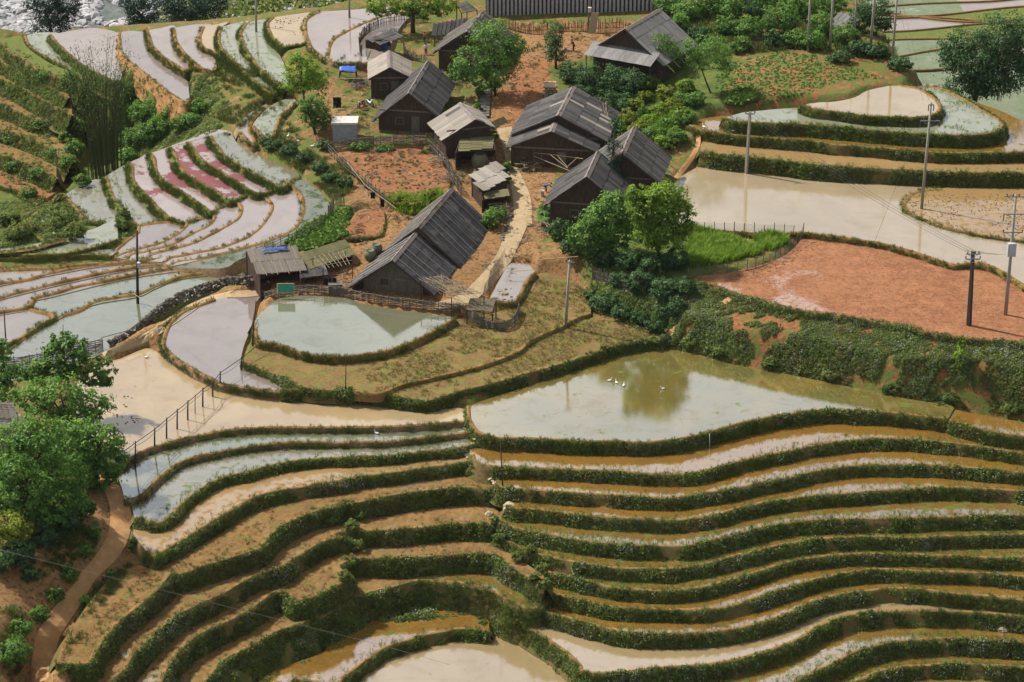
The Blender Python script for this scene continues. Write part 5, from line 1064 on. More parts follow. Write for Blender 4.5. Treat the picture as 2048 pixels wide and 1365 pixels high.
# sprouts along the water's edge
SPp = []
for q in RISERS:
    p = q['p']
    if p['mat'] in ('water_ochre', 'water_ochre_weedy', 'water_sprout', 'water_mud', 'water_grey_green'):
        n = len(q['s']); k = int(q['s'][-1] * (9 if 'weedy' in p['mat'] else 4)); t_ = r0.random(k) * (n - 1.001); i = t_.astype(int)
        P = p['rimw'][i] - np.c_[q['nor'][i] * (0.35 + 1.1 * r0.random((k, 1)) ** 1.6), np.zeros(k)]; SPp.append(P[SEE(P)])
scatter('rice_sprouts', 'thin green sprouts along the edges of the flooded strips', np.vstack(SPp), 'sprouts', 1.0)
# rough growth on the village mound
VG = px_points('p:650,120 1100,40 1400,60 1400,300 1250,330 1050,240 1000,120 900,260 1000,470 1060,480 1250,600 1100,620 1040,560 980,600 960,520 700,560 560,560 640,480 700,420 640,300', 5200, 77)
c1 = vnoise2(VG[:, 0], VG[:, 1], 0.22, 15) + 0.8 * vnoise2(VG[:, 0], VG[:, 1], 0.6, 16) + 0.4 * vnoise2(VG[:, 0], VG[:, 1], 1.3, 17); VG = VG[c1 > 0.12]
gA = np.interp(c1[c1 > 0.12], [0.12, 0.5], [0.45, 1.0]); scatter('yard_weeds', 'patchy weeds over the village ground', VG, 'turf', gA)
TP = np.vstack(TP); scatter('bank_turf', 'green turf on the low banks between paddies', TP, 'turf', 1.0)
scatter('bund_grass', 'short yellowish grass along the terrace edges', np.vstack(GPp), 'grasses', 1.0)
# crops
scatter('crop_plants', 'young crop plants dotting the red plot on the right', px_points('C:240,560 250,600 400,640 570,610 770,565 900,500 1000,480 1230,465 1050,400 850,330 600,305 350,370 250,420', 1500, 1), 'crops', 0.5)
scatter('vegetable_greens', 'leafy vegetables in the fenced patch beside the dark pond', px_points('D:1680,270 1780,170 1900,110 2048,50 2048,130 2020,220 1850,290 1750,300', 700, 2), 'crops', 1.5)
scatter('garden_greens', 'tall bright grass in the netted garden', np.vstack([px_points('F:60,380 120,180 190,200 330,230 480,290 500,320 300,370 100,400', 900, 3), px_points('F:490,290 480,230 560,205 650,225 660,265 560,300', 170, 4)]), 'greens', 1.3)
scatter('yellow_greens', 'yellow flowering greens behind the largest house', px_points('B:380,1200 420,1150 560,1170 620,1140 700,1130 560,1260 420,1250', 110, 5), 'greens', 1.6)
scatter('tall_grass', 'tufts of tall grass behind the twin houses', px_points('B:1840,740 2048,700 2048,800 1900,800', 160, 6), 'greens', 1.9)
scatter('garden_plants', 'low plants in the red garden plot', px_points('B:110,940 480,900 680,1000 660,1130 560,1180 400,1150 250,1060', 120, 7), 'crops', 0.6)
scatter('crop_plants', 'green cabbage patch at the edge of the crop field', px_points('C:300,620 340,550 430,520 500,560 480,600 380,640', 150, 8), 'crops', 1.5)
sk = []
for i_ in range(4):
    random.seed(300 + i_); mb = MB()
    for j_ in range(4):
        a_ = random.random() * 6.28; l_ = random.uniform(.3, .9); c_ = (random.uniform(-.3, .3), random.uniform(-.3, .3), .05); mb.tube([np.array(c_), np.array(c_) + [l_ * math.cos(a_), l_ * math.sin(a_), random.uniform(0, .1)]], 0.03, 4)
    me = bpy.data.meshes.new('sticks'); me.from_pydata(mb.v, [], mb.f); me.materials.append(MATS[('timber_pale', 'timber_grey', 'bamboo_grey', 'timber_dark')[i_]]); sk.append(me)
proto_coll('sticks', sk)
YD = px_points('p:655,180 760,160 1000,100 1240,60 1240,110 1110,130 1090,300 1130,420 1060,480 1000,600 960,560 1000,450 900,330 860,470 760,480 700,580 560,580 700,460 680,300 640,260', 900, 71)
scatter('yard_litter', 'sticks and scraps of wood lying about the village yards', YD, 'sticks', 0.9, smin=0.3, smax=1.4)
scatter('footprints', 'dark clods along the trampled corner of the bare red field', px_points('F:250,480 450,400 700,300 830,240 870,260 650,390 420,480', 220, 72), 'clod_dry', 0.8)
def clustered(s_, k, seed, th=0.1):
    P = px_points(s_, k, seed); c1 = vnoise2(P[:, 0], P[:, 1], 0.25, seed) + 0.8 * vnoise2(P[:, 0], P[:, 1], 0.7, seed + 1) + 0.5 * vnoise2(P[:, 0], P[:, 1], 1.6, seed + 2); return P[c1 > th]
for nm, lb, s_, k, pr, sc, th in [('mud_clods', 'dark mud clods standing in the cream paddy', 'L:620,300 900,370 960,450 900,540 700,560 600,480', 260, 'clod_wet', 0.8, 0.1), ('mud_clods', 'mud clods in the round plot', 'C:1400,1130 2048,1140 2048,1363 1700,1350 1500,1290 1360,1200', 700, 'clod_wet', 0.6, 0.1),
        ('stubble', 'short stubble and grass over the brown fields', 'E:20,1100 400,900 760,760 1200,560 1250,450 1500,520 1950,750 1900,820 1400,940 600,1160', 7000, 'stubble', 1.0, -0.1), ('stubble', 'short stubble on the long brown terrace', 'G:450,1150 900,650 1350,420 2048,280 H:950,200 950,240 300,310 G:1600,470 1400,600 1050,710 560,1170', 3000, 'stubble', 1.0, 0.0),
        ('stubble', 'dry stubble on the lower brown steps', 'G:700,1300 1000,1030 1500,780 2000,560 H:900,400 1000,430 300,470 G:1800,900 2048,860 H:300,780 500,760 G:1700,1000 1300,1150 1100,1363 800,1363', 2200, 'stubble', 1.0, 0.05), ('mud_clods', 'mud clods on the hill shoulder paddy', 'A:1600,120 1800,90 1800,240 1620,230', 120, 'clod_wet', 0.8, 0.1), ('mud_clods', 'mud flecks in the rounded sprouting paddy', 'C:1500,530 1700,600 1880,720 1700,780 1550,740 1560,600', 300, 'sprouts', 1.0, 0.1),
        ('red_clods', 'fine red clods over the bare field', 'F:100,455 760,220 1200,270 1640,420 1850,540 1900,680 2048,700 2048,840 1500,770 700,640', 9000, 'clod_red', 0.42, 0.05),
        ('road_weeds', 'weeds on the banks of the earth road', 'G:0,700 300,480 560,370 600,500 500,700 330,900 200,1060 100,1363 0,1363', 1500, 'turf', 1.0, 0.05), ('road_weeds', 'weeds between the earth road and the brown terrace', 'G:780,480 900,640 700,800 420,1180 350,1363 330,1200 520,850 760,620', 900, 'turf', 0.9, 0.0),
        ('field_weeds', 'weedy tufts over the brown terraces', 'G:450,1150 900,650 1350,420 2048,280 H:950,200 1000,430 1000,620 300,800 G:1700,1000 1100,1363 700,1363 560,1170', 1500, 'turf', 0.5, 0.05),
        ('slope_grass', 'rough grass on the slopes above the gully', 'A:1250,330 1650,500 1650,620 1400,760 1250,690 1350,560 A:1250,440', 700, 'turf', 1.2, -0.1), ('village_bank_grass', 'rough grass on the village bank', 'A:1650,700 1900,850 2048,1000 2048,1150 1950,1180 1780,1030 1550,900 1600,820', 900, 'turf', 1.1, 0.0), ('thicket_grass', 'rough grass in the thicket above the crop field', 'p:1350,20 1750,10 1800,130 1600,100 1380,120', 1500, 'turf', 1.6, -0.2)]:
    scatter(nm, lb, clustered(s_, k, k % 97 + 3, th), pr, sc, smin=0.4, smax=1.4)
# ------------------------------------------------------------------ trees and bushes
def crown_mesh(blobs, density, leaf, mat, seed, clump=0.28, asp=0.5, droop=0.15, shell=0.55):
    """blobs: (centre, radii) in metres; leaves in clumps spread through the outer part of each blob"""
    r = np.random.default_rng(seed); Cs, Ns, Ts, tips = [], [], [], []
    for c, rad in blobs:
        c = np.asarray(c, float); rad = np.asarray(rad, float); vol = np.prod(rad) ** (1 / 3)
        K = max(8, int(5.0 * density * (vol / leaf) ** 1.35)); per = 24
        dv = r.normal(size=(K, 3)); dv[:, 2] = np.where(dv[:, 2] < 0, dv[:, 2] * 0.75, dv[:, 2]); dv /= np.linalg.norm(dv, axis=1)[:, None]
        rr = shell + (1 - shell) * r.random(K) ** 0.6; rr *= 0.82 + 0.36 * r.random(K)
        cc = c + dv * rad * rr[:, None]; tips += list(cc[::max(1, K // 10)])
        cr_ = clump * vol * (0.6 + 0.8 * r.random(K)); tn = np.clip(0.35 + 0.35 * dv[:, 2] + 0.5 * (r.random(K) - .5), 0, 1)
        off = r.normal(size=(K, per, 3)) * 0.5; off[..., 2] *= 0.6
        P = cc[:, None] + off * cr_[:, None, None]
        Nn = dv[:, None] * 0.6 + off * 0.5 + r.normal(size=off.shape) * 0.45 + [0, 0, 0.5]
        Cs.append(P.reshape(-1, 3)); Ns.append(Nn.reshape(-1, 3)); Ts.append(np.clip(np.repeat(tn, per) + 0.25 * (r.random(K * per) - .5), 0, 1))
    C = np.vstack(Cs); Nn = np.vstack(Ns); T = np.concatenate(Ts)
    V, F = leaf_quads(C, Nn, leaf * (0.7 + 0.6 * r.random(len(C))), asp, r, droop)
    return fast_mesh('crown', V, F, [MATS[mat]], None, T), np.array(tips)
def trunk_mesh(base, tips, r0_, top, seed, lean=None):
    rr = random.Random(seed); mb = MB(); base = np.asarray(base, float); top = np.asarray(top, float)
    fork = base + (top - base) * 0.45
    mb.tube([base - [0, 0, .3], base + (fork - base) * .5 + [rr.uniform(-.1, .1), rr.uniform(-.1, .1), 0], fork, top], [r0_ * 1.25, r0_, r0_ * .8, r0_ * .35], 7)
    for t_ in tips:
        m_ = fork * 0.5 + t_ * 0.5 + np.array([rr.uniform(-.3, .3), rr.uniform(-.3, .3), 0.2]); mb.tube([fork + (top - fork) * rr.random() * 0.6, m_, t_], [r0_ * .45, r0_ * .28, r0_ * .08], 5)
    return mb
def tree(name, label, u, v, ells, mat, leaf=0.32, dens=1.0, r0_=0.16, cat='tree', group=None, seed=None, clump=0.28, depth=1.0, asp=0.5, z=None, shell=0.55):
    if z is not None: return tree_at(bp([(u, v)], z)[0], name, label, u, v, ells, mat, leaf, dens, r0_, cat, group, seed, clump, depth, asp, shell)
    return tree_at(hit(u, v), name, label, u, v, ells, mat, leaf, dens, r0_, cat, group, seed, clump, depth, asp, shell)
def tree_at(base, name, label, u, v, ells, mat, leaf, dens, r0_, cat, group, seed, clump, depth, asp, shell):
    """trunk foot at pixel (u,v); crown ellipses (cx,cy,rx,ry) in pixels stand at the trunk's distance"""
    seed = seed or int(u * 7 + v * 13); k = pxm(base); cv = math.cos(PITCH - math.atan((682.5 - v) / FPX))
    blobs = []
    for e in ells:
        cx_, cy_, rx, ry = e[:4]; dy = e[4] if len(e) > 4 else 0.0
        blobs.append((((cx_ - u) / k, dy, max(0.3, (v - cy_) / k / cv + dy * math.tan(PITCH) * 0)), (rx / k, (rx + ry) / 2 / k * depth, ry / k)))
    root = empty(name, base, label, cat, group)
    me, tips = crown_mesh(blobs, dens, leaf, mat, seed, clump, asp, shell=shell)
    o = bpy.data.objects.new('crown', me); COL.objects.link(o); o.parent = root
    topb = max(blobs, key=lambda b: b[0][2]); tb = trunk_mesh((0, 0, 0), tips[:: max(1, len(tips) // 9)], r0_, topb[0], seed)
    mesh_obj('trunk', tb.v, tb.f, MATS['bark'], root, smooth_=True); return root
tree('broadleaf_tree', 'round bright green tree standing above the lower bush beside the yard', 612, 245, [(610, 150, 40, 32), (590, 168, 24, 24), (632, 170, 28, 26), (605, 120, 24, 16)], 'leaf_bright', 0.30)
tree('broadleaf_tree', 'darker round bush-like tree at the corner of the motorbike yard', 632, 268, [(630, 222, 32, 32), (640, 240, 24, 26), (615, 215, 18, 20)], 'leaf_mid', 0.30)
tree('broadleaf_tree', 'full green tree in front of the half hidden house', 990, 192, [(985, 75, 48, 34), (940, 130, 38, 34), (1000, 130, 42, 36), (1030, 95, 26, 20), (915, 150, 22, 14), (975, 165, 32, 18)], 'leaf_mid', 0.32, 1.1)
tree('broadleaf_tree', 'wide spreading yellow-green tree at the upper edge', 826, 66, [(770, 12, 34, 20), (830, -8, 60, 26), (890, 14, 34, 20), (812, 22, 26, 12), (855, 28, 34, 12), (755, 22, 18, 12)], 'leaf_bright', 0.34, 1.0, 0.3)
tree('shrub_tree', 'slim feathery shrub beside the dirt track', 1112, 138, [(1112, 70, 14, 26), (1110, 105, 22, 26), (1100, 85, 12, 20)], 'leaf_dark', 0.22)
tree('broadleaf_tree', 'light green tree leaning on the pale grey roof', 1322, 152, [(1320, 88, 26, 22), (1300, 120, 22, 26), (1340, 115, 26, 30), (1275, 150, 16, 18)], 'leaf_mid', 0.28)
tree('broadleaf_tree', 'thin-stemmed tree with a loose crown beside the crop field', 1423, 186, [(1425, 105, 38, 38), (1395, 125, 26, 28), (1445, 130, 22, 24), (1380, 95, 20, 22)], 'leaf_mid', 0.24, 0.6, 0.10, shell=0.3)
tree('conifer', 'dark slender conifer in front of the twin roofs', 1222, 405, [(1226, 250, 8, 24), (1226, 290, 14, 20), (1224, 325, 22, 20), (1222, 355, 30, 18), (1240, 345, 22, 14), (1205, 365, 22, 12)], 'leaf_blue', 0.20, 0.5, 0.12, clump=0.4, shell=0.2)
tree('broadleaf_tree', 'deep green leafy tree in front of the nearer twin house', 1212, 520, [(1205, 440, 44, 42), (1170, 470, 32, 34), (1235, 410, 30, 26), (1190, 495, 36, 22), (1240, 470, 30, 30)], 'leaf_mid', 0.34, 1.7)
tree('broadleaf_tree', 'brightest yellow-green tree beside the large pale pond', 1325, 530, [(1325, 400, 44, 32), (1290, 420, 34, 36), (1355, 435, 34, 34), (1330, 465, 44, 32), (1300, 470, 32, 30), (1270, 390, 20, 16)], 'leaf_bright', 0.34, 1.8)
tree('broadleaf_tree', 'big-leaved bright tree leaning over the path beside the woven fence', 150, 835, [(145, 705, 50, 26), (185, 735, 48, 24), (110, 740, 40, 26), (135, 685, 26, 16), (205, 760, 28, 16), (70, 745, 40, 24)], 'leaf_mid', 0.42, 1.2, 0.2)
tree('broadleaf_tree', 'pale green tree below the big-leaved one, over the cream paddy', 150, 900, [(130, 790, 60, 36), (195, 810, 34, 30), (80, 800, 44, 34), (160, 840, 50, 32)], 'leaf_mid', 0.34, 1.1, 0.2)
tree('broadleaf_tree', 'dark tree overhanging the bend of the earth road', 190, 975, [(205, 880, 48, 40), (160, 880, 48, 44), (225, 920, 34, 30), (180, 930, 46, 30), (140, 920, 44, 36), (200, 955, 40, 26)], 'leaf_mid', 0.36, 1.2, 0.2)
tree('broadleaf_tree', 'dense dark tree behind the roadside hedge', 90, 1030, [(70, 920, 60, 44), (130, 950, 50, 44), (30, 960, 50, 44), (110, 1000, 60, 40), (50, 1010, 50, 36), (140, 1000, 44, 34), (90, 870, 50, 36), (20, 900, 44, 40)], 'leaf_mid', 0.34, 1.3, 0.2)
tree('broadleaf_tree', 'bright leafy tree filling the gap above the yellow bush', 60, 1075, [(60, 985, 52, 40), (20, 1000, 40, 36), (105, 1015, 44, 34), (40, 940, 40, 30)], 'leaf_mid', 0.34, 1.2, 0.16)
tree('broadleaf_tree', 'tall tree cut off at the edge, beside the paddy pole', 10, 850, [(12, 745, 30, 36), (0, 790, 44, 36), (20, 700, 14, 22)], 'leaf_mid', 0.36, 1.1)
tree('shrub_tree', 'yellow-leaved bush at the edge of the roadside hedge', 30, 1115, [(30, 1050, 38, 24), (15, 1080, 30, 26), (50, 1062, 24, 16)], 'leaf_lime', 0.28, 1.1, 0.08, cat='bush')
tree('broadleaf_tree', 'massive dark green tree on the rim of the valley', 1950, 195, [(1940, 120, 62, 52), (1990, 70, 50, 44), (1905, 105, 34, 40), (2010, 140, 50, 50), (1965, 160, 60, 34), (2045, 90, 40, 60), (1930, 175, 50, 26)], 'leaf_dark', 0.36, 1.2, 0.3, z=5.0)
tree('broadleaf_tree', 'tall dark clump at the upper edge left of the boulders', 110, 90, [(110, 30, 42, 30), (95, 5, 36, 26), (140, 10, 28, 30), (110, 60, 44, 26)], 'leaf_blue', 0.34, 1.1, 0.2, z=-9)
tree('broadleaf_tree', 'dark clump at the upper edge between the boulders and the terraces', 300, 85, [(290, 20, 34, 36), (275, 0, 30, 26), (290, 50, 36, 26)], 'leaf_blue', 0.34, 1.1, 0.2, z=-9)
tree('broadleaf_tree', 'broad dark clump at the upper edge above the pale terraces', 380, 75, [(380, 15, 50, 34), (420, 10, 34, 30), (345, 5, 30, 30), (375, 45, 60, 24)], 'leaf_blue', 0.34, 1.1, 0.2, z=-6)
tree('broadleaf_tree', 'dark trees behind the little tin roof', 1745, 70, [(1740, 15, 34, 36), (1765, 40, 22, 26), (1720, 40, 24, 24)], 'leaf_dark', 0.32)
NTH = ['first', 'second', 'third', 'fourth', 'fifth', 'sixth', 'seventh', 'eighth', 'ninth', 'tenth', 'eleventh', 'twelfth', 'thirteenth', 'fourteenth', 'fifteenth', 'sixteenth', 'seventeenth', 'eighteenth', 'nineteenth', 'twentieth']
def bushes(group, label, lst, mat, leaf=0.26, name='bush', dens=1.0, cat='bush'):
    for k_, (u, v, wd, ht) in enumerate(sorted(lst)):
        tree(name, label + ', ' + NTH[k_] + ' from the left', u, v, [(u, v - ht * .5, wd / 2, ht * .5), (u - wd * .22, v - ht * .38, wd * .3, ht * .36), (u + wd * .25, v - ht * .42, wd * .28, ht * .36)], mat, leaf, dens, 0.06, cat, group)
bushes('dark bushes in front of the pale grey house', 'dark glossy bush in the row below the pale grey house', [(1145, 165, 50, 44), (1185, 185, 60, 60), (1230, 190, 60, 62), (1265, 195, 50, 60), (1165, 205, 44, 36), (1215, 225, 60, 40), (1255, 225, 50, 36)], 'leaf_dark')
bushes('light bushes on the upper slope', 'light green bush in the thicket above the crop field', [(1340, 30, 60, 44), (1445, 15, 70, 50), (1545, 5, 70, 50), (1625, 100, 50, 40), (1580, 20, 60, 50), (1660, 30, 60, 50), (1480, 105, 44, 30), (1375, 40, 60, 46), (1420, 30, 60, 50), (1470, 40, 60, 56), (1520, 30, 70, 60), (1560, 70, 70, 64), (1500, 75, 56, 44), (1455, 70, 50, 40), (1600, 40, 60, 60), (1640, 75, 50, 50), (1590, 95, 44, 36), (1690, 90, 60, 40), (1360, 65, 40, 40)], 'leaf_mid', 0.3)
bushes('dark bushes on the upper slope', 'dark bush in the thicket above the crop field', [(1500, 45, 50, 50), (1400, 85, 44, 36), (1550, 95, 40, 36), (1715, 110, 44, 30), (1750, 115, 50, 30), (1800, 140, 50, 24), (1680, 125, 50, 24)], 'leaf_dark', 0.28)
bushes('yellow green bushes beside the stepped roof', 'yellow-green shrub on the rough slope behind the stepped roof', [(1270, 225, 34, 30), (1255, 250, 36, 30), (1290, 205, 30, 26), (1330, 200, 36, 30), (1345, 225, 36, 30), (1280, 270, 40, 30)], 'leaf_lime', 0.24)
bushes('bright bushes beside the stepped roof', 'fresh bright green shrub on the rough slope behind the stepped roof', [(1320, 235, 36, 28), (1300, 255, 34, 26), (1360, 240, 36, 28), (1330, 300, 40, 30), (1270, 285, 34, 26), (1370, 185, 34, 28), (1300, 180, 36, 30)], 'leaf_bright', 0.24)
bushes('green bushes beside the stepped roof', 'green shrub on the rough slope behind the stepped roof', [(1230, 270, 40, 30), (1310, 285, 50, 34), (1340, 260, 40, 30), (1355, 290, 40, 36), (1365, 210, 36, 30), (1390, 215, 40, 34), (1250, 300, 44, 30), (1375, 250, 36, 26), (1290, 235, 30, 24)], 'leaf_mid', 0.24)
bushes('undergrowth bushes below the bright trees', 'dark bush in the shade below the bright green trees', [(1120, 480, 50, 44), (1150, 510, 60, 36), (1110, 445, 34, 40), (1210, 530, 60, 40), (1260, 540, 60, 44), (1310, 550, 60, 46), (1350, 540, 50, 50), (1280, 580, 60, 40), (1330, 600, 60, 44), (1370, 590, 40, 36), (1240, 575, 40, 30), (1355, 630, 44, 34)], 'leaf_dark', 0.26)
bushes('bushes along the stubble field', 'dark rounded bush on the edge of the stubble field', [(1210, 625, 60, 40), (1245, 640, 44, 34), (1280, 650, 40, 28), (1310, 665, 40, 28), (1180, 600, 24, 22), (1330, 640, 40, 30)], 'leaf_dark', 0.24)
bushes('bushes along the big pond', 'leafy bush on the bank behind the big pond', [(1180, 718, 22, 14), (1210, 705, 22, 16), (1260, 697, 28, 16), (1310, 690, 30, 18), (1380, 700, 34, 22), (1440, 715, 30, 22), (1540, 738, 34, 24), (1660, 765, 34, 24), (1780, 790, 34, 24), (1900, 812, 34, 26), (2020, 832, 36, 26)], 'leaf_weed', 0.2)
tree('shrub_tree', 'single bright green sapling on the weedy slope', 1918, 745, [(1918, 715, 13, 22), (1918, 690, 7, 14)], 'leaf_bright', 0.22, 0.9, 0.05, cat='bush')
bushes('bushes along the earth road', 'small bush on the bank of the earth road', [(190, 1080, 24, 34), (172, 1118, 30, 30), (140, 1165, 36, 34), (112, 1205, 36, 30), (82, 1245, 36, 34), (45, 1275, 46, 36), (30, 1335, 70, 60), (268, 1100, 20, 24), (225, 1158, 18, 20), (170, 1213, 20, 24)], 'leaf_mid', 0.2, dens=0.8)
bushes('roadside hedge', 'dark bush in the roadside hedge under the trees', [(170, 1035, 44, 50), (130, 1065, 50, 50), (90, 1095, 56, 56), (40, 1130, 60, 60), (5, 1150, 50, 50), (60, 1160, 40, 30)], 'leaf_dark', 0.3)
bushes('shrubs on the gully hillside', 'shrub on the stepped hillside across the gully', [(90, 160, 30, 18), (80, 262, 32, 20), (20, 292, 36, 22), (115, 322, 34, 24), (30, 345, 40, 26), (82, 362, 40, 26), (60, 395, 34, 22), (132, 285, 28, 22)], 'leaf_mid', 0.22)
bushes('bushes in the gully', 'light green bush in the gully beside the tall bamboo', [(400, 225, 36, 26), (165, 372, 34, 24), (152, 232, 34, 30), (158, 268, 34, 30), (150, 310, 38, 34), (140, 345, 38, 32), (150, 190, 30, 26), (290, 250, 50, 50), (320, 270, 50, 40), (360, 265, 40, 36), (300, 285, 50, 40), (270, 300, 50, 44), (385, 255, 40, 30), (340, 245, 36, 30), (255, 325, 40, 30), (250, 200, 36, 40), (140, 180, 36, 40)], 'leaf_mid', 0.26)
bushes('bushes on the seam of the terraces', 'weedy bush in the column between the two terrace groups', [(1010, 1012, 22, 18), (1000, 1085, 26, 22), (1035, 1125, 26, 22), (1060, 1110, 24, 20), (1085, 1150, 28, 24), (1092, 1182, 28, 26), (1070, 1165, 24, 20), (990, 1055, 22, 20)], 'leaf_weed', 0.2)
bushes('bushes in the weedy break', 'weedy bush in the break across the brown steps', [(700, 1025, 26, 22), (706, 1062, 28, 24), (716, 1102, 28, 24), (702, 1138, 28, 24), (664, 1050, 24, 20), (690, 1165, 28, 24), (720, 1040, 24, 20)], 'leaf_weed', 0.2)
bushes('humps between the grassy paddies', 'shrubby hump between the grassy paddies', [(130, 460, 50, 44), (150, 480, 44, 36), (120, 435, 44, 30), (35, 480, 50, 34), (20, 455, 44, 34), (245, 465, 30, 30), (250, 445, 24, 30), (60, 470, 40, 30)], 'leaf_weed', 0.24)
bushes('bank shrubs under the village', 'small shrub on the village bank above the weedy terraces', [(545, 300, 34, 20), (580, 310, 34, 22), (610, 325, 34, 22), (640, 345, 34, 24), (660, 365, 34, 24), (690, 375, 30, 24), (530, 290, 24, 16), (650, 300, 30, 20)], 'leaf_dark', 0.22)
bushes('pumpkin leaves on the hut roof', 'leafy plant growing over the mossy shelter', [(980, 285, 30, 34), (1010, 365, 26, 26), (1015, 345, 22, 22)], 'leaf_crop', 0.3)
bushes('lime garden shrubs', 'lime green shrub behind the largest house', [(800, 415, 40, 26), (830, 420, 40, 26), (860, 400, 24, 22)], 'leaf_lime', 0.2)
bushes('yard bushes', 'dark bush at the side of the concrete path', [(985, 455, 40, 40), (1000, 440, 26, 26), (1090, 440, 26, 34), (1120, 430, 26, 30), (960, 195, 16, 24), (955, 225, 14, 24), (770, 305, 40, 14), (720, 300, 50, 14)], 'leaf_mid', 0.22)
# bamboo
def bamboo(name, label, u, v, n, hgt, spread, lean, mat='leaf_bamboo', seed=1, leafn=60, lsize=0.34, cr=0.045, z=None):
    r = random.Random(seed); base = hit(u, v) if z is None else bp([(u, v)], z)[0]; root = empty(name, base, label, 'bamboo'); Cs, Ns, Ts = [], [], []; rg_ = np.random.default_rng(seed)
    for i in range(n):
        an = r.random() * 6.28; q = math.sqrt(r.random()) * spread; b = np.array([math.cos(an) * q, math.sin(an) * q * .6, -0.4]); h = hgt * (0.7 + 0.4 * r.random())
        out = np.array([math.cos(an), math.sin(an) * .6, 0]) * (0.3 + 0.7 * r.random()) * lean * h + [r.gauss(0, .25), r.gauss(0, .25), 0]
        pts = [b + out * t_ ** 2.2 + [0, 0, h * (t_ - 0.12 * t_ ** 3)] for t_ in np.linspace(0, 1, 8)]
        MB().tube(pts, [cr, cr * .9, cr * .6, cr * .25], 5).build('culm', MATS['culm'], root) if False else mesh_obj('culm', *(lambda m_: (m_.v, m_.f))(MB().tube(pts, [cr, cr * .9, cr * .6, cr * .25], 5)), MATS['culm'], root)
        k = int(leafn * (0.6 + 0.8 * r.random())); t_ = 0.38 + 0.62 * rg_.random(k) ** 0.7; P = np.array([np.interp(t_, np.linspace(0, 1, 8), np.array(pts)[:, j]) for j in range(3)]).T
        gcl = rg_.normal(size=(k, 3)) * [0.6, 0.6, 0.4]; Cs.append(P + gcl); Ns.append(rg_.normal(size=(k, 3)) + [0, 0, 0.6]); Ts.append(rg_.random(k))
    V, F = leaf_quads(np.vstack(Cs), np.vstack(Ns), lsize * (0.7 + 0.6 * rg_.random(sum(map(len, Cs)))), 0.22, rg_, 0.3)
    o = bpy.data.objects.new('foliage', fast_mesh('foliage', V, F, [MATS[mat]], None, np.concatenate(Ts))); COL.objects.link(o); o.parent = root; return root
bamboo('bamboo_clump', 'tall airy bamboo clump rising from the gully', 212, 352, 55, 19.5, 2.4, 0.19, seed=5, leafn=95, cr=0.06)
bamboo('bamboo_clump', 'feathery bamboo at the valley rim beside the massive tree', 1985, 190, 26, 11, 2.5, 0.35, z=5.0, seed=6, leafn=110, lsize=0.4)
# ------------------------------------------------------------------ poles and wires
mat_simple('concrete_pole', (0.33, 0.31, 0.26), (0.24, 0.22, 0.18), 3.0, 0.9)
mat_simple('pole_dark', (0.055, 0.045, 0.04), (0.03, 0.026, 0.024), 5.0, 0.9)
mat_simple('steel', (0.22, 0.23, 0.24), None, 3.0, 0.5, 0.5, metal=0.6)
mat_simple('porcelain', (0.035, 0.03, 0.032), None, 3.0, 0.3, 0.5)
mat_simple('box_grey', (0.42, 0.45, 0.46), (0.36, 0.38, 0.40), 2.0, 0.5)
mat_simple('wire', (0.03, 0.03, 0.032), None, 3.0, 0.6); mat_simple('rope_pale', (0.22, 0.21, 0.19), None, 3.0, 0.7)
mat_simple('white_paint', (0.75, 0.75, 0.73), None, 3.0, 0.5)
TOPS = {}
def pole(key, label, top, base, r=0.14, mat='concrete_pole', arms=(), cat='utility pole', name='utility_pole', box=None, square=False, z=None):
    b = hit(*base) if z is None else bp([base], z)[0]; k = pxm(b); cv = math.cos(PITCH - math.atan((682.5 - base[1]) / FPX))
    h = (base[1] - top[1]) / k / cv
    lean = math.tan(0.0); dx = (top[0] - base[0]) / k - (base[0] - 1024) / FPX * 0.0
    # verticals spread apart upwards in the picture, so most of the slant is perspective
    dx -= (b[0]) * (h * math.sin(PITCH)) / (FPX / k) * 1.0
    t_ = b + np.array([dx, 0, h]); root = empty(name, b, label, cat); TOPS[key] = t_
    mb = MB()
    if square:
        mb.tube([b - [0, 0, .6], t_], [r * 1.5, r * 1.0], 4)
    else: mb.tube([b - [0, 0, .6], b * .5 + t_ * .5, t_], [r * 1.2, r, r * .75], 10)
    mb.build('shaft', MATS[mat], root, smooth_=not square)
    for (dn, half, n_ins, kind) in arms:
        c = t_ - [0, 0, dn]; MB().box(c + [0, -r - .05, 0], (half, 0, 0), (0, .05, 0), (0, 0, .05)).build('crossarm', MATS['steel'], root)
        for s_ in (-1, 1): MB().tube([c + [s_ * half * .7, -r - .05, -.03], c + [0, -r - .02, -half * .55]], 0.025, 4).build('brace', MATS['steel'], root)
        for i in range(n_ins):
            x = -half + 2 * half * (i + .5) / n_ins if n_ins > 1 else 0
            if n_ins == 2: x = (-1, 1)[i] * half * .96
            p_ = c + [x, -r - .05, 0]
            if kind == 'up': m2 = MB().tube([p_ + [0, 0, .06], p_ + [0, 0, .3]], [.05, .09, .05, .07], 8)
            else: m2 = MB().tube([p_ - [0, 0, .06], p_ - [0, 0, .75]], [.06, .11, .07, .11, .05], 8)
            m2.build('insulator', MATS['porcelain'], root)
    if box:
        dn, sx, sz, m_ = box; c = t_ - [0, 0, dn]; mb = MB().abox(c + [-sx, -r - .5, -sz], c + [sx, -r - .03, sz]); o = mb.build('junction_box', MATS[m_], root)
        MB().abox(c + [-sx * .8, -r - .53, -sz * .8], c + [sx * .8, -r - .503, sz * .8]).build('door', MATS[m_], o)
    return root
pole('a', 'tall concrete pole standing in the sprouting terrace', (512, -40), (512, 64), 0.13)
pole('b', 'dark pole at the upper edge of the pale hill pond', (697, -40), (699, 36), 0.13)
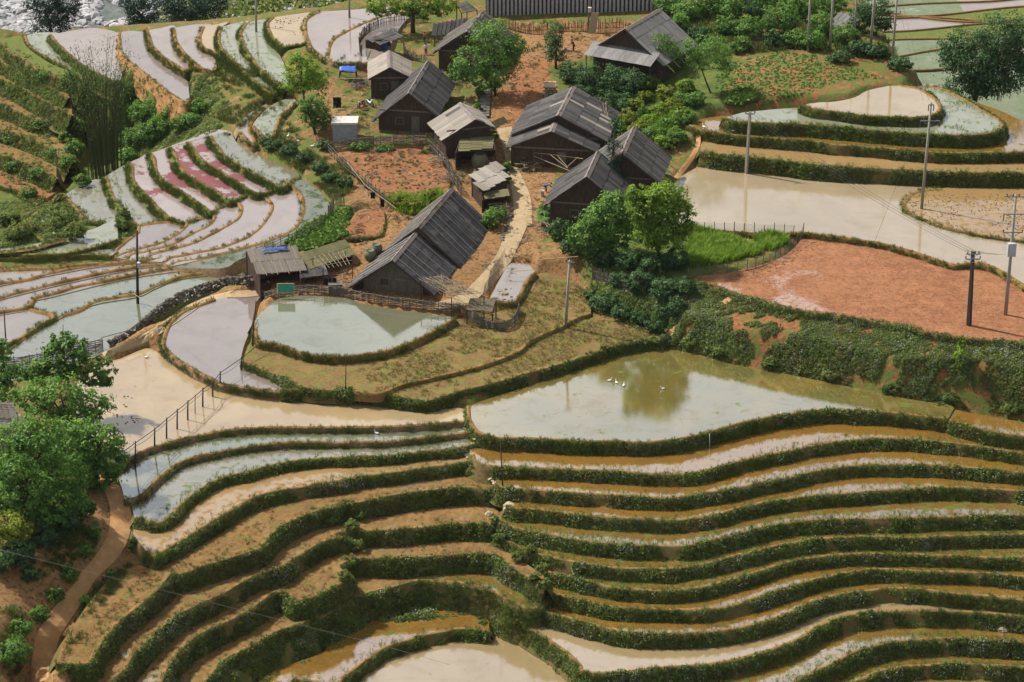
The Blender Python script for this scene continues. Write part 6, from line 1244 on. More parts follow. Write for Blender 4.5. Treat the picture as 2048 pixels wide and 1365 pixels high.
pole('c', 'dark pole standing in the greenish paddy by the stone wall', (274, 464), (275, 607), 0.14, 'pole_dark', box=(3.8, .16, .28, 'box_grey'))
pole('d', 'pale concrete pole on the stubble field bund', (1139, 524), (1131, 655), 0.14, arms=((0.15, .35, 2, 'up'),))
pole('e', 'leaning dark concrete pole in the bare red field', (1946, 506), (1938, 651), 0.19, 'pole_dark', arms=((0.15, .75, 4, 'up'), (0.7, .75, 2, 'up')), square=True)
pole('f', 'tallest pole with a grey transformer box beside the red field', (2031, 396), (2011, 630), 0.17, arms=((0.1, 1.2, 4, 'up'), (2.0, 1.1, 2, 'down'), (4.0, 1.0, 2, 'up')), box=(5.8, .42, .7, 'box_grey'))
pole('g', 'pale concrete pole with black hanging insulators in the round plot', (1862, 210), (1843, 418), 0.15, arms=((2.1, 1.1, 2, 'down'), (0.2, .3, 2, 'down')))
pole('h', 'weathered pole at the edge of the large pale pond', (1500, 226), (1492, 347), 0.15, arms=((0.15, .55, 2, 'up'),), square=True)
pole('i', 'first of five poles along the top of the crop field', (1622, -40), (1616, 104), 0.15)
pole('j', 'second of five poles along the top of the crop field', (1668, -40), (1660, 100), 0.15)
pole('k', 'third of five poles along the top of the crop field', (1716, -40), (1708, 78), 0.13)
pole('l', 'fourth of five poles, carrying a short crossarm', (1752, -40), (1741, 97), 0.16)
pole('m', 'last of five poles, above the bare orange slope', (1797, -40), (1784, 124), 0.15, arms=((4.5, .5, 2, 'up'),))
pole('n', 'wooden pole with a pale box beside the dirt track', (1180, -30), (1176, 66), 0.12, 'timber_grey', box=(3.4, .22, .3, 'slab_pale'))
pole('o', 'thin dark post on the footpath between the terrace groups', (1001, 895), (1006, 985), 0.06, 'pole_dark', cat='post', name='post')
pole('p', 'thin dark stick on the stubble field edge', (692, 728), (691, 784), 0.05, 'pole_dark', cat='post', name='post')
pole('q', 'thin post hung with white rags between the two ponds', (512, 603), (504, 690), 0.06, 'pole_dark', cat='post', name='post')
pole('r', 'dark post at the left edge in the grey paddy', (8, 622), (12, 690), 0.07, 'pole_dark', cat='post', name='post')
pole('s', 'thin stick in the greenish paddy beside the trees', (126, 650), (127, 700), 0.04, 'pole_dark', cat='post', name='post')
q = TOPS['q']
mb = MB()
for i in range(4): mb.ell(q + [random.uniform(-.1, .1), -0.05, -2.1 - i * .25], (.16, .12, .14), 7, 5, 0, .4)
tag(mb.build('rag_bundle', MATS['white_paint']), 'white rags tied to the thin post between the ponds', 'rags')
# posts carrying the hose over the cream paddy
ROW = [(790, 655, 815), (903, 575, 692), (973, 515, 636), (1035, 465, 582), (1097, 415, 528), (1140, 380, 490), (1185, 340, 452), (1243, 300, 392), (1287, 250, 356), (1410, 160, 238)]
rt = []
for i, (x, y0, y1) in enumerate(ROW):
    u = x * .3418; pole('row%d' % i, 'short post under the black hose across the cream paddy, %s from the tree' % NTH[i], (u + 1, 660 + y0 * .3418), (u, 660 + y1 * .3418), 0.075 if i != 5 else 0.04, 'pole_dark', cat='post', name='short_post'); rt.append(TOPS['row%d' % i] - [0, 0.08, 0.12]); 
for o in COL.objects:
    if o.name.startswith('short_post'): o['group'] = 'posts carrying the hose'
def cable(name, label, pts, r, mat='wire', sag=0.0, cat='cable', group=None):
    P = []
    for a, b in zip(pts[:-1], pts[1:]):
        a, b = np.asarray(a, float), np.asarray(b, float); L_ = np.linalg.norm(b - a)
        for t_ in np.linspace(0, 1, 13)[:-1]: P.append(a + (b - a) * t_ - [0, 0, sag * L_ * 4 * t_ * (1 - t_)])
    P.append(np.asarray(pts[-1], float)); o = MB().tube(P, r, 5).build(name, MATS[mat], None, True); return tag(o, label, cat, group)
e_ = rt[-1] + (rt[-1] - rt[-2]) * 1.0 + [0, 0, .3]; s0 = rt[0] + (rt[0] - rt[1]) * 0.6
cable('hose', 'thick black hose carried on short posts across the cream paddy', [s0] + rt + [e_], 0.04, sag=0.004, cat='hose')
cable('hose', 'thin slack cable below the hose across the cream paddy', [q_ - [0, 0, .3] for q_ in [s0] + rt], 0.022, sag=0.05, cat='hose')
T = TOPS
def wires(label, a, b, offs, r=0.014, sag=0.018):
    for i, (oa, ob) in enumerate(offs): cable('power_line', label + ', ' + NTH[i] + ' strand', [a + np.array(oa), b + np.array(ob)], r, sag=sag, cat='wire', group=label)
off4 = [((x, -.2, .3), (x * .8, -.2, .1)) for x in (-.9, -.3, .3, .9)]
wires('power line from the weathered pole to the red field pole', T['h'], T['e'], off4[:3])
wires('power line from the red field pole to the transformer pole', T['e'], T['f'] - [0, 0, 6.5], off4[:2], sag=0.03)
wires('power line from the hanging-insulator pole over the pale pond', T['g'] - [0, 0, 2.1], bp([(1720, 560)], 3.5)[0], [((-1, -.2, 0), (0, 0, 0))], sag=0.0)
wires('power line from the hanging-insulator pole to the hill poles', T['g'], T['m'], off4[:2])
wires('power line between the hill poles', T['m'] - [0, 0, 4], T['j'] - [0, 0, 3], off4[:2])
cable('long_wire', 'long pale wire crossing the lower slope from the hedge', [bp([(-20, 1095)], 3.0)[0], bp([(760, 1290)], -7.5)[0], bp([(900, 1330)], -9.0)[0]], 0.013, 'rope_pale', 0.0, cat='wire')

# ------------------------------------------------------------------ walls, fences, frames
STONES = []
for i in range(5):
    random.seed(40 + i); mb = MB().ell((0, 0, 0), (.5, .42, .36), 7, 5, 0, 0.5); me = bpy.data.meshes.new('stone'); me.from_pydata(mb.v, [], mb.f); me.materials.append(MATS['stone']); STONES.append(me)
random.seed(5)
def along(s, step):
    """ground points every `step` metres along a pixel line"""
    P = np.array([hit(*q) for q in smooth(tr(s), 8)])
    for _ in range(4): P[1:-1] = (P[:-2] + 2 * P[1:-1] + P[2:]) / 4
    d = np.r_[0, np.cumsum(np.linalg.norm(np.diff(P[:, :2], axis=0), axis=1))]; t_ = np.arange(0, d[-1], step)
    return np.stack([np.interp(t_, d, P[:, j]) for j in range(3)], 1)
P = along('D:1480,500 1320,505 1150,560 1050,600 960,655 870,730 780,790 700,835 640,868', 0.42)
root = empty('stone_wall', P[len(P) // 2], 'dark dry stone wall between the concrete path and the paddies', 'wall')
for i, p_ in enumerate(P):
    tall = 1.25 if i < len(P) * .8 else 0.8
    for lv in range(4 if tall > 1 else 3):
        c = p_ + [random.uniform(-.12, .12), random.uniform(-.22, .22), 0.05 + lv * 0.30 + random.uniform(-.05, .05)]; s_ = random.uniform(.40, .62)
        M = Matrix.Translation(Vector(c)) @ Matrix.Rotation(random.random() * 6.28, 4, 'Z') @ Matrix.Rotation(random.uniform(-.4, .4), 4, 'X') @ Matrix.Diagonal((s_ * 1.1, s_, s_ * .95, 1)); inst('stone', STONES[random.randrange(5)], M, root)
def fence(name, label, s, h, kind='woven', step=0.8, mat='timber_grey', group=None, zoff=0.0):
    P = along(s, step); root = empty(name, P[len(P) // 2], label, 'fence', group)
    off = np.array(root.location)
    rr = random.Random(len(P))
    pm = bpy.data.meshes.new('post'); m_ = MB().tube([(0, 0, -.3), (0.01, 0, 1.0)], [.05, .045], 5); pm.from_pydata(m_.v, [], m_.f); pm.materials.append(MATS[mat])
    every = 1 if kind in ('woven', 'net', 'rail') else 3
    for p_ in P[::every]:
        inst('post', pm, Matrix.Translation(Vector(p_ + [0, 0, zoff])) @ Matrix.Rotation(rr.uniform(-.06, .06), 4, 'X') @ Matrix.Diagonal((1, 1, h * rr.uniform(.95, 1.25), 1)), root)
    mb = MB()
    if kind == 'woven':
        for lv in np.arange(0.08, h, 0.10):
            seg = 6
            for i in range(0, len(P) - 1, seg - 1):
                q = P[i:i + seg].copy()
                if len(q) < 2: continue
                q[:, 2] += lv + zoff + np.array([rr.uniform(-.05, .05) for _ in q]); q[:, 1] += [(0.06 if (i + j_ + int(lv * 10)) % 2 else -0.06) for j_ in range(len(q))]
                mb.tube(q, 0.042, 4)
        mb.build('woven_slats', MATS[mat], root)
    elif kind == 'rail':
        for lv in (0.35, 0.6, 0.9):
            q = P.copy(); q[:, 2] += lv * h + zoff; q[:, 2] += [rr.uniform(-.06, .06) for _ in q]; mb.tube(q, 0.035, 4)
        mb.build('rails', MATS[mat], root)
    elif kind == 'stick':
        Q = along(s, 0.16)
        for p_ in Q:
            l = h * rr.uniform(.75, 1.2); mb.tube([p_ + [0, 0, -.2 + zoff], p_ + [rr.uniform(-.1, .1), rr.uniform(-.06, .06), l + zoff]], 0.035, 4)
        mb.build('pickets', MATS[mat], root)
        m2 = MB()
        for lv in (.4, .8): m2.tube(P + [0, -.05, lv * h + zoff], 0.03, 4)
        m2.build('rails', MATS[mat], root)
    elif kind == 'net':
        for lv in np.arange(0.05, h + .01, 0.14): mb.tube(P + [0, 0, lv + zoff], 0.008, 3, cap=False)
        for p_ in along(s, 0.16): mb.tube([p_ + [0, 0, zoff], p_ + [0, 0, h + zoff]], 0.007, 3, cap=False)
        mb.build('net', MATS['net'], root)
        MB().tube(P + [0, 0, 0.05 + zoff], 0.05, 5).build('rails', MATS['timber_dark'], root)
    return root
mat_simple('net', (0.10, 0.11, 0.08), None, 3.0, 0.9); mat_simple('fence_red', (0.20, 0.10, 0.06), (0.13, 0.07, 0.04), 5.0, 0.9)
fence('woven_fence', 'woven bamboo fence behind the greenish pond, below the largest house', 'D:1550,588 1640,570 1800,552 2040,570 E:200,592 400,622 630,650 800,668', 1.0)
fence('woven_fence', 'woven fence between the big-leaved tree and the greenish paddy', 'D:40,990 250,955 450,905 640,865', 1.1)
fence('woven_fence', 'dark woven fence along the front of the motorbike yard', 'B:20,890 120,868 300,852 450,845 610,845', 1.1)
fence('stick_fence', 'upright stick fence between the garden and the patched hut', 'B:615,880 670,930 720,1000 760,1090 800,1150', 1.4, 'stick')
fence('rail_fence', 'rough rail fence along the edge of the dark pond', 'D:1500,335 1600,300 1720,245 1850,180 1920,120 1950,40', 1.1, 'rail', 1.0)
fence('stick_fence', 'stick fence at the corner of the vegetable patch', 'B:20,1270 50,1215 120,1205', 1.3, 'stick')
fence('rail_fence', 'pole fence climbing beside the garden, hung with dark cloth', 'B:20,900 80,960 150,1030 220,1080 280,1140 400,1225', 1.3, 'rail', 1.0)
fence('net_fence', 'dark net fence along the back of the bright grass garden', 'F:120,186 300,192 480,198 640,203 750,203', 1.1, 'net', 1.1)
fence('net_fence', 'curving dark net fence between the bright grass and the red field', 'F:756,206 740,250 650,330 520,392 400,422 250,442 80,456', 1.2, 'net', 1.1)
fence('stick_fence', 'old stick fence above the stubble field', 'E:1565,470 1650,500 1720,525 1810,550', 1.4, 'stick')
fence('stick_fence', 'dark stick fence curving round the hut with the blue sheet', 'B:215,330 195,275 230,215 300,170 420,140 600,130', 1.3, 'stick', mat='timber_dark')
fence('stick_fence', 'low stick fence behind the small board-roofed shed', 'B:470,330 540,370 600,365', 1.2, 'stick')
fence('stick_fence', 'reddish upright fence below the long building', 'B:1040,165 1200,205 1380,185 1530,185', 1.3, 'stick', mat='fence_red')
fence('stick_fence', 'reddish panel fence beside the pale grey roof', 'B:1600,195 1760,190', 1.7, 'stick', mat='fence_red')
fence('woven_fence', 'woven fence round the pig pen yard', 'E:835,690 900,735 990,768 1085,760 1130,690 1140,640', 1.0)
fence('stick_fence', 'dark mesh fence at the corner of the crop field', 'C:330,315 450,290 580,270', 1.6, 'stick', mat='timber_dark')
# bamboo frames
def frame(name, label, corners, zs, na, nb, r=0.03, mat='bamboo_grey', posts=True, jit=0.3, messy=0, seed=1):
    P = [bp([tr(c)[0]], z)[0] for c, z in zip(corners.split('|'), zs)]; rr = random.Random(seed)
    root = empty(name, sum(P) / 4, label, 'frame'); mb = MB()
    def at_(a, b): return (P[0] * (1 - a) + P[1] * a) * (1 - b) + (P[3] * (1 - a) + P[2] * a) * b
    for i in range(na): t_ = (i + .5) / na; mb.tube([at_(t_ + rr.uniform(-.02, .02) * jit, -.08), at_(t_ + rr.uniform(-.05, .05) * jit, 1.08)], r, 4)
    for i in range(nb): t_ = (i + .5) / nb; mb.tube([at_(-.06, t_) + [0, 0, .06], at_(1.06, t_ + rr.uniform(-.05, .05) * jit) + [0, 0, .06]], r, 4)
    for i in range(messy): mb.tube([at_(rr.random(), rr.random()) + [0, 0, rr.uniform(.05, .3)], at_(rr.random(), rr.random()) + [0, 0, rr.uniform(.05, .5)]], r * .8, 4)
    mb.build('poles', MATS[mat], root)
    if posts:
        for q in P: MB().tube([(q[0], q[1], float(hz(q[0], q[1])) - .2), q], r * 1.8, 5).build('post', MATS['timber_dark'], root)
    return root
frame('bamboo_trellis', 'tangled stick trellis beside the gable of the largest house', 'E:560,470|E:700,450|E:930,560|E:740,570', (4.6, 4.6, 4.4, 4.3), 9, 7, 0.032, messy=60, seed=3, jit=2)
frame('bamboo_pergola', 'pale bamboo frame over the yard beside the washing', 'D:1830,340|D:2020,300|D:2060,370|D:1890,400', (4.5, 4.5, 4.1, 4.1), 7, 3, 0.03, 'timber_pale', jit=.5)
frame('bamboo_lattice', 'dead stick lattice hanging on the stepped roof', 'B:1560,640|B:1650,610|B:1680,760|B:1580,770', (8.2, 8.4, 7.0, 7.0), 6, 7, 0.035, 'bamboo_grey', messy=26, seed=8, jit=2)
def sticks(name, label, lst, r=0.04, mat='timber_pale', cat='poles'):
    mb = MB()
    for a, za, b, zb_ in lst: mb.tube([bp([tr(a)[0]], za)[0], bp([tr(b)[0]], zb_)[0]], r, 5)
    return tag(mb.build(name, MATS[mat]), label, cat)
sticks('bamboo_pole', 'long bamboo pole lying across the yard beside the stepped roof', [('B:1120,880', 6.2, 'B:1510,930', 6.4)])
sticks('bamboo_pole', 'bamboo pole leaning in the heap, uppermost', [('B:1310,900', 6.6, 'B:1420,985', 5.6)])
sticks('bamboo_pole', 'bamboo pole leaning in the heap, next to the uppermost', [('B:1355,905', 6.6, 'B:1420,980', 5.5)])
sticks('bamboo_pole', 'bamboo pole leaning in the heap, tilted the other way', [('B:1480,920', 6.4, 'B:1410,985', 5.6)])
sticks('bamboo_pole', 'bamboo pole lying lowest in the heap', [('B:1200,905', 5.9, 'B:1440,1005', 5.6)])
sticks('bamboo_pole', 'pale bamboo pole laid over the stony ditch', [('E:1060,422', 2.3, 'E:1235,408', 2.5)])
sticks('bamboo_pole', 'long pale pole lying below the bright trees', [('E:1240,350', 3.6, 'E:1480,332', 4.2)])
sticks('bamboo_pole', 'bamboo pole slanting into the greenish paddy at the dark pole', [('D:780,548', 1.0, 'D:905,630', 0.6)])
sticks('bamboo_pole', 'pole laid along the top of the stone wall', [('D:590,808', 0.9, 'D:750,765', 1.6), ('D:750,765', 1.6, 'D:940,620', 2.0)], 0.05, 'timber_grey')
sticks('washing_line', 'pale pole over the garden for hanging cloth', [('B:130,950', 6.4, 'B:235,1085', 5.9), ('B:235,1085', 5.9, 'B:415,1220', 5.2)], 0.03)
sticks('yard_rail', 'long pale rail across the motorbike yard', [('B:60,460', 7.2, 'B:255,462', 7.3)], 0.045)
def heap(label, s_, w_, h_, n_, mat='bamboo_grey', seed=1, name='brush_heap'):
    p_ = hit(*tr(s_)[0]); rr = random.Random(seed); mb = MB()
    for i in range(n_):
        a_ = rr.random() * 6.28; l_ = rr.uniform(.5, 1.3) * w_ * .6; c = p_ + [rr.uniform(-w_, w_) * .5, rr.uniform(-w_, w_) * .5, rr.random() * h_ * .8]; dv = np.array([math.cos(a_), math.sin(a_), rr.uniform(-.25, .35)]) * l_
        mb.tube([c - dv * .5, c + dv * .1 + [0, 0, .06], c + dv * .5], rr.uniform(.02, .045), 4)
    return tag(mb.build(name, MATS[mat]), label, 'brush')
heap('heap of dry sticks beside the collapsing hut', 'B:1030,1250', 2.2, 1.2, 70, seed=1); heap('brush piled along the garden fence', 'B:745,1060', 2.4, 1.0, 70, seed=2); heap('grey brush heap in front of the stepped roof', 'B:1200,985', 2.6, 1.3, 80, seed=3)
heap('dark firewood stacked under the lean-to', 'B:990,1215', 1.8, 1.0, 50, 'timber_dark', 4, 'firewood_heap'); heap('tangle of sticks below the bright green trees', 'E:1330,170', 3.2, 1.2, 80, seed=5); heap('brush heap beside the patched hut', 'B:660,960', 1.8, 1.0, 50, seed=6); heap('pile of scrap wood in the motorbike yard', 'B:200,510', 2.0, .8, 50, 'timber_grey', 7, 'wood_heap'); heap('scrap wood beside the pig pen', 'E:790,640', 1.4, .6, 30, 'timber_grey', 8, 'wood_heap')
# banana plants
mat_leaf('leaf_banana', (0.09, 0.20, 0.03), (0.22, 0.42, 0.07), 0.4)
def banana(u, v, h_, label, seed):
    p_ = hit(u, v); rr = random.Random(seed); root = empty('banana_plant', p_, label, 'banana plant'); MB().tube([p_ - [0, 0, .2], p_ + [0, 0, h_ * .6]], [.12, .07], 7).build('stem', MATS['culm'], root)
    for i in range(8):
        a_ = i * .785 + rr.uniform(-.3, .3); v_ = []; l_ = h_ * rr.uniform(.55, .8); o_ = np.array([math.cos(a_), math.sin(a_), 0]); s2 = np.array([-math.sin(a_), math.cos(a_), 0])
        for j in range(6):
            t_ = j / 5; c = np.array([0, 0, h_ * .55]) + o_ * l_ * t_ + [0, 0, l_ * (.7 * t_ - .75 * t_ * t_)]; w_ = .28 * math.sin(math.pi * (.12 + .84 * t_)); v_ += [c - s2 * w_ - [0, 0, .05], c + [0, 0, .03], c + s2 * w_ - [0, 0, .05]]
        f_ = [(j * 3 + k, j * 3 + k + 1, j * 3 + k + 4, j * 3 + k + 3) for j in range(5) for k in (0, 1)]; mesh_obj('leaf', v_, f_, MATS['leaf_banana'], root, True)
banana(*tr('B:1370,1240')[0], 2.6, 'banana plant in front of the nearer twin house, larger', 1); banana(*tr('B:1290,1290')[0], 2.0, 'banana plant beside the climbing path, smaller', 2); banana(*tr('B:1270,1330')[0], 1.8, 'low banana plant at the edge of the bushes', 3)
# ------------------------------------------------------------------ things in the yards
def cloth(name, label, c, wx, hz_, mat, seed=1, cat='cloth'):
    r = random.Random(seed); v = []; f = []
    for j in range(5):
        for i in range(7): v.append((c[0] + wx * (i / 6 - .5), c[1] + 0.09 * math.sin(i * 1.9 + seed) + r.uniform(-.03, .03), c[2] - hz_ * j / 4 + r.uniform(-.03, .03)))
    f = [(j * 7 + i, j * 7 + i + 1, (j + 1) * 7 + i + 1, (j + 1) * 7 + i) for j in range(4) for i in range(6)]
    o = mesh_obj(name, v, f, MATS[mat], None, True); sm_ = o.modifiers.new('thickness', 'SOLIDIFY'); sm_.thickness = 0.02; return tag(o, label, cat)
for i, (u, w_) in enumerate(((1905, .45), (1930, .35), (1955, .45))):
    cloth('washing', 'dark trousers on the line beside the largest house, %s from the left' % NTH[i], bp([tr('D:%d,455' % u)[0]], 3.4)[0], w_, 0.9, 'dark_cloth', i)
cloth('washing', 'dark blue cloth on the garden pole, upper', bp([tr('B:280,1125')[0]], 5.8)[0], .5, .8, 'dark_cloth', 4); cloth('washing', 'dark blue cloth on the garden pole, lower', bp([tr('B:335,1165')[0]], 5.5)[0], .45, 1.0, 'dark_cloth', 5)
cloth('scarecrow_cloth', 'black ragged cloth hung at the corner of the motorbike yard', bp([tr('B:70,570')[0]], 7.0)[0], 1.0, 1.4, 'dark_cloth', 6)
cloth('blue_sheet', 'blue plastic sheet hanging on the hut', bp([tr('B:330,235')[0]], 8.7)[0], 1.5, 1.7, 'blue_sheet', 7, 'sheet')
def tarp(label, corners, zs, mat):
    P = [bp([tr(c)[0]], z)[0] for c, z in zip(corners.split('|'), zs)]; r = random.Random(3); v = []; n_ = 8
    for j in range(n_):
        for i in range(n_):
            a, b = i / (n_ - 1), j / (n_ - 1); q = (P[0] * (1 - a) + P[1] * a) * (1 - b) + (P[3] * (1 - a) + P[2] * a) * b; v.append(q + [0, 0, r.uniform(-.12, .12)])
    o = mesh_obj('tarpaulin', v, [(j * n_ + i, j * n_ + i + 1, (j + 1) * n_ + i + 1, (j + 1) * n_ + i) for j in range(n_ - 1) for i in range(n_ - 1)], MATS[mat], None, True); o.modifiers.new('thickness', 'SOLIDIFY').thickness = 0.02
    for q in P:
        pass
    return tag(o, label, 'tarpaulin')
shelter('tarp_stand', 'small stand under the crumpled blue tarpaulin', 'B:90,395|B:180,392|B:185,425|B:85,420', (7.6, 7.6, 7.3, 7.3), 4, 1, 'board', ['timber_grey'], cat='stand')
tarp('crumpled blue tarpaulin on the stand by the yard', 'B:85,390|B:180,386|B:186,422|B:85,418', (7.75, 7.75, 7.45, 7.45), 'blue_sheet')
tarp('blue plastic strip under the ridge of the striped bamboo roof', 'D:1530,292|D:1680,275|D:1685,290|D:1530,305', (4.85, 4.85, 4.7, 4.7), 'blue_sheet')
# green netted screen leaning on the fence
mat_simple('screen_green', (0.06, 0.30, 0.20), (0.04, 0.22, 0.15), 2.0, 0.6)
a = bp([tr('D:1622,490')[0]], 3.5)[0]; b = bp([tr('D:1720,490')[0]], 3.5)[0]; c = bp([tr('D:1632,545')[0]], 2.5)[0]
root = empty('screen', c, 'green mesh screen propped against the woven fence', 'screen'); ex = b - a; ey = c - a - ex * .08
MB().box(a + ex / 2 + ey / 2, ex / 2, ey / 2, np.array([0, .012, .006])).build('mesh_panel', MATS['screen_green'], root)
mb = MB()
for p0, p1 in ((a, b), (a + ey, b + ey), (a, a + ey), (b, b + ey)): mb.tube([p0, p1], 0.045, 4)
mb.build('frame', MATS['timber_pale'], root)
# jars
mat_simple('clay', (0.17, 0.16, 0.10), (0.11, 0.11, 0.075), 3.0, 0.7)
def lathe(name, prof, c, mat, label, cat, n_=18):
    v = []; 
    for r_, z_ in prof:
        for j in range(n_): v.append((c[0] + r_ * math.cos(6.2832 * j / n_), c[1] + r_ * math.sin(6.2832 * j / n_), c[2] + z_))
    f = [(i * n_ + j, i * n_ + (j + 1) % n_, (i + 1) * n_ + (j + 1) % n_, (i + 1) * n_ + j) for i in range(len(prof) - 1) for j in range(n_)] + [tuple(range((len(prof) - 1) * n_, len(prof) * n_))]
    return tag(mesh_obj(name, v, f, MATS[mat], None, True), label, cat)
JAR = [(.55, -.2), (.85, .4), (.98, .9), (.95, 1.3), (.75, 1.65), (.66, 1.78), (.70, 1.84), (.6, 1.84), (.55, 1.6)]
p_ = hit(*tr('B:905,985')[0]); lathe('clay_jar', JAR, p_, 'clay', 'huge clay jar under the mossy board shelter', 'jar')
p_ = hit(*tr('E:265,350')[0]); lathe('clay_jar', [(r_ * .72, z_ * .62) for r_, z_ in JAR], p_, 'clay', 'squat jar behind the largest house, nearer', 'jar')
p_ = hit(*tr('E:300,315')[0]); lathe('clay_jar', [(r_ * .72, z_ * .62) for r_, z_ in JAR], p_, 'clay', 'squat jar behind the largest house, farther', 'jar')
lathe('bucket', [(.2, 0), (.26, .7), (.27, .72), (.22, .7), (.2, .3)], hit(*tr('B:1270,1150')[0]), 'slab_pale', 'pale tall bucket beside the stooping person', 'bucket', 12)
# planks, firewood, crates
p_ = hit(*tr('B:1318,560')[0]); root = empty('plank_pile', p_, 'neat pile of sawn planks beside the dirt track', 'planks')
for i in range(6):
    for j in range(3):
        c = p_ + [-.5 + j * .5, 0, .12 + i * .26]; MB().box(c, (.22, 0, 0), (0, 1.1, 0), (0, 0, .07)).build('plank', MATS['timber_pale'], root)
    MB().box(p_ + [0, -.6 + (i % 2) * 1.0, .23 + i * .26], (.9, 0, 0), (0, .06, 0), (0, 0, .035)).build('batten', MATS['timber_grey'], root)
p_ = hit(*tr('B:1570,195')[0]); root = empty('leaning_boards', p_, 'tall pale boards leaning on the fence by the dirt track', 'boards')
for i in range(4): MB().box(p_ + [-.35 + i * .22, .1, 1.3], (.1, 0, 0), (.08, .03, 0), (.22, .2, 1.35)).build('board', MATS['timber_pale'], root)
for i, (s_, sz, lb) in enumerate((('B:258,345', 1.3, 'pale short plank standing by the small shed'), ('B:480,325', 1.4, 'pale plank lying behind the small shed'))):
    p_ = hit(*tr(s_)[0]); tag(MB().box(p_ + [0, 0, .5], (.1, 0, 0), (0, .03, 0), (.25 * (-1) ** i, .2 + .4 * i, .6)).build('loose_plank', MATS['timber_pale']), lb, 'plank')
p_ = hit(*tr('E:60,545')[0])
tag(MB().box(p_ + [0, .5, .45], (.75, .1, 0), (-.05, .5, 0), (0, 0, .45)).build('wooden_crate', MATS['timber_grey']), 'grey box at the corner of the largest house', 'crate')
# concrete steps beside the big tree
P0_, P1_ = hit(968, 235), hit(972, 180); root = empty('concrete_steps', P0_, 'mossy grey concrete steps rising beside the full green tree', 'steps')
for i in range(10):
    t_ = i / 10; c = P0_ * (1 - t_) + P1_ * t_; MB().box(c + [0, 0, .1], (.65, 0, 0), (0, np.linalg.norm(P1_ - P0_) / 20, 0), (0, 0, .2)).build('step', MATS['stone'], root)
# stones in the ditch, on the slope, along the path
def rock(u, v, s_, label, mat='stone', name='rock', sink=.1):
    p_ = hit(u, v); random.seed(int(u * v)); mb = MB().ell(p_ + [0, 0, s_ * .35 - sink], (s_, s_ * .8, s_ * .6), 8, 6, 0, .45); return tag(mb.build(name, MATS[mat]), label, 'rock')
for i, (x, y, s_) in enumerate(((1050, 552, .42), (1090, 570, .2), (1060, 525, .2), (1085, 475, .18), (1000, 578, .2), (1050, 585, .2), (1088, 522, .14))):
    rock(*tr('E:%d,%d' % (x, y))[0], s_, 'stone in the shallow ditch pool, %s in size' % NTH[min(i, 6)], 'stone_pale' if i == 0 else 'stone')
rock(*tr('I:1920,1060')[0], .55, 'pale boulder sitting on the weedy terrace bank', 'stone_pale'); rock(*tr('K:1080,930')[0], .7, 'yellowish boulder at the end of the terrace footpath', 'stone_pale'); rock(*tr('K:960,965')[0], .45, 'smaller yellowish boulder beside the weedy bank', 'stone_pale')
rock(*tr('B:1120,1000')[0], .4, 'yellowish sack-like stone beside the path', 'stone_pale')
P = along('E:1090,90 1075,140 1050,200 1035,245', 0.5); root = empty('kerb_stones', P[0], 'row of pale stones along the edge of the climbing path', 'stones')
for p_ in P:
    s_ = random.uniform(.45, .75); M = Matrix.Translation(Vector(p_ + [0, 0, .1])) @ Matrix.Rotation(random.random() * 6, 4, 'Z') @ Matrix.Diagonal((s_, s_ * .8, s_ * .6, 1)); o = inst('stone', STONES[random.randrange(5)], M, root)
# stony footpath between the terrace groups
P = along('K:825,370 835,430 862,480 900,520 830,590 815,620 850,655 900,700 945,745 1000,795 1040,830 1070,880', 0.45); root = empty('stone_footpath', P[0], 'broken line of pale stones stepping down between the terrace groups', 'footpath'); random.seed(9)
sp = [m_.copy() for m_ in STONES]
for m_ in sp: m_.materials[0] = MATS['stone_pale']
for p_ in P:
    s_ = random.uniform(.35, .7); inst('stone', sp[random.randrange(5)], Matrix.Translation(Vector(p_ + [random.uniform(-.15, .15), 0, .08])) @ Matrix.Rotation(random.random() * 6, 4, 'Z') @ Matrix.Diagonal((s_, s_ * .9, s_ * .45, 1)), root)
# spout of water over the pond bund
m_, t__ = nodes('spout'); finish(t__, princ(t__, (0.75, 0.78, 0.78), 0.2, 0.5))
a = bp([tr('J:207,492')[0]], 0.1)[0]; tag(MB().tube([a, a + [.02, -.18, -.25], a + [.04, -.28, -1.3]], [.025, .03, .05], 7).build('water_spout', MATS['spout'], None, True), 'thin white spout of water falling over the pond bund', 'water spout')

# ------------------------------------------------------------------ ducks, people, motorbikes
mat_simple('feather', (0.80, 0.79, 0.75), (0.70, 0.68, 0.62), 9.0, 0.8); mat_simple('beak', (0.65, 0.30, 0.03), None, 3.0, 0.5)
def duck(u, v, s_, ang, label, group='ducks and geese'):
    p_ = hit(u, v); ca, sa = math.cos(ang), math.sin(ang)
    def X(x, y, z): return p_ + s_ * np.array([ca * x - sa * y, sa * x + ca * y, z])
    root = empty('duck', p_, label, 'duck', group); mb = MB()
    mb.tube([X(-.36, 0, .24), X(-.28, 0, .17), X(-.12, 0, .13), X(.08, 0, .13), X(.2, 0, .20), X(.26, 0, .34), X(.27, 0, .46), X(.31, 0, .53), X(.38, 0, .52)], np.array([.015, .09, .16, .16, .10, .055, .05, .07, .03]) * s_, 9)
    mb.build('body', MATS['feather'], root, True)
    MB().tube([X(.37, 0, .525), X(.47, 0, .50)], [.03 * s_, .012 * s_], 5).build('beak', MATS['beak'], root)
